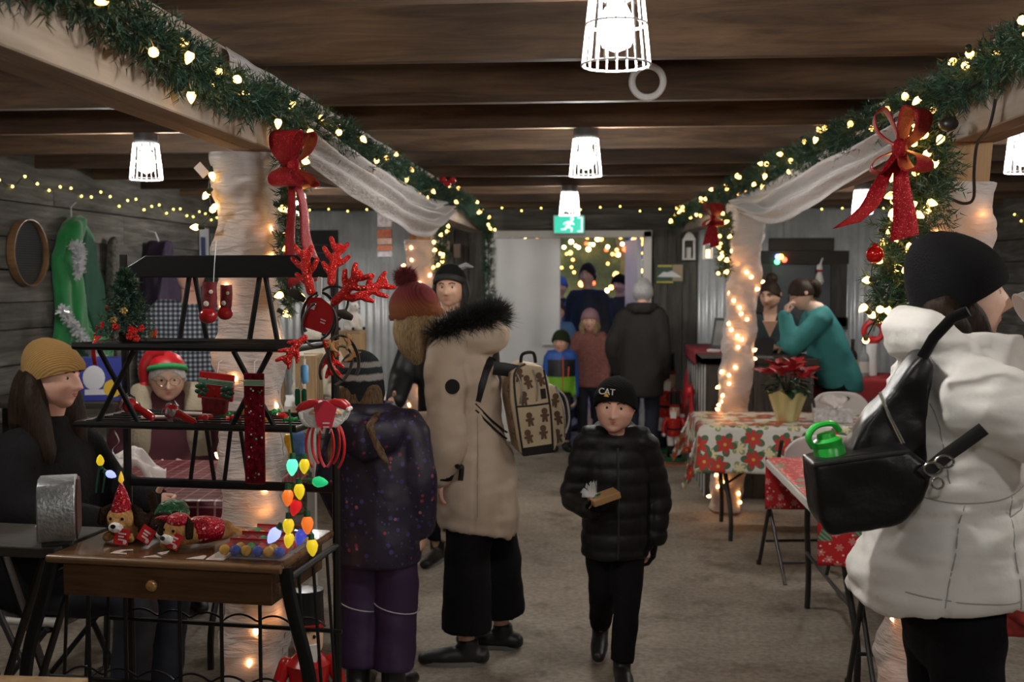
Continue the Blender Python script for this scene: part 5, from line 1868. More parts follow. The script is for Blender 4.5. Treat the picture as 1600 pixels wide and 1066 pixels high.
def folding_chair(label, loc, rz, legm=None):
    root = thing('folding_chair', label, 'chair', loc, rz)
    m_ = mat('chair_plastic', (.62, .58, .55), .45)
    lm = legm or M_LEGG
    mb = MB(); mb.prism([(-.20, -.02), (-.19, -.19), (-.12, -.215), (.12, -.215), (.19, -.19), (.20, -.02), (.185, .18), (-.185, .18)], .026, TR(0, 0, .445) @ RX(PI / 2)); mobj('seat', fuse(mb, .008, 3), m_, root)

    def back(u, v):
        x = (u - .5) * .42
        z = .60 + v * .21
        rim = 1 - (abs(u - .5) * 2) ** 5 * .35 * v
        return (x, .205 + .045 * (1 - (2 * u - 1) ** 2) + (v * .05), .60 + (z - .60) * rim + .012 * (1 - (2 * u - 1) ** 2))
    mb = MB(); mb.grid(back, 20, 8); b_ = mb.build('backrest', m_, root, solid=.02, bevel=.006)
    mb = MB(); mb.tube([(-.06, .258, .775), (.06, .258, .775)], [(.012, .016)] * 2, 8, round_=True, up=(0, 0, 1)); mb.build('hand_slot', M_BLACKPL, b_)
    for s in (-1, 1):
        mb = MB(); mb.tube([(s * .215, -.20, .0), (s * .215, .02, .43), (s * .215, .21, .78)], .0115, 8); mb.build('leg', lm, root)
        mb = MB(); mb.tube([(s * .195, .24, .0), (s * .195, -.13, .43)], .0105, 8); mb.build('leg', lm, root)
        mb = MB(); mb.lathe([(.015, 0), (.015, .025)], 8, 0, TR(s * .215, -.20, 0)); mb.build('foot_cap', M_BLACKPL, root)
    for y, z in ((-.10, .16), (.155, .10)):
        mb = MB(); mb.tube([(-.205, y, z), (.205, y, z)], .008, 8); mb.build('crossbar', lm, root)
    return root


folding_chair('white folding chair behind the elderly woman in the elf hat', (-2.95, 6.6, 0), math.radians(150))
folding_chair('pale folding chair under the woman in the mustard beanie', (at(70, 640, 3.85).x, 3.85, 0), math.radians(82))
folding_chair('folding chair under the elderly woman in the elf hat', (at(262, 640, 5.65).x, 5.65, 0), math.radians(24))
# ------------------------------------------------------------------ right side: tables, chairs, counter
folding_table('folding table under the white poinsettia cloth', (1.47, 7.25, 0), 0, 1.74, .76)
tablecloth('white tablecloth printed with red poinsettias on the table by the lit post', (1.47, 7.25, 0), 0, 1.74, .76, .74, .24, .30, M_POIN, 0)
folding_table('folding table under the red Christmas tree cloth beside the black bag', (1.21, 5.05, 0), math.radians(1), .76, 1.22)
# the red cloth covers the top and falls over the near end
L2, D2 = .755, 1.24


def rc(u, v):
    x = (u - .5) * L2
    s = v * (D2 + .54) - .27
    y = s - D2 / 2
    z = .7455
    if s < 0:
        y = -D2 / 2 - .012 - .03 * (-s) * (1 + math.sin(x * 15)); z = .7455 + s * (.92 + .08 * math.cos(x * 9)) 
    if s > D2:
        y = D2 / 2 + .012; z = .7455 - (s - D2)
    return (x, y, z)


mb = MB(); mb.grid(rc, 30, 80, uv=lambda u, v: (u * L2 + .3, v * (D2 + .54)))
o = mb.build('tablecloth', M_RTREE, angle=0, solid=.0015); o.location = (1.212, 5.05, 0); o.rotation_euler = (0, 0, math.radians(1)); tag(o, 'red tablecloth printed with green trees and white snowflakes under the black bag', 'tablecloth')
folding_chair('white folding chair at the far side of the poinsettia table', (1.76, 7.98, 0), math.radians(8))
folding_chair('white folding chair between the poinsettia table and the red cloth table', (1.14, 6.24, 0), math.radians(188))
folding_chair('pale folding chair tucked behind the white parka', (1.213, 4.312, 0), math.radians(180))
folding_table('folding table at the edge of the frame behind the white parka', (1.95, 3.45, 0), math.radians(8), .8, 1.1)
tablecloth('red and gold cloth corner beside the white parka legs', (1.95, 3.45, 0), math.radians(8), .8, 1.1, .74, .30, .36, mat('red_gold_cloth', (.36, .04, .04), .4, var=.8, vscale=14), 5)

# poinsettia in gold foil, tissue box
root = thing('poinsettia', 'red poinsettia in a gold foil pot on the white tablecloth', 'potted plant', (1.17, 7.15, .7465))
root.scale = (1.15, 1.15, 1.15)
mb = MB()
rings = []
for k in range(9):
    t = k / 8; rr = .058 + .045 * t
    rings.append([V(((rr + .010 * t * math.sin(a * 9)) * math.cos(a), (rr + .010 * t * math.sin(a * 9)) * math.sin(a), .16 * t + .012 * t * math.sin(a * 5))) for a in np.linspace(0, 2 * PI, 54, endpoint=False)])
mb.loft(rings, 0, cap=True); mb.build('foil_pot', mat('gold_foil_wrap', (.66, .60, .30), .22, .55, bmp=.3, bscale=60), root)
r_ = random.Random(17)


def leaf_mesh(nm, L, w_, m_):
    mb = MB(); pr = [(0, 0), (.25, .75), (.5, 1.0), (.75, .66), (1, 0)]
    vs, fs = [], []
    for t, k in pr:
        vs += [(-w_ * k / 2, L * t, .10 * L * math.sin(t * 2.6)), (0, L * t, .10 * L * math.sin(t * 2.6) - .006), (w_ * k / 2, L * t, .10 * L * math.sin(t * 2.6))]
    for i in range(4):
        a = i * 3
        fs += [(a, a + 1, a + 4, a + 3), (a + 1, a + 2, a + 5, a + 4)]
    mb.add(vs, fs); me = mb.mesh(nm); me.materials.append(m_)
    return me


ME_RP = leaf_mesh('petal', .085, .042, mat('poinsettia_red', (.42, .012, .022), .5, var=.3, vscale=20))
ME_GP = leaf_mesh('leaf', .10, .05, mat('poinsettia_leaf', (.02, .06, .025), .5, var=.3))
for k in range(11):
    a = k * 2.4; rr = .03 + .11 * math.sqrt(k / 11); c = V((rr * math.cos(a), rr * math.sin(a), .325 - .55 * rr + r_.uniform(-.01, .02)))
    for q in range(7):
        o = bpy.data.objects.new('petal', ME_RP); C.objects.link(o); o.parent = root; o.location = c
        o.rotation_euler = (r_.uniform(-.1, .6), r_.uniform(-.3, .3), q * .9 + a + r_.uniform(-.2, .2))
for k in range(26):
    a = r_.uniform(0, 2 * PI); o = bpy.data.objects.new('leaf', ME_GP); C.objects.link(o); o.parent = root
    o.location = (.05 * math.cos(a), .05 * math.sin(a), r_.uniform(.15, .24)); o.rotation_euler = (r_.uniform(-.6, .1), 0, a - PI / 2)
mb = MB()
for k in range(8):
    a = k * .8; mb.tube([(0, 0, .13), (.04 * math.cos(a), .04 * math.sin(a), .21), (.09 * math.cos(a), .09 * math.sin(a), .27)], .004, 5)
mb.build('stems', M_WIRE, root)
root = thing('tissue_box', 'patterned tissue box with a tissue pulled up beside the poinsettia', 'tissue box', (1.45, 7.12, .7465), -.15)
mb = MB(); mb.box((0, 0, .04), (.24, .12, .08)); mb.build('box', mat('tissue_card', (.52, .50, .49), .6, var=.35, vscale=45), root, smooth=False, bevel=.003)
mb = MB(); mb.grid(lambda u, v: ((u - .5) * (.05 + .12 * math.sin(v * 2.2)) + .01 * math.sin(v * 9), .02 * math.sin(u * 9 + v * 4), .08 + .10 * v * (1 - .35 * abs(u - .4))), 16, 12); mb.build('tissue', mat('white_tissue', (.78, .72, .70), .7), root, solid=.0015)

# counter
CX0, CX1, CY0, CY1, CH = .76, 1.56, 8.35, 10.2, 1.06
root = thing('wooden_counter', 'weathered board counter with a red runner behind the lit post', 'counter', (CX0, CY0, 0))
mb = MB(); mb.box(((CX1 - CX0) / 2, .28, CH - .0225), (CX1 - CX0 + .06, .62, .045)); mb.box((.17, (CY1 - CY0) / 2, CH - .0225), (.40, CY1 - CY0 + .06, .0448)); mb.build('top', M_DARKWOOD, root, smooth=False)
x = 0
k = 0
while x < CX1 - CX0 - .02:
    ww = min(.118, CX1 - CX0 - x)
    mb = MB(); mb.box((x + ww / 2, .012, (CH - .045) / 2), (ww - .005, .022, CH - .045)); mb.build('board', M_BARNZ, root, smooth=False); x += ww
y = .03
while y < CY1 - CY0 - .05:
    mb = MB(); mb.box((.012, y + .06, (CH - .045) / 2), (.022, .113, CH - .045)); mb.build('board', M_BARNZ if k % 2 else mat('white_board', (.55, .55, .54), .6, var=.15), root, smooth=False); y += .12; k += 1
mb = MB(); mb.grid(lambda u, v: (CX0 - .035 + u * .42, CY0 + .5 + v * 1.2, CH + .003), 8, 12); mb.grid(lambda u, v: (CX0 - .036, CY0 + .5 + v * 1.2, CH + .003 - u * .10), 4, 12)
tag(mb.build('table_runner', mat('runner_red', (.20, .012, .02), .8, var=.2), solid=.003), 'dark red runner cloth on the weathered counter', 'cloth')
# swagged red ribbon on the counter front
root = thing('red_ribbon_swag', 'wide red ribbon swagged across the counter side', 'ribbon', (CX0 - .03, CY0, .6))
mb = MB(); strip(mb, [(-.01, 1.5, .22), (-.04, 1.0, .02), (-.03, .72, .16)], lambda u: .13 + .03 * math.sin(u * 6), (.25, .1, 1)); mb.build('ribbon', M_RED, root, solid=.004)
mb = MB(); strip(mb, [(-.03, .72, .16), (-.035, .45, -.05), (-.03, .05, -.10)], lambda u: .12, (.2, .1, 1)); mb.build('ribbon', M_RED, root, solid=.004)
mb = MB(); mb.sphere((-.03, .72, .13), (.04, .07, .06), 12, 8); mb.build('knot', M_RED, root)
mb = MB(); strip(mb, [(-.03, .72, .10), (-.05, .80, -.08), (-.05, .86, -.24)], .07, (.3, 1, .2)); mb.build('tail', M_RED, root, solid=.003)
p = at(1058, 600, 9.0)
nutcracker('tall nutcracker with a white beard standing at the counter end', (.60, 10.55, 0), -.2, .95)
nutcracker('small dark nutcracker on the floor in front of the tall one', (.635, 9.98, .014), -.3, .62)
root = thing('picture_frame', 'dark picture frame propped on the red runner', 'picture frame', (CX0 + .22, 9.35, CH + .01), -.75)
mb = MB(); mb.box((0, 0, .13), (.22, .02, .26)); f = mb.build('frame', M_BLACKPL, root, smooth=False); 
mb = MB(); mb.box((0, -.0115, .13), (.17, .002, .21)); mb.build('picture', mat('frame_pic', (.14, .13, .12), .3, var=.4), f, smooth=False)
f.rotation_euler = (-.22, 0, 0)
root = thing('tablet', 'dark tablet leaning on the counter in front of the teal sweater', 'tablet', at(1186, 545, 8.47), -.15)
root.location.z = CH + .002
mb = MB(); mb.box((0, 0, .08), (.20, .010, .15)); b_ = mb.build('screen', M_BLACKPL, root, smooth=False, bevel=.004); b_.rotation_euler = (-.5, .12, 0); b_.location = (0, 0, .012)
mb = MB(); mb.box((-.02, -.02, .004), (.26, .10, .008)); mb.build('base', mat('grey_plastic', (.25, .25, .26), .5), root, smooth=False)
mb = MB(); mb.lathe([(.05, 0), (.055, .015), (.05, .02)], 16); o = mb.build('white_dish', M_PLTABLE); o.location = (CX0 + .12, 9.0, CH + .006); tag(o, 'small white dish on the red runner', 'dish')

# weathered window frame on the steel wall
root = thing('window_frame', 'weathered wooden window frame on the steel wall behind the counter', 'frame', (1.92, 11.02, 0))
for c, d in (((0, 0, 1.865), (.90, .06, .13)), ((.0, .01, 1.995), (.62, .05, .12)), ((-.36, 0, 1.50), (.15, .05, .62)), ((.36, 0, 1.50), (.15, .05, .62)), ((-.30, 0, 1.22), (.40, .05, .14)), ((.2, 0, 1.22), (.5, .05, .12))):
    mb = MB(); mb.box(c, d); mb.build('board', M_DARKWOOD if d[0] > d[2] else M_BARNZ, root, smooth=False)
mb = MB(); mb.box((0, .03, 1.5), (.6, .01, .6)); mb.build('pane', mat('dim_glass', (.10, .11, .12), .15), root, smooth=False)
root = thing('coloured_lamp', 'small cluster of red, green and yellow lights above the dark haired woman', 'lamp', at(1220, 406, 10.96))
for k, (c, dx, dz) in enumerate((((1, .1, .05), .035, .0), ((.1, .9, .3), -.035, -.02), ((1, .7, .1), .0, .03), ((.2, .3, 1), -.03, .03))):
    mb = MB(); mb.sphere((dx, 0, dz), .026, 10, 8); mb.build('light', mat('clight_%d' % k, c, .3, emit=c, power=3.0), root)
root = thing('white_figure', 'small white ornament figure on the weathered window frame', 'ornament', (2.08, 10.95, 1.60))
mb = MB(); mb.lathe([(.03, 0), (.045, .03), (.03, .09), (.022, .12), (.03, .15), (.022, .19), (.002, .2)], 12); mb.build('body', M_SNOWY, root)
mb = MB(); mb.tube([(0, 0, .17), (.03, 0, .26)], [.012, .006], 8); mb.build('ear', M_SNOWY, root)
mb = MB(); mb.tube([(-.03, -.02, .135), (.03, -.02, .135)], .012, 8); mb.build('scarf', M_RED, root)
# lanterns
def lantern(label, loc, lit, s=1.0, hang=0):
    root = thing('lantern', label, 'lantern', loc)
    m_ = M_WHITE_TRIM
    for z in (0, .20):
        mb = MB(); mb.box((0, 0, z * s), (.13 * s, .13 * s, .016 * s)); mb.build('plate', m_, root, smooth=False)
    for sx in (-1, 1):
        for sy in (-1, 1):
            mb = MB(); mb.box((sx * .055 * s, sy * .055 * s, .10 * s), (.016 * s, .016 * s, .2 * s)); mb.build('corner_post', m_, root, smooth=False)
    mb = MB(); mb.lathe([(.09 * s, .205 * s), (.05 * s, .26 * s), (.02 * s, .28 * s), (.02 * s, .30 * s)], 4, 0, RZ(PI / 4)); mb.build('roof', m_, root, smooth=False)
    mb = MB(); mb.tube([(.028 * s * math.cos(a), 0, .325 * s + .028 * s * math.sin(a)) for a in np.linspace(0, 2 * PI, 16, endpoint=False)], .004 * s, 6, closed=True); mb.build('ring', m_, root)
    if hang:
        mb = MB(); mb.tube([(0, 0, .35 * s), (0, 0, hang)], .003, 6); mb.build('hanger', M_WIRE, root)
    mb = MB(); mb.lathe([(.028 * s, .012 * s), (.028 * s, .12 * s)], 12); mb.build('candle', mat('candle_lit', (.9, .7, .4), .5, emit=(1, .65, .25), power=2.5) if lit else mat('candle', (.7, .68, .62), .6), root)


lantern('white metal lantern hanging near the poster on the board wall', at(1076, 405, 11.0), False, .95)
lantern('lit white lantern hanging behind the small dark red bow', at(1106, 404, 9.4), True, .62, 2.106 - at(1106, 404, 9.4).z)
root = thing('wall_sign', 'small framed green and yellow sign with a white mountain shape on the boards', 'sign', at(1046, 428, 11.05))
mb = MB(); mb.box((0, 0, 0), (.27, .015, .19)); mb.build('panel', mat('sign_green', (.025, .07, .03), .5), root, smooth=False)
mb = MB(); mb.box((.08, -.009, .01), (.10, .003, .16)); mb.build('tan_block', mat('sign_tan', (.40, .30, .19), .6), root, smooth=False)
mb = MB(); mb.box((-.045, -.009, .078), (.14, .003, .018)); mb.box((-.045, -.009, -.082), (.16, .003, .016)); mb.build('yellow_band', mat('sign_yellow', (.55, .48, .06), .5), root, smooth=False)
mb = MB(); mb.prism([(-.12, -.03), (.12, -.035), (.08, -.005), (.02, .03), (-.02, .015), (-.06, .02)], .004, TR(0, -.012, 0)); mb.build('mountain', mat('sign_white', (.75, .76, .78), .5), root, smooth=False)

# bottle table with red cloth
mb = None
folding_table('folding table under plain dark red cloth with bottles on it', (2.05, 9.2, 0), 0, .9, .6, .86)
tablecloth('plain dark red cloth on the bottle table', (2.05, 9.2, 0), 0, .9, .6, .86, .25, .4, mat('plain_red_cloth', (.30, .014, .018), .7, var=.15), 2)


def bottle(label, loc, h, r0, c, lab, band):
    root = thing('bottle', label, 'bottle', loc)
    mb = MB(); mb.lathe([(r0, 0), (r0, h * .55), (r0 * .85, h * .65), (r0 * .36, h * .74), (r0 * .34, h * .95), (r0 * .4, h), (.001, h)], 16); mb.build('glass', mat('bottle_' + band, c, .08), root)
    mb = MB(); mb.lathe([(r0 * 1.02, h * .12), (r0 * 1.02, h * .45)], 16); mb.build('paper_label', mat('blabel_' + band, lab, .5), root)
    mb = MB(); mb.lathe([(r0 * .42, h * .95), (r0 * .42, h * 1.03), (.001, h * 1.03)], 12); mb.build('cap', M_BLACKPL, root)


bottle('dark brown bottle with a yellow label on the red bottle table', (at(1332, 560, 9.15).x, 9.15, .867), .29, .042, (.02, .012, .008), (.62, .40, .03), 'a')
bottle('clear bottle with a pale label standing beside the dark brown bottle', (at(1350, 560, 9.08).x, 9.08, .867), .27, .04, (.25, .27, .27), (.55, .55, .5), 'b')
bottle('slim clear bottle between the teal sweater and the dark brown bottle', (at(1318, 560, 9.3).x, 9.3, .867), .31, .034, (.3, .33, .34), (.12, .16, .4), 'c')
root = thing('paper_roll', 'white paper towel roll standing at the end of the bottle table', 'paper roll', (at(1360, 560, 9.2).x, 9.2, .867))
mb = MB(); mb.lathe([(.055, 0), (.055, .26), (.018, .26), (.018, .255)], 18); mb.build('roll', mat('roll_white', (.72, .72, .72), .8), root)
G = [(2.32 + .10 * math.cos(a), 9.2, 1.38 + .10 * math.sin(a)) for a in np.linspace(0, 2 * PI, 16)]
p = at(1365, 512, 9.2)
mb = MB(); mb.tube([(.075 * math.cos(a), 0, .075 * math.sin(a)) for a in np.linspace(0, 2 * PI, 24, endpoint=False)], .024, 8, closed=True); mb.prism([(-.05, -.10), (.05, -.10), (.02, -.04), (-.02, -.04)], .02)
o = mb.build('red_wreath', M_RED); o.location = (p.x, 9.2, p.z); o.location.z = .867 + .26 + .10; tag(o, 'small red ribbon wreath on top of the paper roll', 'wreath')

mb = MB(); mb.box((0, 0, .006), (.235, .62, .012)); rg = mb.build('rug', mat('rug_tan', (.30, .19, .08), .95, var=.2), None, smooth=False); p = atz(1065, 716); rg.location = (.635, 10.02, 0)
tag(rg, 'small tan and red patterned rug on the concrete near the counter', 'rug')
mb = MB(); mb.box((0, 0, .0125), (.165, .50, .003)); mb.build('rug_centre', mat('rug_red', (.26, .05, .03), .95, var=.5, vscale=18), rg, smooth=False)
# wooden box frame on the right wall, seen past the parka hood
root = thing('wall_cabinet', 'pale pine framed cabinet on the plank wall behind the parka hat', 'cabinet', (WX1 - .078, 6.2, 1.75))
for c, d in (((0, 0, .22), (.08, .75, .05)), ((0, 0, -.22), (.08, .75, .05)), ((0, -.35, 0), (.08, .05, .44)), ((0, .35, 0), (.08, .05, .44))):
    mb = MB(); mb.box(c, d); mb.build('frame_board', M_POSTW, root, smooth=False)
mb = MB(); mb.box((.03, 0, 0), (.01, .66, .40)); mb.build('back_panel', M_PINE, root, smooth=False)
# ------------------------------------------------------------------ people
M_SKIN = mat('skin', (.72, .45, .34), .5, var=.06, vscale=30, sss=.08)
M_SKIN2 = mat('skin_tan', (.56, .33, .23), .5, var=.06, vscale=30, sss=.08)
M_SKINR = mat('skin_rosy', (.76, .44, .34), .5, var=.08, vscale=30, sss=.08)
M_EYEW = mat('eye_white', (.72, .70, .68), .2)
M_IRIS = mat('iris', (.03, .022, .016), .15)
M_LIP = mat('lips', (.40, .09, .08), .4)


def head_pt(z, ph):
    """unit head (chin -1, crown +1), ph = 0 at the face; returns x, y, z"""
    r = math.sqrt(max(0.0, 1 - z * z))
    x = .70 * r * math.sin(ph)
    y = -.84 * r * math.cos(ph)
    if z < 0:
        x *= 1 - .24 * z * z
        x += .10 * math.sin(ph) * min(1, -z * 1.5) * r * (1 if z > -.8 else .5)
    if y > 0 and z < -.1:
        y *= 1 - .5 * min(1, (-z - .1) / .7)
    y -= .34 * max(0, -z - .45) ** 1.2 * (1 if True else 0)
    f = max(0.0, math.cos(ph))
    g = lambda a, b, sx, sz: math.exp(-((x - a) / sx) ** 2 - ((z - b) / sz) ** 2)
    if f > .2:
        y *= .97
        t = (z + .34) / .42                  # nose: bridge to tip
        if -.25 < t < 1.1:
            prof = (1 - max(0, t)) ** 1.0 * .25 + .05 if t >= 0 else .30 * max(0, 1 + t * 4.2)
            y -= prof * math.exp(-(x / (.10 + .05 * (1 - max(0, min(1, t))))) ** 2)
        y += .105 * (g(-.27, .02, .15, .12) + g(.27, .02, .15, .12))
        y -= .045 * (g(-.27, .20, .2, .08) + g(.27, .20, .2, .08))
        y -= .05 * (g(-.36, -.22, .16, .18) + g(.36, -.22, .16, .18))
        y -= .075 * g(0, -.53, .20, .085) - .03 * g(0, -.535, .22, .022)
        y += .03 * g(0, -.68, .2, .06)
        y -= .07 * g(0, -.88, .2, .12)
    return x, y, z


def head_geo(mb, HM, hh, seg=56, rings=44):
    s = hh / 2
    vs, fs = [], []
    for i in range(rings + 1):
        z = math.cos(PI * i / rings)
        for j in range(seg):
            a = 2 * PI * j / seg
            a = a - .35 * math.sin(a)          # more columns on the face
            vs.append(HM @ (V(head_pt(z, a)) * s))
    for i in range(rings):
        for j in range(seg):
            j2 = (j + 1) % seg
            fs.append((i * seg + j, i * seg + j2, (i + 1) * seg + j2, (i + 1) * seg + j))
    mb.add(vs, fs)
    for sg in (-1, 1):                          # ears
        mb.tube([(sg * .66 * s, .08 * s, -.25 * s), (sg * .74 * s, .12 * s, -.05 * s), (sg * .76 * s, .16 * s, .12 * s)], [(.05 * s, .09 * s), (.06 * s, .15 * s), (.05 * s, .12 * s)], 10, round_=True, up=(0, 1, 0), T=HM)


def face_parts(body, HM, hh, brow=(.05, .03, .02), eyes=True, gaze=0.0):
    s = hh / 2
    for sg in (-1, 1):
        y0 = head_pt(.02, math.asin(.27 / .70))[1]
        if eyes:
            mb = MB(); mb.sphere((sg * .27 * s, (y0 + .055) * s, .02 * s), (.112 * s, .10 * s, .058 * s), 14, 10, T=HM); e = mb.build('eye', M_EYEW, body)
            mb = MB(); mb.sphere((sg * .27 * s + gaze * s, (y0 - .018) * s, .02 * s), (.058 * s, .038 * s, .052 * s), 10, 8, T=HM); me = mb.mesh('iris'); me.materials.append(M_IRIS)
            o = bpy.data.objects.new('iris', me); C.objects.link(o); o.parent = body
        yb = head_pt(.22, math.asin(.27 / .70))[1]
        mb = MB(); mb.tube([(sg * .12 * s, (yb - .07) * s, .20 * s), (sg * .27 * s, (yb - .045) * s, .26 * s), (sg * .42 * s, (yb + .09) * s, .20 * s)], [(.03 * s, .022 * s)] * 3, 6, T=HM, up=(0, 1, 0)); mb.build('eyebrow', mat('brow_%d' % int(brow[0] * 1000), brow, .9), body)
    ym = head_pt(-.53, 0)[1]
    mb = MB()
    mb.tube([(-.17 * s, (ym + .07) * s, -.53 * s), (-.07 * s, (ym + .0) * s, -.50 * s), (0, (ym - .005) * s, -.515 * s), (.07 * s, (ym + .0) * s, -.50 * s), (.17 * s, (ym + .07) * s, -.53 * s)], [(.008 * s, .010 * s), (.024 * s, .028 * s), (.022 * s, .028 * s), (.024 * s, .028 * s), (.008 * s, .010 * s)], 6, T=HM, up=(0, 1, 0))
    mb.tube([(-.15 * s, (ym + .07) * s, -.54 * s), (0, (ym + .0) * s, -.575 * s), (.15 * s, (ym + .07) * s, -.54 * s)], [(.010 * s, .015 * s), (.028 * s, .032 * s), (.010 * s, .015 * s)], 6, T=HM, up=(0, 1, 0))
    mb.build('lips', M_LIP, body)


def hand_geo(mb, wrist, d, n, s=1.0, curl=.5, side=1, spread=.12):
    """palm, four fingers of different length with bends, and a thumb; d = pointing, n = palm normal (curl goes that way)"""
    d = V(d).normalized(); n = V(n); n = (n - d * n.dot(d)).normalized(); b = d.cross(n) * side
    w_ = V(wrist)
    P = lambda a, c, e: w_ + d * (a * s) + b * (c * s) + n * (e * s)
    mb.tube([P(-.01, 0, 0), P(.03, 0, 0), P(.06, 0, .003), P(.088, 0, .003)], [(.024 * s, .016 * s), (.034 * s, .015 * s), (.040 * s, .014 * s), (.038 * s, .011 * s)], 12, up=tuple(n), round_=True)
    for k, (c, L) in enumerate(((.030, .068), (.010, .078), (-.011, .072), (-.030, .056))):
        p = P(.086, c, .003); dd = (d + b * (c * spread * 6)).normalized(); pts = [p - dd * .012 * s, p]; a = 0
        for q, f in enumerate((.45, .32, .23)):
            a += curl * (.9, 1.1, .8)[q]
            dirv = dd * math.cos(a) + n * math.sin(a)
            p = p + dirv * (L * f * s); pts.append(p)
        mb.tube(pts, [.0095 * s, .0095 * s, .0088 * s, .008 * s, .0065 * s], 8, round_=True)
    p = P(.022, .032, .006); pts = [P(.012, .02, .004), p]; dd = (d * .62 + b * .72 + n * .25).normalized()
    for q, f in enumerate((.030, .028)):
        p = p + (dd * math.cos(curl * q) + (d * .8 + n * .6).normalized() * math.sin(curl * q)) * (f * s); pts.append(p)
    mb.tube(pts, [.014 * s, .0125 * s, .011 * s, .0085 * s], 8, round_=True)


def mesh_into(mb, me):
    o = len(mb.v)
    mb.v += [tuple(v.co) for v in me.vertices]
    mb.f += [tuple(i + o for i in p.vertices) for p in me.polygons]
    mb.m += [0] * len(me.polygons)
    bpy.data.meshes.remove(me)


def sleeve_path(a, b, c, k=5):
    a, b, c = V(a), V(b), V(c)
    m1, m2 = a.lerp(b, .5), b.lerp(c, .5)
    return cr([tuple(a), tuple(m1), tuple(b), tuple(m2), tuple(c)], k)


def rad_along(n, r0, r1, r2, r3=None):
    out = []
    for i in range(n):
        t = i / (n - 1)
        out.append(r0 + (r1 - r0) * t * 2 if t < .5 else r1 + (r2 - r1) * (t - .5) * 2)
    return out


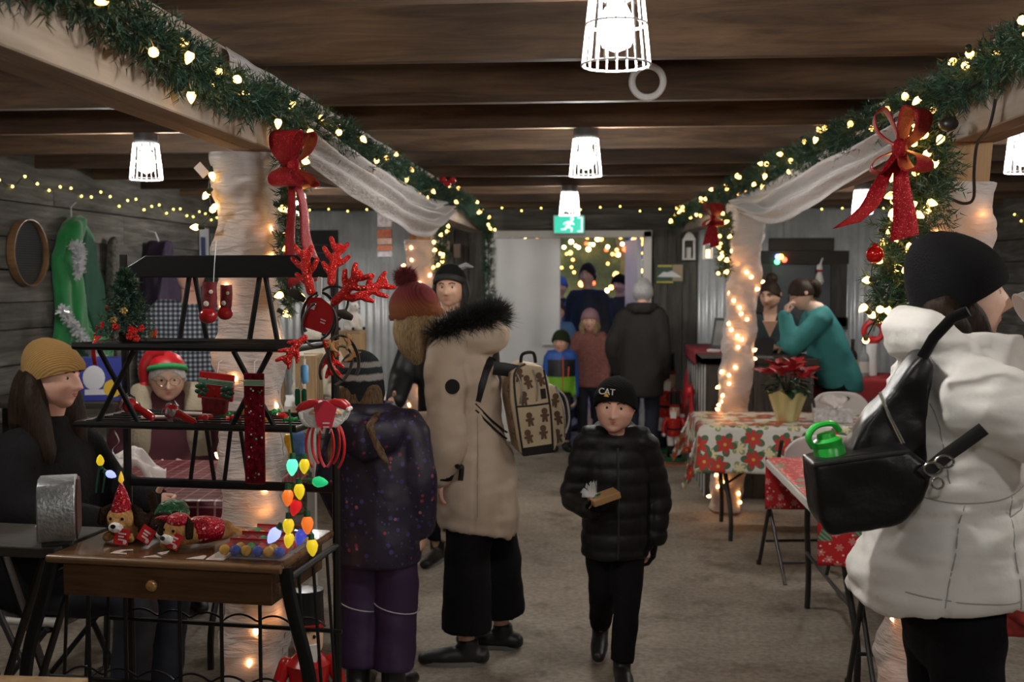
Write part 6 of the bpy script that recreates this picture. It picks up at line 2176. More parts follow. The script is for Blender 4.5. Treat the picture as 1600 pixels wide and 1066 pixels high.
class Person:
    def __init__(s, label, loc, rz, H, hh=.225, skin=None, lean=0.0, head=(0, 0, 0), hyaw=0.0, hpitch=0.0, hroll=0.0, sit=False, arms=None, legs=None, shw=.107, hipz=None, seg=56, vox=.015, group=None, fat=1.0, hands=('a', 'b'), curl=.45):
        s.root = thing('person', label, 'person', loc, rz, group)
        s.H, s.hh, s.vox = H, hh, vox
        zo = 0 if not sit else .54 - .50 * H
        s.zo = zo
        hip = V((0, 0, .50 * H + zo))
        s.hip = hip
        LR = RX(lean)
        s.L = lambda p: hip + (LR @ (V(p) - hip)) if p[2] > hip.z else V(p)
        s.neck = s.L((0, .012, .825 * H + zo))
        hc = s.L((0, -.012, H - hh * .5 + zo)) + V(head)
        s.HM = TR(*hc) @ RZ(hyaw) @ RX(hpitch) @ RY(hroll)
        s.sh = {'a': s.L((-shw * H, .0, .80 * H + zo)), 'b': s.L((shw * H, .0, .80 * H + zo))}
        arms = arms or {}
        s.el, s.wr, s.hd, s.hn = {}, {}, {}, {}
        for k, sg in (('a', -1), ('b', 1)):
            A = arms.get(k, {})
            s.el[k] = V(A['el']) if 'el' in A else s.sh[k] + V((sg * .022 * H, .015, -.175 * H))
            s.wr[k] = V(A['wr']) if 'wr' in A else s.el[k] + V((-sg * .0, -.045 * H, -.145 * H))
            s.hd[k] = V(A.get('hd', s.wr[k] - s.el[k])).normalized()
            s.hn[k] = V(A.get('hn', (-sg, 0, 0)))
        legs = legs or {}
        s.hp, s.kn, s.an, s.toe = {}, {}, {}, {}
        for k, sg in (('a', -1), ('b', 1)):
            A = legs.get(k, {})
            s.hp[k] = V((sg * .052 * H, 0, .49 * H + zo))
            if sit:
                s.kn[k] = V(A.get('kn', (sg * .07 * H, -.25 * H, .535)))
                s.an[k] = V(A.get('an', (sg * .07 * H, -.24 * H, .07)))
            else:
                s.kn[k] = V(A.get('kn', (sg * .055 * H, -.012 * H, .275 * H)))
                s.an[k] = V(A.get('an', (sg * .055 * H, .012 * H, .045 * H)))
            s.toe[k] = V(A.get('toe', (0.12 * sg, -1, 0))).normalized()
        # one continuous body
        b = MB()
        f = fat * H
        st = [(-.03, 0, .085, .058), (.04, 0, .078, .055), (.12, 0, .070, .050), (.20, 0, .082, .058), (.27, .004, .085, .052), (.305, .008, .055, .04), (.33, .010, .034, .034)]
        b.tube([s.L((0, y * H, .50 * H + zo + z * H)) for z, y, _, _ in st], [(rx * f, ry * f) for _, _, rx, ry in st], 16, up=(0, 1, 0), round_=True)
        b.tube([s.L((0, .008 * H, .79 * H + zo)), s.neck, s.HM @ V((0, .02 * hh, -.30 * hh)), s.HM @ V((0, .02, 0))], [.036 * H, .033 * H, .033 * H, .03 * H], 12)
        for k in 'ab':
            p = sleeve_path(s.sh[k], s.el[k], s.wr[k]); n = len(p)
            b.tube(p, rad_along(n, .031 * H, .024 * H, .017 * H), 10, round_=True)
            p = sleeve_path(s.hp[k], s.kn[k], s.an[k]); n = len(p)
            b.tube(p, rad_along(n, .043 * H, .030 * H, .021 * H), 10, round_=True)
            t = s.toe[k]
            b.tube([s.an[k] + t * -.02 * H - V((0, 0, .02 * H)), s.an[k] + t * .05 * H - V((0, 0, .024 * H)), s.an[k] + t * .10 * H - V((0, 0, .03 * H))], [.017 * H, .016 * H, .010 * H], 8, round_=True)
        me = fuse(b, vox * .9, 3)
        out = MB(); mesh_into(out, me)
        head_geo(out, s.HM, hh, seg, int(seg * .78))
        for k, sd in (('a', 1), ('b', -1)):
            if k in hands:
                hand_geo(out, s.wr[k], s.hd[k], s.hn[k], hh / .215 * .92, curl, sd)
        s.body = mobj('body', out.mesh('body', True, 0), skin or M_SKIN, s.root)

    def top(s, m_, st, sl, name='coat', disp=None, voxel=None, extra=None, it=4, hem_pts=None, cuff=None, slend=0.0):
        """torso stations (z, y, rx, ry) + sleeves with radii (shoulder, elbow, wrist)"""
        b = MB()
        b.tube([s.L((0, y, z)) for z, y, _, _ in cr(st, 4)], [(rx, ry) for _, _, rx, ry in cr(st, 4)], 24, up=(0, 1, 0), round_=False, sq=2.3)
        for k in 'ab':
            end = s.wr[k] + s.hd[k] * slend
            p = sleeve_path(s.sh[k] + (V((0, 0, st[-1][0] * 0)) ), s.el[k], end); n = len(p)
            b.tube([s.sh[k] * .6 + s.L((0, 0, s.sh[k].z)) * .4] + p, [sl[0] * 1.0] + rad_along(n, *sl), 14, round_=True)
        if extra:
            extra(b)
        o = mobj(name, fuse(b, voxel or s.vox, it, disp), m_, s.root)
        return o

    def trousers(s, m_, r=(.085, .062, .055), name='trousers', disp=None, waist=None, short=.05):
        b = MB()
        H = s.H
        w_ = waist or (.095 * H, .068 * H)
        b.tube([(0, 0, s.hip.z + .05 * H), (0, 0, s.hip.z), (0, 0, s.hip.z - .05 * H)], [w_, w_, (w_[0] * .95, w_[1] * .95)], 18, up=(0, 1, 0), round_=True)
        for k in 'ab':
            e = s.an[k] + V((0, 0, short))
            p = sleeve_path(s.hp[k], s.kn[k], e); n = len(p)
            b.tube(p, rad_along(n, *r), 14); b.sphere(s.hp[k], r[0], 14, 10)
        d = disp or (lambda co, no: .006 * nzs(co, 9, 9, 16, 3.0))
        return mobj(name, fuse(b, s.vox, 3, d), m_, s.root)

    def shoes(s, m_, L=.27, h=.10, sole=None, r=.042):
        for k in 'ab':
            b = MB(); t = s.toe[k]; a = s.an[k]; z0 = a.z - .045 * s.H
            up = V((0, 0, 1))
            b.tube([a - t * (L * .24) + up * (.035 - .045 * s.H), a + up * (.038 - .045 * s.H), a + t * (L * .35) + up * (.032 - .045 * s.H), a + t * (L * .66) + up * (.026 - .045 * s.H)], [(r * .9, .036), (r, .046), (r * 1.1, .040), (r * .85, .028)], 12, up=(0, 0, 1), round_=True)
            b.tube([a - t * .01 + up * (.03 - .045 * s.H), a - t * .005 + up * (h - .045 * s.H)], [r * 1.05, r * 1.1], 12)
            sh = mobj('shoe', fuse(b, .009, 4), m_, s.root)
            if sole:
                b = MB(); q = t.cross(up)
                pts = []
                for i in range(20):
                    an = 2 * PI * i / 20
                    pts.append(a + t * (L * .21 + (L * .5) * math.cos(an)) + q * (r * 1.08 * math.sin(an)) + up * (-.045 * s.H))
                b.loft([[p + up * .001 for p in pts], [p + up * .018 for p in pts]]); b.build('sole', sole, sh)

    def beanie(s, m_, top=1.16, low=.22, back=-.25, puff=1.08, cuff=True, name='knit_hat', peak=(0, 0), stripes=None, seg=32, cuff_m=None, fold=.22):
        h = s.hh / 2
        rings = []
        n = 16

        def ring(t, k):
            out = []
            for j in range(seg):
                a = 2 * PI * j / seg
                lowz = low + (back - low) * (.5 - .5 * math.cos(a))     # a = 0 at the face
                z = lowz + (top - lowz) * t
                zz = min(.995, max(-.3, z / (top * 1.0)))
                r = math.sqrt(max(.0, 1 - max(0, zz) ** 2.6)) if t < 1 else 0
                r *= k
                out.append(s.HM @ V((.74 * r * math.sin(a) * h + peak[0] * t * t * h, -.88 * r * math.cos(a) * h + .02 * h + peak[1] * t * t * h, z * h)))
            return out
        for i in range(n + 1):
            t = i / n
            rings.append(ring(min(t, .999), puff * (1 + .03 * math.sin(PI * t))))
        mb = MB(); mb.loft(rings, 0, True)
        o = mb.build(name, m_, s.root, angle=0)
        if cuff:
            r2 = [ring(t, puff * k) for t, k in ((-.02, 1.0), (-.02, 1.05), (fold * .5, 1.085), (fold, 1.06), (fold, 1.0))]
            mb = MB(); mb.loft(r2, 0, True); mb.build('cuff', cuff_m or m_, o, angle=60)
        return o

    def hair_cap(s, m_, k=1.07, low=-.35, front=.45, name='hair', part=None):
        """hair over the skull, open at the face"""
        h = s.hh / 2
        rings = []
        for i in range(19):
            t = i / 18
            ring = []
            for j in range(40):
                a = 2 * PI * j / 40
                e = front + (low - front) * (.5 - .5 * math.cos(a)) ** .55
                z = e + (1.0 - e) * t
                x, y, zz = head_pt(min(.9995, z), a)
                q = k + .03 * NZ.noise(V((math.cos(a) * 3, math.sin(a) * 3, t * 4)))
                ring.append(s.HM @ (V((x * q, y * q + .02, z * (k if z > 0 else 1))) * h))
            rings.append(ring)
        mb = MB(); mb.loft(rings, 0, True)
        return mb.build(name, m_, s.root, angle=0, solid=.006)

    def strands(s, m_, locks, name='hair', par=None, vox=.007):
        b = MB()
        for pts, rr in locks:
            P = cr([tuple(p) for p in pts], 4); n = len(P)
            b.tube(P, [tuple(np.interp(i / (n - 1), np.linspace(0, 1, len(rr)), [x[q] for x in rr]) for q in (0, 1)) for i in range(n)], 12, round_=True)
        return mobj(name, fuse(b, vox, 3, lambda co, no: .004 * nzs(co, 60, 60, 6, 1.0)), m_, par or s.root)

    def h(s, x, y, z):
        """head coordinates (unit = half head height) -> person coordinates"""
        return s.HM @ (V((x, y, z)) * (s.hh / 2))


def on_surface(o, pts, sg, off=.002):
    """points (y, z) pressed onto the mesh from the side sg of the x axis"""
    from mathutils.bvhtree import BVHTree
    bv = BVHTree.FromPolygons([v.co.copy() for v in o.data.vertices], [tuple(p.vertices) for p in o.data.polygons])
    out = []
    for y, z in cr(pts, 7):
        h = bv.ray_cast(V((sg * 1.0, y, z)), V((-sg, 0, 0)))
        if h[0] is not None:
            out.append(h[0] + h[1] * off)
    return out


def seam(o, name, pts, sg, m_, r=.0022, off=.0):
    P = on_surface(o, pts, sg, off)
    if len(P) < 3:
        return None
    mb = MB(); mb.tube(P, r, 6 if not isinstance(r, list) else 8)
    return mb.build(name, m_, o)


def flat_strap(o, name, pts, sg, w_, m_, off=.004, par=None, th=.004):
    P = on_surface(o, pts, sg, off)
    mb = MB(); mb.tube(P, [(w_, th)] * len(P), 8, up=(sg, 0, 0))
    s_ = mb.build(name, m_, par or o)
    return s_


def knit(name, col, scale=70, bands=None):
    if name in MATS:
        return MATS[name]
    m, nt, b = _new(name)
    co = coords(nt, rand=False)
    wv = N(nt, 'ShaderNodeTexWave', Scale=scale * .5, Distortion=1.0)
    wv.bands_direction = 'DIAGONAL'
    nt.links.new(co, wv.inputs['Vector'])
    if bands:
        sp = nt.nodes.new('ShaderNodeSeparateXYZ'); nt.links.new(co, sp.inputs[0])
        z0, z1, stops = bands
        nn = N(nt, 'ShaderNodeTexNoise', Scale=40.0); nt.links.new(co, nn.inputs['Vector'])
        t = math_(nt, 'MULTIPLY', math_(nt, 'SUBTRACT', math_(nt, 'ADD', sp.outputs[2], math_(nt, 'MULTIPLY', nn.outputs['Fac'], .012)), z0), 1 / (z1 - z0))
        nt.links.new(ramp(nt, t, stops), b.inputs['Base Color'])
    else:
        nt.links.new(ramp(nt, wv.outputs['Fac'], [(0, tuple(c * .75 for c in col)), (1, col)]), b.inputs['Base Color'])
    b.inputs['Roughness'].default_value = .95
    b.inputs['Specular IOR Level'].default_value = .15
    bump(nt, b, wv.outputs['Fac'], .5, .004)
    MATS[name] = m
    return m


def hairm(name, col, col2):
    if name in MATS:
        return MATS[name]
    m, nt, b = _new(name)
    co = coords(nt, (60, 60, 5), rand=False)
    n = N(nt, 'ShaderNodeTexNoise', Scale=3.0, Detail=5.0); nt.links.new(co, n.inputs['Vector'])
    nt.links.new(ramp(nt, n.outputs['Fac'], [(.3, col), (.7, col2)]), b.inputs['Base Color'])
    b.inputs['Roughness'].default_value = .5
    b.inputs['Specular IOR Level'].default_value = .12
    bump(nt, b, n.outputs['Fac'], .6, .004)
    MATS[name] = m
    return m


M_KBLACK = knit('black_knit', (.0085, .0085, .009))
M_NYLON = mat('black_nylon', (.010, .010, .011), .5, bmp=.25, bscale=30, spec=.3)
M_BLKTROU = mat('black_trousers', (.007, .007, .008), .9, bmp=.2, bscale=60, spec=.15)
M_BROWNH = hairm('dark_brown_hair', (.010, .0065, .0045), (.036, .021, .013))
M_BLOND = hairm('dark_blond_hair', (.16, .10, .05), (.42, .30, .16))
M_BOOT = mat('black_boot', (.012, .012, .012), .4)
M_SOLE = mat('grey_sole', (.16, .16, .15), .7)


def wrinkle(a, f=7.0, sx=1, sy=1, sz=1, off=0.0):
    return lambda co, no: a * nzs(co, f * sx, f * sy, f * sz, off) + a * .5 * nzs(co, f * 2.3 * sx, f * 2.3 * sy, f * 2.3 * sz, off + 5)


def puffer(period, amp, wr=.004):
    return lambda co, no: amp * (np.abs(np.sin(co[:, 2] * PI / period)) ** .6 - .6) + wr * nz(co, 12)


def fur_geo(path, n, L, seed, w_=.0016, base=.02, out=None):
    """a band of soft fur: thin tapering hairs"""
    g = np.random.default_rng(seed)
    P = np.array(cr(path, 6)); vs, fs = [], []
    for k in range(n):
        i = g.integers(0, len(P) - 1); c = P[i] + (P[i + 1] - P[i]) * g.random()
        d = g.normal(size=3) + (np.array(out) if out is not None else 0); d /= np.linalg.norm(d)
        c = c + d * base * g.random()
        bend = g.normal(size=3) * .3
        w1 = np.cross(d, g.normal(size=3)); w1 *= w_ / np.linalg.norm(w1)
        m_ = c + d * L * .5; e = m_ + (d + bend) * L * .5 * g.uniform(.7, 1.2)
        o = len(vs); vs += [tuple(c - w1), tuple(c + w1), tuple(m_ + w1 * .8), tuple(m_ - w1 * .8), tuple(e)]
        fs += [(o, o + 1, o + 2, o + 3), (o + 3, o + 2, o + 4)]
    mb = MB(); mb.v, mb.f, mb.m = vs, fs, [0] * len(fs)
    return mb


def text_mesh(txt, size, th):
    cu = bpy.data.curves.new('lettering', 'FONT'); cu.body = txt; cu.size = size; cu.extrude = th; cu.align_x = 'CENTER'; cu.align_y = 'CENTER'
    o = bpy.data.objects.new('lettering', cu); C.objects.link(o)
    me = bpy.data.meshes.new_from_object(o.evaluated_get(bpy.context.evaluated_depsgraph_get()))
    bpy.data.objects.remove(o); return me
# ------------------------------------------------------------------ woman in the white parka, drinking
P0 = at(1500, 560, 2.75)
w = Person('woman in a white parka and black beanie drinking from a white paper cup', (P0.x, 2.78, 0), math.radians(93), 1.72, .235, lean=-.02, head=(0, -.012, .005), hpitch=-.12, vox=.013,
           arms={'a': dict(el=(-.275, -.215, 1.27), wr=(-.10, -.27, 1.485), hd=(.45, -.1, .9), hn=(.6, .5, -.2)), 'b': dict(el=(.26, -.02, 1.14), wr=(.18, -.20, 1.16), hd=(-.4, -.8, .2))}, curl=.75)
M_PARKA = mat('white_parka', (.80, .78, .745), .62, var=.05, vscale=6, bmp=.22, bscale=22, bdist=.012)


def parka_disp(co, no):
    side = np.clip(1.2 - np.abs(co[:, 1] - .02) * 2, 0, 1)
    a = .006 * nzs(co, 6, 6, 16, 2.0) + .0065 * nzs(co, 7, 7, 42, 7.0) + .004 * nzs(co, 16, 16, 60, 3.0)
    low = (co[:, 2] < 1.12)
    a = a + low * .0045 * np.sin((co[:, 2] + co[:, 1] * .35) * 62 + 4 * nz(co, 3))
    a = a - .012 * np.exp(-((co[:, 2] - 1.105 + .10 * (co[:, 1])) / .010) ** 2)                       # waist seam
    a = a - .006 * np.exp(-((co[:, 1] - .085 - (.95 - co[:, 2]) * .12) / .006) ** 2) * low             # back seams
    a = a - .006 * np.exp(-((co[:, 1] + .075) / .006) ** 2) * low
    return a


def parka_extra(b):
    b.tube([(-.13, .05, 1.47), (-.105, .10, 1.515), (0, .135, 1.525), (.105, .10, 1.515), (.13, .05, 1.47)], [(.04, .055), (.045, .062), (.048, .065), (.045, .062), (.04, .055)], 14, up=(0, 0, 1), round_=True)
    b.tube([(-.10, .06, 1.47), (-.115, -.03, 1.475), (-.075, -.115, 1.47), (0, -.15, 1.46), (.075, -.115, 1.47), (.115, -.03, 1.475), (.10, .06, 1.47)], [(.028, .055)] * 7, 12, up=(0, 0, 1), round_=True)


pk = w.top(M_PARKA, [(.875, .02, .235, .222), (.90, .02, .238, .222), (.98, .012, .228, .205), (1.10, .005, .200, .165), (1.22, .0, .195, .160), (1.34, .005, .185, .155), (1.42, .01, .155, .12), (1.48, .01, .10, .09)], (.098, .086, .068), 'parka', parka_disp, .0115, parka_extra, 3)
M_SEAM = mat('seam_thread', (.36, .35, .33), .8)
for nm, pts in (('waist_seam', [(.15, 1.145), (.05, 1.135), (-.06, 1.15), (-.15, 1.19)]), ('hip_seam', [(-.07, 1.10), (-.12, 1.12), (-.17, 1.15)]), ('back_seam', [(.045, 1.13), (.07, 1.02), (.095, .90)]), ('side_seam', [(-.068, 1.15), (-.075, 1.02), (-.082, .895)]), ('hem_seam', [(.17, .925), (.05, .915), (-.08, .915), (-.17, .92)]), ('yoke_seam', [(.11, 1.36), (.09, 1.28), (.075, 1.18)])):
    seam(pk, nm, pts, -1, M_SEAM, .0018)
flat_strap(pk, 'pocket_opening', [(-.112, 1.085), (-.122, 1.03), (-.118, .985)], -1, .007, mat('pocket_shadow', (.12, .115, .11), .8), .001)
seam(pk, 'zip_pull', [(-.09, .965), (-.10, .97), (-.112, .975)], -1, M_BLACKPL, .003)
w.trousers(M_BLKTROU, (.10, .068, .055), 'leggings')
w.shoes(M_BOOT, .26, .2)
bn = w.beanie(mat('black_wool', (.009, .009, .010), .95, spec=.12, bmp=.3, bscale=220), 1.42, .30, -.50, 1.12, False, 'beanie', peak=(0, .38))
w.strands(M_BROWNH, [([w.h(-.55, .55, -.1), w.h(-.62, .35, -.6), w.h(-.60, .1, -1.1), w.h(-.50, -.15, -1.5)], [(.035, .03), (.045, .04), (.04, .03), (.012, .012)]), ([w.h(-.5, .2, 0), w.h(-.68, .02, -.5), w.h(-.70, -.2, -1.0), w.h(-.6, -.5, -1.35)], [(.02, .03), (.03, .03), (.025, .02), (.01, .01)]),
                     ([w.h(.5, .5, -.1), w.h(.6, .3, -.7), w.h(.5, -.1, -1.4)], [(.035, .03), (.045, .04), (.02, .02)]), ([w.h(0, .75, -.1), w.h(0, .8, -.6), w.h(0, .75, -1.0)], [(.08, .03), (.08, .04), (.05, .03)])])
face_parts(w.body, w.HM, w.hh, (.03, .02, .015))
# paper cup at her mouth
c0 = w.h(0.0, -1.02, -.50)
root = thing('paper_cup', 'white paper cup held to the mouth of the woman in the parka', 'cup', w.root.matrix_basis @ V((0, 0, 0)))
wm = TR(*w.root.location) @ RZ(math.radians(93))
root.location = wm @ (c0 + V((0, -.025, .012)))
root.rotation_euler = (0, math.radians(62), math.radians(3))
mb = MB(); mb.lathe([(.041, .0), (.0425, .003), (.031, -.098), (.029, -.10), (.001, -.10)], 24); mb.build('cup', mat('paper_white', (.78, .77, .76), .6), root)
mb = MB(); mb.tube([(.042 * math.cos(a), .042 * math.sin(a), 0) for a in np.linspace(0, 2 * PI, 24, endpoint=False)], .003, 6, closed=True); mb.build('rim', MATS['paper_white'], root)
root.rotation_euler = (0, math.radians(-118), math.radians(3))

# black bag on her back with a green bottle
M_LEATH = mat('black_leather', (.008, .008, .009), .36, bmp=.2, bscale=35, spec=.35)
bx = at(1362, 690, 2.60)
bag = thing('shoulder_bag', 'shiny black bag on the back of the white parka, green bottle in its pocket', 'bag', (bx.x, 2.615, bx.z))
S = 1 / 655.0
Q = lambda px, py: ((px - 1362) * S, (690 - py) * S)
mb = MB(); mb.prism([Q(1330, 700), Q(1352, 660), Q(1415, 580), Q(1440, 548), Q(1452, 570), Q(1446, 640), Q(1445, 720), Q(1420, 775), Q(1395, 800), Q(1320, 805)], .11, TR(0, .03, 0)); mobj('body', fuse(mb, .008, 20, wrinkle(.008, 9)), M_LEATH, bag)
mb = MB(); mb.prism([Q(1262, 714), Q(1400, 690), Q(1438, 722), Q(1425, 770), Q(1392, 803), Q(1290, 824), Q(1276, 800)], .15, TR(0, -.03, 0)); pk2 = mobj('pocket', fuse(mb, .008, 26, wrinkle(.008, 8)), M_LEATH, bag)
mb = MB(); mb.tube([(Q(1264, 716)[0], -.115, Q(1264, 716)[1]), (Q(1320, 706)[0], -.118, Q(1320, 706)[1]), (Q(1400, 694)[0], -.115, Q(1400, 694)[1])], .005, 6); mb.build('trim_band', mat('dark_edge', (.03, .03, .03), .3), pk2)
M_STEEL = mat('bright_steel', (.75, .74, .70), .2, .95)
mb = MB(); a, b_ = Q(1366, 612), Q(1393, 684); mb.tube([(a[0], -.055, a[1]), ((a[0] + b_[0]) / 2, -.068, (a[1] + b_[1]) / 2), (b_[0], -.105, b_[1])], [(.004, .003)] * 3, 6); mb.build('zipper', M_STEEL, bag)
mb = MB(); pts = [Q(1428, 560), Q(1440, 530), Q(1462, 500), Q(1480, 490)]; mb.tube([(p[0], -.05 - .02 * i, p[1]) for i, p in enumerate(pts)], [(.013, .004)] * 4, 8, up=(0, 1, 0)); mb.build('strap', M_LEATH, bag)
mb = MB(); pts = [Q(1420, 730), Q(1450, 700), Q(1475, 678), Q(1498, 657)]; mb.tube([(p[0], -.11 - .012 * i, p[1]) for i, p in enumerate(pts)], [(.016, .004)] * 4, 8, up=(0, 1, 0)); mb.build('strap', mat('webbing', (.012, .012, .012), .7), bag)
for px, py in ((1432, 718), (1448, 708)):
    q = Q(px, py); mb = MB(); mb.tube([(q[0] + .02 * math.cos(t), -.128, q[1] + .014 * math.sin(t)) for t in np.linspace(0, 2 * PI, 16, endpoint=False)], .003, 6, closed=True); mb.build('buckle', M_STEEL, bag)
mb = MB(); q = Q(1440, 740); mb.tube([(q[0] + .012 * math.cos(t), -.125, q[1] + .012 * math.sin(t)) for t in np.linspace(0, 2 * PI, 16, endpoint=False)], .003, 6, closed=True); mb.build('ring', M_STEEL, bag)
gb = at(1312, 702, 2.555)
root = thing('green_bottle', 'bright green plastic bottle with a handle standing in the black bag', 'bottle', (gb.x, 2.60, gb.z - .07))
root.rotation_euler = (0, math.radians(-14), .2)
M_GRN = mat('bright_green_plastic', (.03, .50, .06), .3)
mb = MB(); mb.lathe([(.035, 0), (.036, .07), (.030, .078), (.001, .08)], 20); mb.build('body', M_GRN, root)
mb = MB(); mb.lathe([(.033, .074), (.034, .088), (.022, .094), (.02, .104), (.001, .106)], 20); mb.build('cap', M_GRN, root)
mb = MB(); mb.tube(cr([(-.036, 0, .078), (-.042, 0, .105), (-.020, 0, .125), (.02, 0, .122), (.034, 0, .10)], 5), [(.007, .012)] * 21, 8, up=(0, 1, 0)); mb.build('handle', M_GRN, root)

# ------------------------------------------------------------------ woman in the beige coat with the gingerbread backpack
P1 = at(740, 700, 4.72)
BH = math.radians(-90)
w = Person('woman in a long beige coat and striped pompom hat leaning forward', (P1.x, 4.72, 0), BH, 1.66, .225, lean=.20, head=(0, -.095, -.035), hpitch=.35, hyaw=-.35, vox=.014,
           arms={'b': dict(el=(.268, -.075, .985), wr=(.255, -.115, .858), hd=(-.05, -.15, -1), hn=(-.6, .6, 0)), 'a': dict(el=(-.24, -.16, .98), wr=(-.18, -.34, .98), hd=(0, -1, 0))},
           legs={'b': dict(kn=(.10, -.015, .46), an=(.10, -.02, .075), toe=(.1, -1, 0)), 'a': dict(kn=(-.12, .09, .46), an=(-.12, .11, .075))}, curl=.35)
M_BEIGE = mat('beige_coat', (.50, .40, .31), .6, var=.05, bmp=.16, bscale=18, bdist=.012)


def beige_disp(co, no):
    a = .010 * nzs(co, 6, 6, 11, 1.0) + .007 * nzs(co, 13, 13, 26, 3.0)
    hemf = np.clip((.72 - co[:, 2]) / .12, 0, 1)
    a = a + hemf * .003 * np.sin(np.arctan2(co[:, 1], co[:, 0]) * 15 + 3 * nz(co, 5))
    a = a - .005 * np.exp(-((co[:, 1] - .03 - (co[:, 2] - .9) * .02) / .006) ** 2) * (co[:, 0] > .1) * (co[:, 2] < 1.1)
    return a


def hood_extra(b):
    b.tube([(.12, -.14, 1.36), (.12, -.02, 1.40), (.05, .08, 1.42), (-.05, .08, 1.42), (-.12, -.02, 1.40), (-.12, -.14, 1.36)], [(.05, .055), (.07, .07), (.085, .085), (.085, .085), (.07, .07), (.05, .055)], 14, up=(0, 0, 1), round_=True)


ct = w.top(M_BEIGE, [(.585, .02, .185, .172), (.60, .02, .205, .178), (.75, .01, .20, .182), (.92, .0, .178, .17), (1.08, .015, .172, .155), (1.22, .03, .185, .15), (1.32, .03, .175, .13), (1.40, .02, .11, .09)], (.088, .082, .072), 'coat', beige_disp, .012, hood_extra, 3)
fur = fur_geo([(.16, -.13, 1.41), (.155, -.03, 1.46), (.12, .05, 1.485), (.05, .09, 1.49), (-.05, .09, 1.49), (-.12, .05, 1.48), (-.155, -.04, 1.46), (-.15, -.14, 1.42)], 9000, .075, 6, .0014, .03, (0, 0, .35)).build('fur_trim', mat('black_fur', (.010, .010, .010), .7), ct, smooth=False); fur['kind'] = 'stuff'
mb = MB(); mb.lathe([(.001, 0), (.031, 0), (.031, .004), (.001, .004)], 24, 0, TR(.298, -.05, 1.215) @ RZ(-.1) @ RY(PI / 2 - .1)); mb.build('round_badge', M_NYLON, ct)
mb = MB(); mb.tube([(.257, -.105, .875), (.255, -.115, .838)], [.064, .058], 18); mb.build('cuff', M_KBLACK, ct)
flat_strap(ct, 'pocket_strap', [(-.035, .90), (-.028, .86), (-.032, .81)], 1, .011, M_NYLON)
seam(ct, 'side_seam', [(.035, 1.08), (.038, .9), (.04, .66)], 1, mat('beige_seam', (.30, .24, .18), .8), .0018)
w.trousers(M_BLKTROU, (.10, .10, .112), 'wide_trousers', short=.075)
w.shoes(M_BOOT, .28, .11, M_SOLE)
pz = w.hh / 2
m_ = knit('striped_knit', (.3, .05, .05), 80, (1.36, 1.62, [(0, (.10, .016, .026)), (.2, (.12, .02, .03)), (.38, (.16, .03, .03)), (.55, (.20, .07, .03)), (.7, (.22, .075, .035)), (.85, (.18, .035, .035)), (1, (.16, .03, .035))]))
ht = w.beanie(m_, 1.30, .15, -.40, 1.16, True, 'pompom_hat', fold=.18)
pp = w.h(0, .05, 1.50)
po = fur_geo([tuple(pp - V((.004, 0, 0))), tuple(pp + V((.004, 0, 0)))], 2600, .052, 8, .0018, .01).build('pompom', mat('maroon_wool', (.17, .025, .03), .95), ht, smooth=False); po['kind'] = 'stuff'
mb = MB(); mb.sphere(pp, .036, 12, 8); mb.build('pompom_core', MATS['maroon_wool'], ht)
w.strands(M_BLOND, [([w.h(.5, .3, .05), w.h(.7, .15, -.6), w.h(.78, -.05, -1.2), w.h(.7, -.15, -1.75)], [(.03, .05), (.045, .055), (.05, .05), (.02, .03)]), ([w.h(.55, -.35, .1), w.h(.72, -.45, -.5), w.h(.7, -.5, -1.1), w.h(.55, -.5, -1.6)], [(.02, .03), (.032, .035), (.035, .03), (.012, .015)]),
                    ([w.h(0, .6, 0), w.h(.1, .7, -.7), w.h(.2, .5, -1.2)], [(.08, .04), (.09, .05), (.05, .04)]), ([w.h(-.5, .2, 0), w.h(-.7, 0, -.6), w.h(-.7, -.2, -1.4)], [(.03, .05), (.045, .05), (.02, .03)])])
face_parts(w.body, w.HM, w.hh, (.10, .07, .04))

# backpack
bp = at(832, 632, 4.72)
root = thing('backpack', 'tan backpack printed with gingerbread men, hanging behind the beige coat', 'backpack', (bp.x, 4.70, bp.z))
root.rotation_euler = (0, math.radians(-7), math.radians(14)); root.scale = (.92, .92, .95)
M_PACK = mat('tan_canvas', (.50, .40, .27), .7, var=.08, bmp=.15, bscale=120)
s_ = 1 / 366.0
mb = MB(); mb.prism([(-.105, -.19), (.06, -.2), (.075, -.16), (.07, .12), (.045, .18), (-.03, .20), (-.105, .17), (-.12, .05)], .26); bd = mobj('main_bag', fuse(mb, .009, 4), M_PACK, root)
mb = MB(); mb.prism([(.04, -.19), (.115, -.18), (.125, -.10), (.12, .04), (.09, .09), (.04, .10)], .21); pkt = mobj('front_pocket', fuse(mb, .009, 4), M_PACK, root)
mb = MB(); mb.prism([(-.09, -.205), (.05, -.207), (.05, -.165), (-.09, -.165)], .262); mb.build('base_panel', M_NYLON, root, smooth=False, bevel=.004)
M_PIPE = mat('black_piping', (.01, .01, .01), .4)
for nm, pts, r0 in (('piping', [(-.09, -.131, -.2), (-.095, -.133, .0), (-.085, -.132, .165), (-.03, -.125, .20)], .005), ('piping', [(.05, -.131, -.19), (.06, -.132, .0), (.052, -.128, .165)], .005), ('piping', [(-.095, -.133, .02), (-.02, -.134, .015), (.058, -.132, .015)], .004), ('zipper', [(-.075, -.128, .17), (-.06, -.134, .10), (-.075, -.135, .03)], .0055), ('zipper', [(.0, -.13, .17), (.012, -.134, .10), (.0, -.134, .03)], .0055), ('zipper', [(.115, -.10, -.15), (.126, -.105, -.02), (.10, -.10, .08)], .005)):
    mb = MB(); mb.tube(cr(pts, 5), r0, 6); mb.build(nm, M_STEEL if nm == 'zipper' else M_PIPE, root)
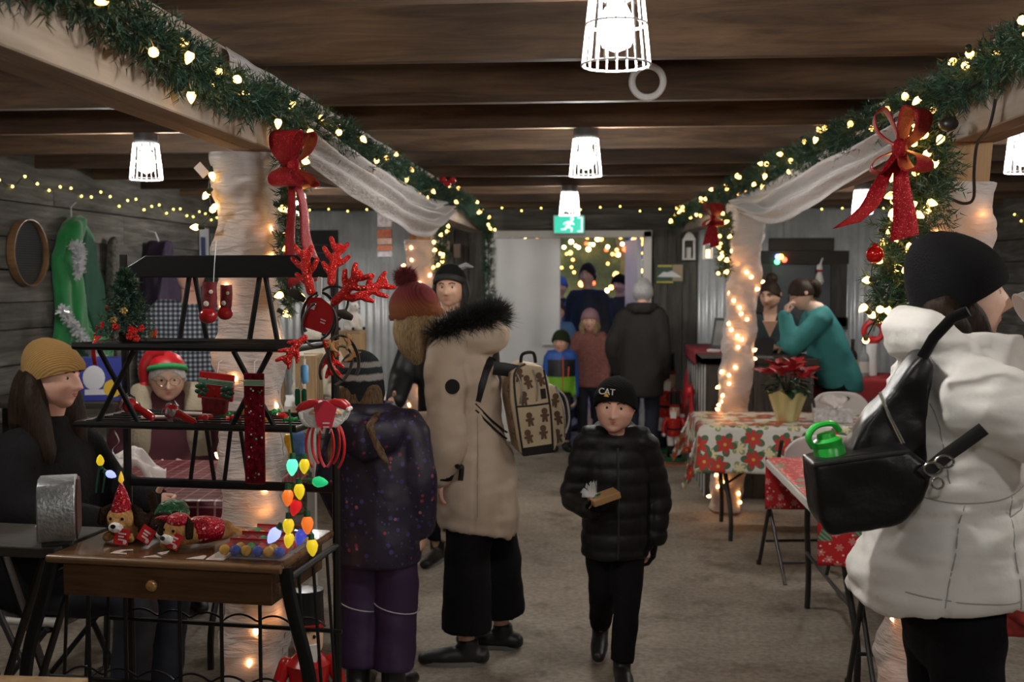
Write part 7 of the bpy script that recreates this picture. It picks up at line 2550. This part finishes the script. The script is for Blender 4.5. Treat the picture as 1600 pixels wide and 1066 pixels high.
mb = MB(); mb.tube(cr([(-.03, 0, .19), (-.02, -.02, .235), (.03, -.02, .235), (.04, 0, .19)], 5), .008, 8); mb.build('handle', M_NYLON, root)
mb = MB(); mb.tube(cr([(.10, -.06, .08), (.15, -.06, .02), (.155, -.06, -.08), (.13, -.06, -.14)], 5), .005, 6); mb.build('cord', mat('grey_cord', (.4, .38, .36), .6), root)
mb = MB(); mb.box((.035, -.134, .06), (.024, .004, .045)); mb.build('badge', M_NYLON, root, smooth=False)
ging = MB()
g1 = [(-.016, -.036), (-.004, -.036), (0, -.022), (.004, -.036), (.016, -.036), (.013, -.010), (.024, -.006), (.024, .004), (.009, .006), (.016, .014), (.016, .028), (.007, .037), (-.007, .037), (-.016, .028), (-.016, .014), (-.009, .006), (-.024, .004), (-.024, -.006), (-.013, -.010)]
ging.prism(g1, .003); gme = ging.mesh('gingerbread_print', False); gme.materials.append(mat('gingerbread_brown', (.10, .055, .03), .8))
r_ = random.Random(3)
for k, (x, z) in enumerate(((-.055, -.12), (.015, -.11), (-.04, -.045), (.03, -.035), (-.055, .05), (-.028, .12), (.03, .125), (-.065, .155), (.085, -.14), (.095, -.06), (.09, .02), (-.105, -.1), (-.108, -.01), (-.108, .09))):
    o = bpy.data.objects.new('gingerbread_print', gme); C.objects.link(o); o.parent = root
    o.location = (x, -.1325 if x < .07 and x > -.1 else (-.1075 if x > 0 else -.11), z); o.rotation_euler = (0, r_.uniform(-.3, .3), 0); o.scale = (.85,) * 3
# shoulder straps over the coat
st_ = flat_strap(ct, 'shoulder_strap', [(.075, 1.33), (.05, 1.27), (.03, 1.20), (.012, 1.14)], 1, .019, M_NYLON, .004, root)
st_.matrix_parent_inverse = (TR(*root.location) @ root.rotation_euler.to_matrix().to_4x4()).inverted() @ TR(P1.x, 4.72, 0) @ RZ(BH)
for dz in (0, -.026):
    st2 = flat_strap(ct, 'strap_webbing', [(.005, 1.13 + dz), (.07, 1.06 + dz), (.155, .965 + dz)], 1, .005, M_NYLON, .003, root, .002)
    st2.matrix_parent_inverse = st_.matrix_parent_inverse.copy()
mb = MB(); mb.tube([(.13, .085, 1.285), (.125, .14, 1.28), (.115, .215, 1.265)], [(.006, .03)] * 3, 8, up=(0, 0, 1)); st3 = mb.build('strap_top', M_NYLON, root); st3.matrix_parent_inverse = st_.matrix_parent_inverse.copy()

# ------------------------------------------------------------------ boy walking with a parcel
P2 = at(962, 700, 4.55)
w = Person('boy in a black puffer jacket and black beanie walking with a small brown parcel', (P2.x, 4.55, 0), math.radians(3), 1.235, .212, M_SKINR, lean=.03, head=(-.005, -.005, 0), hyaw=-.14, hroll=.06, vox=.011, shw=.093,
           arms={'a': dict(el=(-.178, -.01, .755), wr=(-.115, -.165, .735), hd=(.75, -.65, .05), hn=(.2, .1, 1)), 'b': dict(el=(.182, .02, .755), wr=(.165, .0, .585), hd=(-.06, -.1, -1), hn=(-1, .2, 0))},
           legs={'b': dict(kn=(.045, -.08, .335), an=(.025, -.10, .058), toe=(.05, -1, 0)), 'a': dict(kn=(-.05, .02, .34), an=(-.05, .22, .11), toe=(-.1, -1, -.25))}, curl=.6)
M_PUFF = mat('black_puffer', (.009, .009, .010), .5, bmp=.2, bscale=40, spec=.3)


def boy_extra(b):
    b.tube([(-.09, .05, .99), (-.05, .10, 1.01), (.05, .10, 1.01), (.09, .05, .99)], [(.035, .04), (.05, .05), (.05, .05), (.035, .04)], 12, up=(0, 0, 1), round_=True)
    b.tube([(-.085, .04, .985), (-.08, -.05, .985), (0, -.085, .98), (.08, -.05, .985), (.085, .04, .985)], [(.022, .04)] * 5, 10, up=(0, 0, 1), round_=True)


ct = w.top(M_PUFF, [(.505, .0, .132, .105), (.52, .0, .140, .115), (.62, 0, .140, .115), (.75, 0, .136, .112), (.88, 0, .136, .110), (.96, 0, .115, .09), (1.01, .005, .066, .066)], (.058, .054, .047), 'jacket', puffer(.068, .0075, .006), .0095, boy_extra, 2)
mb = MB(); mb.tube([(0.004, -.128, .52), (.004, -.135, .7), (.003, -.132, .88), (0, -.125, .97)], .005, 6); mb.build('zip', M_BLACKPL, ct)
w.trousers(M_BLKTROU, (.072, .058, .048), 'trousers', short=.03)
w.shoes(M_BOOT, .22, .10, mat('white_sole', (.55, .54, .52), .6), .036)
bt = w.beanie(M_KBLACK, 1.20, .36, -.45, 1.10, True, 'beanie', fold=.42)
face_parts(w.body, w.HM, w.hh, (.09, .05, .03), gaze=.01)
# CAT lettering with the yellow triangle, embroidered on the turned-up brim
me = text_mesh('CAT', .036, .0015); me.materials.append(mat('thread_white', (.65, .63, .58), .7))
o = bpy.data.objects.new('lettering', me); C.objects.link(o); o.parent = bt
T = w.HM @ TR(-.03, -.109, .070) @ RZ(-.28) @ RX(PI / 2 - .10)
o.matrix_local = T
mb = MB(); mb.prism([(-.011, -.009), (.011, -.009), (0, .006)], .002); ty = mb.build('yellow_triangle', mat('thread_yellow', (.75, .42, .02), .7), bt, smooth=False); ty.matrix_local = w.HM @ TR(-.03, -.1105, .060) @ RZ(-.26) @ RX(-.1)
# gloves over the hands
for k, sd in (('b', -1), ('a', 1)):
    b = MB(); hand_geo(b, w.wr[k] + w.hd[k] * -.004, w.hd[k], w.hn[k], 1.02, .6, sd); b.tube([w.wr[k] - w.hd[k] * .04, w.wr[k] + w.hd[k] * .02], [.034, .032], 12)
    mobj('glove', fuse(b, .0042, 2), M_KBLACK, w.root)
pc = (TR(P2.x, 4.55, 0) @ RZ(math.radians(3))) @ (w.wr['a'] + V((.055, -.075, .060)))
root = thing('small_parcel', 'small brown parcel with a clear bow in the hand of the boy', 'parcel', pc, .3)
root.rotation_euler = (.1, -.28, .35)
mb = MB(); mb.box((0, 0, 0), (.115, .075, .026)); mb.build('box', mat('kraft_brown', (.34, .19, .08), .6), root, smooth=False, bevel=.003)
mb = MB(); r_ = random.Random(9)
for k in range(14):
    a = V((r_.gauss(-.5, .6), r_.gauss(0, .6), 1.0)).normalized(); b1 = a.orthogonal().normalized() * .012
    mb.add([V((-.03, 0, .012)) + b1 * .3, V((-.03, 0, .012)) - b1 * .3, V((-.03, 0, .012)) + a * .06 - b1, V((-.03, 0, .012)) + a * .065 + b1], [(0, 1, 2, 3)])
mb.build('cellophane_top', M_CELLO, root, smooth=False)
mb = MB(); mb.tube([(-.045, -.01, .016), (-.03, 0, .02), (-.01, .008, .016)], .004, 6); mb.build('ribbon', mat('dark_green', (.02, .12, .05), .5), root)

# ------------------------------------------------------------------ child in the purple dotted coat, seen from behind
def dotted():
    m, nt, b = _new('purple_dotted_nylon')
    co = coords(nt, rand=False)
    col = None
    base = (.016, .012, .030)
    cur = base
    for sc_, th, cc, off in ((34, .30, (.055, .035, .16), 0), (26, .20, (.24, .03, .05), 3), (22, .16, (.30, .10, .16), 7), (46, .22, (.03, .06, .16), 11)):
        ad = nt.nodes.new('ShaderNodeVectorMath'); ad.operation = 'ADD'; nt.links.new(co, ad.inputs[0]); ad.inputs[1].default_value = (off, off * 2, off)
        v = N(nt, 'ShaderNodeTexVoronoi', Scale=float(sc_), Randomness=.95); nt.links.new(ad.outputs[0], v.inputs['Vector'])
        sp = nt.nodes.new('ShaderNodeSeparateColor'); nt.links.new(v.outputs['Color'], sp.inputs[0])
        f = math_(nt, 'MULTIPLY', math_(nt, 'LESS_THAN', v.outputs['Distance'], th), math_(nt, 'GREATER_THAN', sp.outputs[0], .55))
        cur = mixc(nt, f, cur, cc)
    nt.links.new(cur, b.inputs['Base Color']); b.inputs['Roughness'].default_value = .5
    n2 = N(nt, 'ShaderNodeTexNoise', Scale=26.0); nt.links.new(co, n2.inputs['Vector']); bump(nt, b, n2.outputs['Fac'], .25, .01)
    return m


M_DOT = dotted()
M_BRAID = hairm('brown_braid', (.05, .028, .014), (.17, .105, .058))
P3 = at(588, 700, 4.25)
w = Person('child in a dark purple dotted coat and striped knit hat, seen from behind', (P3.x, 4.25, 0), math.radians(172), 1.345, .215, M_SKINR, lean=.06, head=(.092, -.03, 0), hyaw=.25, vox=.012, shw=.102,
           arms={'a': dict(el=(-.185, .01, .86), wr=(-.178, -.03, .68), hd=(0, -.15, -1)), 'b': dict(el=(.19, .0, .86), wr=(.17, -.08, .70), hd=(0, -.3, -1))})


def kid_extra(b):
    b.tube([(-.10, .02, 1.09), (-.08, .09, 1.06), (0, .125, 1.04), (.08, .09, 1.06), (.10, .02, 1.09)], [(.05, .05), (.06, .075), (.065, .09), (.06, .075), (.05, .05)], 14, up=(0, 0, 1), round_=True)
    b.tube([(.035 + .085 * math.cos(t), -.02 + .085 * math.sin(t), 1.125) for t in np.linspace(0, 2 * PI, 20, endpoint=False)], [(.03, .045)] * 20, 10, up=(0, 0, 1), closed=True)


w.top(M_DOT, [(.535, .0, .16, .13), (.55, 0, .178, .142), (.70, 0, .172, .14), (.85, 0, .165, .132), (.98, 0, .16, .122), (1.06, .0, .13, .10), (1.11, 0, .075, .075)], (.072, .066, .056), 'coat', wrinkle(.006, 9), .0105, kid_extra, 3)
M_SNOWP = mat('purple_snow_pants', (.035, .016, .065), .6, bmp=.3, bscale=14, bdist=.015)
tr_ = w.trousers(M_SNOWP, (.095, .088, .082), 'snow_pants', short=.05)
for k, sg in (('a', -1), ('b', 1)):
    p = w.kn[k]; mb = MB(); mb.tube([(p.x + .091 * math.cos(t), p.y + .091 * math.sin(t), .36 + .02 * math.cos(t)) for t in np.linspace(0, 2 * PI, 30, endpoint=False)], .0025, 5, closed=True); mb.build('reflective_piping', mat('silver_piping', (.5, .48, .52), .3), tr_)
w.shoes(M_BOOT, .24, .16, None, .046)
m_ = knit('striped_grey_knit', (.03, .03, .035), 90, (1.13, 1.37, [(0, (.018, .019, .022)), (.52, (.018, .019, .022)), (.55, (.34, .32, .31)), (.62, (.34, .32, .31)), (.65, (.022, .024, .027)), (.74, (.02, .03, .035)), (.76, (.28, .26, .25)), (.82, (.26, .25, .24)), (.85, (.02, .022, .026)), (1, (.02, .022, .026))]))
ht = w.beanie(m_, 1.24, .1, -.62, 1.13, False, 'striped_hat')
for sg in (-1, 1):
    mb = MB(); mb.tube([w.h(sg * .72, .1, .0), w.h(sg * .78, .05, -.45), w.h(sg * .74, 0, -.85)], [(.012, .045), (.011, .036), (.006, .012)], 10, round_=True, up=(0, 1, 0)); mb.build('ear_flap', m_, ht)
    b = MB()
    a0 = V(w.h(sg * .70, .12, -.75)); a1 = V((sg * .07 + .02, .20, 1.09)); a2 = V((sg * .115, .215, .97))
    P = cr([tuple(a0), tuple((a0 + a1) / 2 + V((sg * .02, .05, 0))), tuple(a1), tuple(a2)], 10); n = len(P)
    for q in range(3):
        b.tube([V(p) + V((.008 * math.sin(i * .9 + q * 2.1), .008 * math.cos(i * 1.8 + q * 2.1), 0)) for i, p in enumerate(P)], [.0105 * (1 - .3 * i / n) for i in range(n)], 8, round_=True)
    mobj('braid', fuse(b, .005, 2), M_BRAID, w.root)
w.strands(M_BRAID, [([w.h(s_ * .3, .62, -.3), w.h(s_ * .32, .70, -.8), w.h(s_ * .3, .66, -1.25)], [(.065, .04), (.065, .04), (.06, .03)]) for s_ in (-1, 1)])
face_parts(w.body, w.HM, w.hh, (.12, .08, .05))
# ------------------------------------------------------------------ person in black behind the beige coat
P4 = at(700, 700, 6.3)
w = Person('adult in a black coat and black flap hat facing the beige coat', (P4.x + .02, 6.3, 0), math.radians(-6), 1.715, .225, M_SKIN2, vox=.016, arms={'a': dict(el=(-.26, -.10, 1.10), wr=(-.24, -.32, .98), hd=(-.1, -1, -.2))})
w.top(M_NYLON, [(.78, 0, .20, .16), (.95, 0, .195, .155), (1.15, 0, .20, .15), (1.32, 0, .19, .13), (1.42, .01, .13, .10), (1.47, .01, .09, .08)], (.085, .075, .06), 'coat', wrinkle(.006, 8))
w.trousers(M_BLKTROU, (.095, .068, .06)); w.shoes(M_BOOT, .28, .18, M_SOLE)
ht = w.beanie(M_KBLACK, 1.22, .50, -.4, 1.14, True, 'flap_hat', fold=.30, cuff_m=mat('black_fur', (.010, .010, .010), .7))
mb = MB(); mb.tube([w.h(.5, .1, 1.0), w.h(.8, .15, 1.15), w.h(1.15, .1, 1.05)], [.02, .016, .005], 8, round_=True); mb.build('feather', mat('grey_feather', (.22, .21, .22), .8), ht)
for sg in (-1, 1):
    mb = MB(); mb.tube([w.h(sg * .74, .1, .2), w.h(sg * .82, .05, -.3), w.h(sg * .78, 0, -.8)], [(.02, .05), (.022, .05), (.015, .03)], 10, round_=True, up=(0, 1, 0)); mb.build('ear_flap', MATS['black_fur'], ht)
face_parts(w.body, w.HM, w.hh, (.05, .03, .02))

# ------------------------------------------------------------------ woman in the mustard beanie, seated
P5 = at(70, 640, 3.85)
w = Person('seated woman in a mustard beanie and black sweater with long brown hair', (P5.x, 3.85, 0), math.radians(82), 1.66, .225, M_SKINR, sit=True, head=(0, -.03, .035), vox=.014, fat=1.12,
           arms={'a': dict(el=(-.25, -.06, .85), wr=(-.16, -.32, .80), hd=(.2, -1, -.05)), 'b': dict(el=(.26, -.08, .85), wr=(.16, -.34, .82), hd=(-.2, -1, 0))})
M_SWEAT = mat('black_sweater', (.008, .008, .009), .9, bmp=.3, bscale=80, spec=.2)
w.top(M_SWEAT, [(.475, .0, .20, .15), (.58, .0, .215, .175), (.75, 0, .21, .17), (.92, .0, .21, .155), (1.02, .0, .185, .125), (1.09, .0, .12, .085), (1.16, -.01, .07, .065)], (.09, .085, .062), 'sweater', wrinkle(.008, 7))
w.trousers(mat('dark_jeans', (.014, .017, .028), .8), (.088, .078, .062)); w.shoes(M_BOOT, .26, .1)
m_ = knit('mustard_knit', (.36, .21, .075), 90)
w.beanie(m_, 1.30, .30, -.22, 1.12, True, 'beanie', peak=(0, .28), fold=.34)
w.strands(M_BROWNH, [([w.h(-.45, .45, .0), w.h(-.74, .25, -.7), w.h(-.85, .02, -1.6), w.h(-.85, -.25, -2.5), w.h(-.8, -.4, -3.1)], [(.04, .06), (.05, .075), (.05, .07), (.04, .055), (.015, .02)]), ([w.h(.45, .4, .0), w.h(.74, .2, -.7), w.h(.85, 0, -1.6), w.h(.85, -.25, -2.6)], [(.04, .06), (.05, .07), (.05, .06), (.02, .03)]),
                     ([w.h(0, .75, .1), w.h(0, .85, -.6), w.h(0, .85, -1.4), w.h(0, .8, -2.2)], [(.09, .04), (.11, .05), (.12, .05), (.08, .03)])], vox=.009)
face_parts(w.body, w.HM, w.hh, (.03, .02, .015))

# ------------------------------------------------------------------ elderly woman in the elf hat, seated
P6 = at(262, 640, 5.65)
w = Person('seated elderly woman with white hair, glasses and a red and green elf hat', (P6.x, 5.65, 0), math.radians(24), 1.56, .235, M_SKIN, sit=True, head=(0, -.045, -.07), hpitch=.10, vox=.015, fat=1.1,
           arms={'a': dict(el=(-.24, -.02, .76), wr=(-.11, -.16, .66), hd=(.8, -.3, -.2)), 'b': dict(el=(.24, -.02, .76), wr=(.11, -.16, .66), hd=(-.8, -.3, -.2))})
w.top(mat('maroon_top', (.06, .008, .015), .8), [(.475, .0, .20, .15), (.62, .0, .215, .175), (.78, 0, .205, .16), (.90, .0, .19, .135), (.975, .0, .155, .11), (1.02, .0, .085, .08)], (.083, .075, .056), 'cardigan', wrinkle(.006, 8))
b = MB(); b.tube([(-.15, -.09, .68), (-.15, -.125, .82), (-.145, -.115, .95), (-.13, -.02, 1.055), (0, .085, 1.05), (.13, -.02, 1.055), (.145, -.115, .95), (.15, -.125, .82), (.15, -.09, .68)], [(.066, .06)] * 9, 12, round_=True)
mobj('fleece_vest', fuse(b, .014, 3, wrinkle(.006, 12)), mat('beige_fleece', (.33, .28, .20), .95, bmp=.5, bscale=60), w.root)
w.trousers(MATS['dark_jeans'], (.086, .076, .060)); w.shoes(M_BOOT, .25, .1)
M_WHITEH = hairm('white_hair', (.46, .45, .43), (.72, .71, .69))
w.hair_cap(M_WHITEH, 1.09, -.45, .52)
ht = w.beanie(M_RED, 1.16, .62, .05, 1.13, False, 'elf_hat', peak=(0, .25))
mb = MB()
rr = []
for t in (0, .5, 1):
    ring = []
    for j in range(32):
        a = 2 * PI * j / 32; lowz = .60 + (-.02 - .60) * (.5 - .5 * math.cos(a)); z = lowz + .22 * t
        q = math.sqrt(max(0, 1 - (max(0, z) / 1.2) ** 2.6)) * (1.16 + .04 * math.sin(PI * t))
        ring.append(w.h(.74 * q * math.sin(a), -.88 * q * math.cos(a) + .02, z))
    rr.append(ring)
mb.loft(rr, 0, False); mb.build('green_brim', mat('elf_felt_green', (.02, .24, .07), .8), ht, angle=0, solid=.008)
mb = MB(); P = cr([w.h(0, .25, 1.05), w.h(-.55, .4, .95), w.h(-.95, .3, .45), w.h(-1.0, .2, -.2)], 6); mb.tube(P, [.06 * (1 - .72 * i / len(P)) for i in range(len(P))], 12); mb.build('hat_tail', M_RED, ht)
mb = MB(); mb.sphere(w.h(-1.0, .2, -.32), .026, 12, 8); mb.build('pompom', M_RED, ht)
M_GLASSF = mat('gold_wire', (.35, .25, .14), .3, .8)


def spectacles(w, m_, r=.22):
    h = w.hh / 2
    mb = MB()
    for sg in (-1, 1):
        mb.tube([w.h(sg * .28 + r * math.cos(a), -.93 + .10 * abs(sg * .28 + r * math.cos(a)), .0 + r * .82 * math.sin(a)) for a in np.linspace(0, 2 * PI, 24, endpoint=False)], .0022, 5, closed=True)
        mb.tube([w.h(sg * (.28 + r), -.86, .03), w.h(sg * .72, -.4, .05), w.h(sg * .74, .12, .04)], .002, 5)
    mb.tube([w.h(-.07, -.96, .04), w.h(0, -.99, .06), w.h(.07, -.96, .04)], .002, 5)
    mb.build('spectacles', m_, w.root)


spectacles(w, M_GLASSF)
face_parts(w.body, w.HM, w.hh, (.5, .48, .45))

# ------------------------------------------------------------------ man in the plaid shirt, standing behind them
def plaid():
    m, nt, b = _new('blue_plaid')
    co = coords(nt, rand=False)
    sp = nt.nodes.new('ShaderNodeSeparateXYZ'); nt.links.new(co, sp.inputs[0])
    f = []
    for i, sc_ in ((0, 34.0), (2, 34.0)):
        t = math_(nt, 'FRACT', math_(nt, 'MULTIPLY', sp.outputs[i], sc_))
        f.append(math_(nt, 'GREATER_THAN', t, .55))
    t = math_(nt, 'MULTIPLY', math_(nt, 'ADD', f[0], f[1]), .5)
    nt.links.new(ramp(nt, t, [(0, (.018, .024, .04)), (.5, (.10, .12, .155)), (1, (.46, .47, .49))], 'CONSTANT'), b.inputs['Base Color'])
    nt.nodes[-1].color_ramp.elements[1].position = .4 if nt.nodes[-1].bl_idname == 'ShaderNodeValToRGB' else 0
    b.inputs['Roughness'].default_value = .85
    return m


P7 = at(300, 560, 6.9)
w = Person('man in a navy and white plaid shirt standing behind the elf hat woman', (P7.x, 6.9, 0), math.radians(20), 1.80, .235, M_SKINR, vox=.016, fat=1.1, arms={'a': dict(el=(-.27, .03, 1.12), wr=(-.25, -.12, .90)), 'b': dict(el=(.27, .02, 1.12), wr=(.2, -.2, .98))})
w.top(plaid(), [(.82, 0, .20, .155), (.95, 0, .205, .165), (1.12, 0, .205, .16), (1.30, 0, .205, .145), (1.42, 0, .175, .115), (1.49, .005, .09, .08)], (.088, .072, .055), 'plaid_shirt', wrinkle(.005, 9))
w.trousers(MATS['dark_jeans'], (.10, .07, .06)); w.shoes(M_BOOT, .29, .12)
w.hair_cap(hairm('grey_hair', (.16, .15, .14), (.36, .35, .34)), 1.05, -.2, .62)
face_parts(w.body, w.HM, w.hh, (.15, .13, .12))

# ------------------------------------------------------------------ the group at the door
def simple(label, px, Y, rz, H, hh, coat_m, hat, trou, hem=.45, w_=.17, sl=(.075, .068, .055), skin=None, hatm=None, hair=None, disp=None, fat=1.0, arms=None, vox=.018, face=True, lean=0.0, hyaw=0.0, pom=False, low=.3):
    p = at(px, 600, Y)
    q = Person(label, (p.x, Y, 0), rz, H, hh, skin or M_SKINR, vox=vox, arms=arms, seg=36, fat=fat, lean=lean, hyaw=hyaw, shw=.094)
    z0 = hem * H
    w_ *= .86
    sl = tuple(k * .88 for k in sl)
    q.top(coat_m, [(z0, 0, w_ * 1.02, w_ * .8), ((z0 + .66 * H) / 2, 0, w_, w_ * .78), (.66 * H, 0, w_ * .95, w_ * .75), (.745 * H, 0, w_ * .86, w_ * .66), (.795 * H, 0, w_ * .64, w_ * .52), (.825 * H, 0, w_ * .42, w_ * .42), (.85 * H, .0, w_ * .36, w_ * .38)], sl, 'coat', disp or wrinkle(.006, 9))
    q.trousers(trou, (.052 * H, .042 * H, .036 * H)); q.shoes(M_BOOT, .155 * H, .09)
    if hat:
        q.beanie(hatm, 1.22, low, -.4, 1.13, True, 'knit_hat', fold=.3)
    if hair:
        q.hair_cap(hair, 1.09, -.75, .5)
    if face:
        face_parts(q.body, q.HM, q.hh, (.05, .03, .02))
    return q


def toddler_coat():
    m, nt, b = _new('blue_green_jacket')
    co = coords(nt, rand=False)
    sp = nt.nodes.new('ShaderNodeSeparateXYZ'); nt.links.new(co, sp.inputs[0])
    z, x = sp.outputs[2], sp.outputs[0]
    t = math_(nt, 'MULTIPLY', z, 1 / 1.2)
    body = ramp(nt, t, [(0, (.20, .50, .03)), (.60, (.012, .014, .02)), (.735, (.03, .12, .48))], 'CONSTANT')
    ax = math_(nt, 'ABSOLUTE', x)
    arm = math_(nt, 'GREATER_THAN', ax, .135)
    col = mixc(nt, arm, body, (.03, .12, .48))
    nt.links.new(col, b.inputs['Base Color']); b.inputs['Roughness'].default_value = .5
    return m


M_NAVYT = mat('navy_trousers', (.010, .013, .022), .8)
q = simple('small child in a blue, black and lime jacket and olive hat at the door', 876, 10.55, math.radians(12), 1.15, .20, toddler_coat(), True, M_NAVYT, .50, .155, (.068, .06, .05), hatm=knit('olive_knit', (.035, .045, .022)), hyaw=-.5)
mb = MB(); mb.tube([(.0, -.128, .60), (.0, -.135, .75), (0, -.125, .92)], .006, 6); mb.build('orange_zip', mat('orange_plastic', (.7, .12, .03), .5), q.root)
mb = MB(); mb.tube([(.055, -.128, .82), (.05, -.13, .72)], .007, 6); mb.build('chest_zip', MATS['orange_plastic'], q.root)
for k, sd in (('a', 1), ('b', -1)):
    b = MB(); hand_geo(b, q.wr[k], q.hd[k], q.hn[k], 1.1, .5, sd); mobj('mitten', fuse(b, .008, 3), mat('grey_mitten', (.14, .14, .15), .9), q.root)
M_TEDDY = mat('pink_teddy_coat', (.30, .115, .10), .95, var=.25, vscale=60, bmp=.8, bscale=70, bdist=.02)
q = simple('girl in a dusty pink fuzzy coat and pink hat at the door', 922, 10.85, math.radians(-8), 1.35, .205, M_TEDDY, True, M_NAVYT, .44, .165, (.075, .068, .056), hatm=knit('pale_pink_knit', (.46, .27, .30)))
q.strands(M_BLOND, [([q.h(s_ * .55, -.1, .1), q.h(s_ * .72, -.25, -.6), q.h(s_ * .6, -.55, -1.25)], [(.025, .03), (.035, .04), (.02, .025)]) for s_ in (-1, 1)])
q = simple('tall man in a dark navy winter coat standing in the doorway', 918, 12.0, math.radians(-22), 1.82, .235, mat('dark_navy_coat', (.010, .013, .024), .7, bmp=.2), False, M_NAVYT, .42, .24, (.098, .088, .07), skin=M_SKIN2, hair=M_BROWNH, fat=1.1)
q = simple('child with brown hair and a pale blue jacket behind the doorway edge', 871, 11.75, math.radians(10), 1.42, .205, mat('pale_blue_jacket', (.09, .20, .33), .6), False, M_NAVYT, .45, .155, hair=hairm('mid_brown_hair', (.05, .028, .015), (.12, .07, .04)))
mb = MB(); mb.tube([(-.05, -.125, 1.05), (0, -.135, 1.07), (.05, -.125, 1.05)], .02, 8); mb.build('red_collar', M_RED, q.root)
q = simple('grey haired person in a long dark brown coat, seen from behind near the door', 1003, 9.95, math.radians(172), 1.655, .23, mat('dark_brown_coat', (.016, .014, .012), .8, var=.2, bmp=.2), False, mat('dark_blue_jeans', (.012, .018, .035), .85), .36, .225, (.095, .085, .068), fat=1.1, face=True, arms={'b': dict(el=(.27, .0, 1.05), wr=(.235, -.09, .82), hd=(0, -.2, -1))})
q.hair_cap(hairm('silver_hair', (.32, .32, .32), (.62, .62, .63)), 1.10, -.7, .45)
b = MB(); b.tube([(-.12, .02, 1.40), (-.06, .09, 1.395), (.06, .09, 1.395), (.12, .02, 1.40)], [(.035, .04), (.045, .055), (.045, .055), (.035, .04)], 12, up=(0, 0, 1), round_=True)
mobj('hood', fuse(b, .014, 3), MATS['dark_brown_coat'], q.root)
M_BLUEK = knit('bright_blue_knit', (.10, .20, .55)); M_PALEK = knit('pale_blue_knit', (.22, .32, .60))
M_DARKC = mat('dark_outdoor_coat', (.012, .014, .022), .8)
simple('bystander in a bright blue knit hat and dark coat outside the doorway', 875, 14.0, math.radians(5), 1.67, .22, M_DARKC, True, M_NAVYT, .42, .2, hatm=M_BLUEK)
simple('bystander in a pale blue knit hat outside, beside the bright blue hat', 893, 13.2, math.radians(40), 1.42, .21, mat('blue_jacket', (.03, .09, .28), .6), True, M_NAVYT, .42, .17, hatm=M_PALEK)
simple('bystander in a dark hat outside, past the tall man in the navy coat', 968, 13.6, math.radians(-30), 1.70, .22, M_DARKC, True, M_NAVYT, .42, .2, hatm=M_KBLACK)
simple('bystander in a blue jacket outside beside the open door leaf', 985, 14.6, math.radians(-60), 1.60, .22, MATS['blue_jacket'], True, M_NAVYT, .42, .18, hatm=knit('grey_knit', (.12, .12, .14)))

# ------------------------------------------------------------------ the two at the counter
P8 = at(1263, 600, 8.55)
w = Person('person in a teal sweater and glasses leaning over the counter', (P8.x + .25, 8.66, 0), math.radians(-90), 1.74, .23, M_SKIN, lean=.33, head=(0, -.03, -.045), hpitch=.42, vox=.015, fat=1.05,
           arms={'b': dict(el=(.25, -.40, 1.132), wr=(.14, -.44, 1.37), hd=(-.25, .2, .9), hn=(-.2, 1, 0)), 'a': dict(el=(-.20, -.25, 1.145), wr=(-.08, -.42, 1.125), hd=(.3, -1, -.15), hn=(0, 0, -1))}, curl=.7)
w.top(mat('teal_sweater', (.035, .20, .20), .85, var=.08, bmp=.25, bscale=70), [(.80, .02, .185, .15), (.84, .02, .195, .165), (1.0, 0, .195, .165), (1.18, 0, .20, .155), (1.34, .0, .195, .13), (1.42, .005, .15, .10), (1.46, .005, .085, .075)], (.085, .070, .055), 'sweater', wrinkle(.007, 8))
w.trousers(M_BLKTROU, (.105, .075, .062)); w.shoes(M_BOOT, .27, .1)
w.hair_cap(M_BROWNH, 1.09, -.35, .45)
w.strands(M_BROWNH, [([w.h(0, .75, .35), w.h(0, .95, .2), w.h(0, .95, -.15), w.h(0, .8, -.4)], [(.055, .05), (.07, .05), (.06, .04), (.03, .03)])])
spectacles(w, M_BLACKPL); face_parts(w.body, w.HM, w.hh, (.03, .02, .015))
P9 = at(1203, 520, 9.25)
w = Person('person in a dark green V neck top behind the counter beside the teal sweater', (P9.x, 9.27, 0), math.radians(-8), 1.64, .225, M_SKIN2, lean=.10, hyaw=-.4, hpitch=.18, vox=.015, fat=1.08,
           arms={'a': dict(el=(-.22, -.06, 1.16), wr=(-.13, -.32, 1.125), hd=(.2, -1, -.12), hn=(0, 0, -1)), 'b': dict(el=(.25, -.03, 1.12), wr=(.04, -.29, 1.13), hd=(-.5, -.9, -.2), hn=(0, 0, -1))})
w.top(mat('dark_green_top', (.008, .020, .020), .85), [(.78, .0, .185, .15), (.95, 0, .19, .155), (1.12, 0, .195, .15), (1.24, 0, .185, .13), (1.31, .0, .14, .095)], (.078, .062, .05), 'v_neck_top', wrinkle(.005, 9))
mb = MB(); mb.prism([(-.06, 1.335), (.06, 1.335), (.0, 1.20)], .012, TR(0, -.185, -.005) @ RX(.12)); mb.build('neckline', M_SKIN2, w.root, smooth=False, bevel=.004)
w.trousers(mat('olive_trousers', (.10, .09, .07), .85), (.10, .07, .06)); w.shoes(M_BOOT, .26, .1)
w.hair_cap(M_BROWNH, 1.08, -.4, .5)
mb = MB(); mb.sphere(w.h(0, .45, 1.12), .05, 14, 10); mb.build('hair_bun', M_BROWNH, w.root)
face_parts(w.body, w.HM, w.hh, (.03, .02, .015))
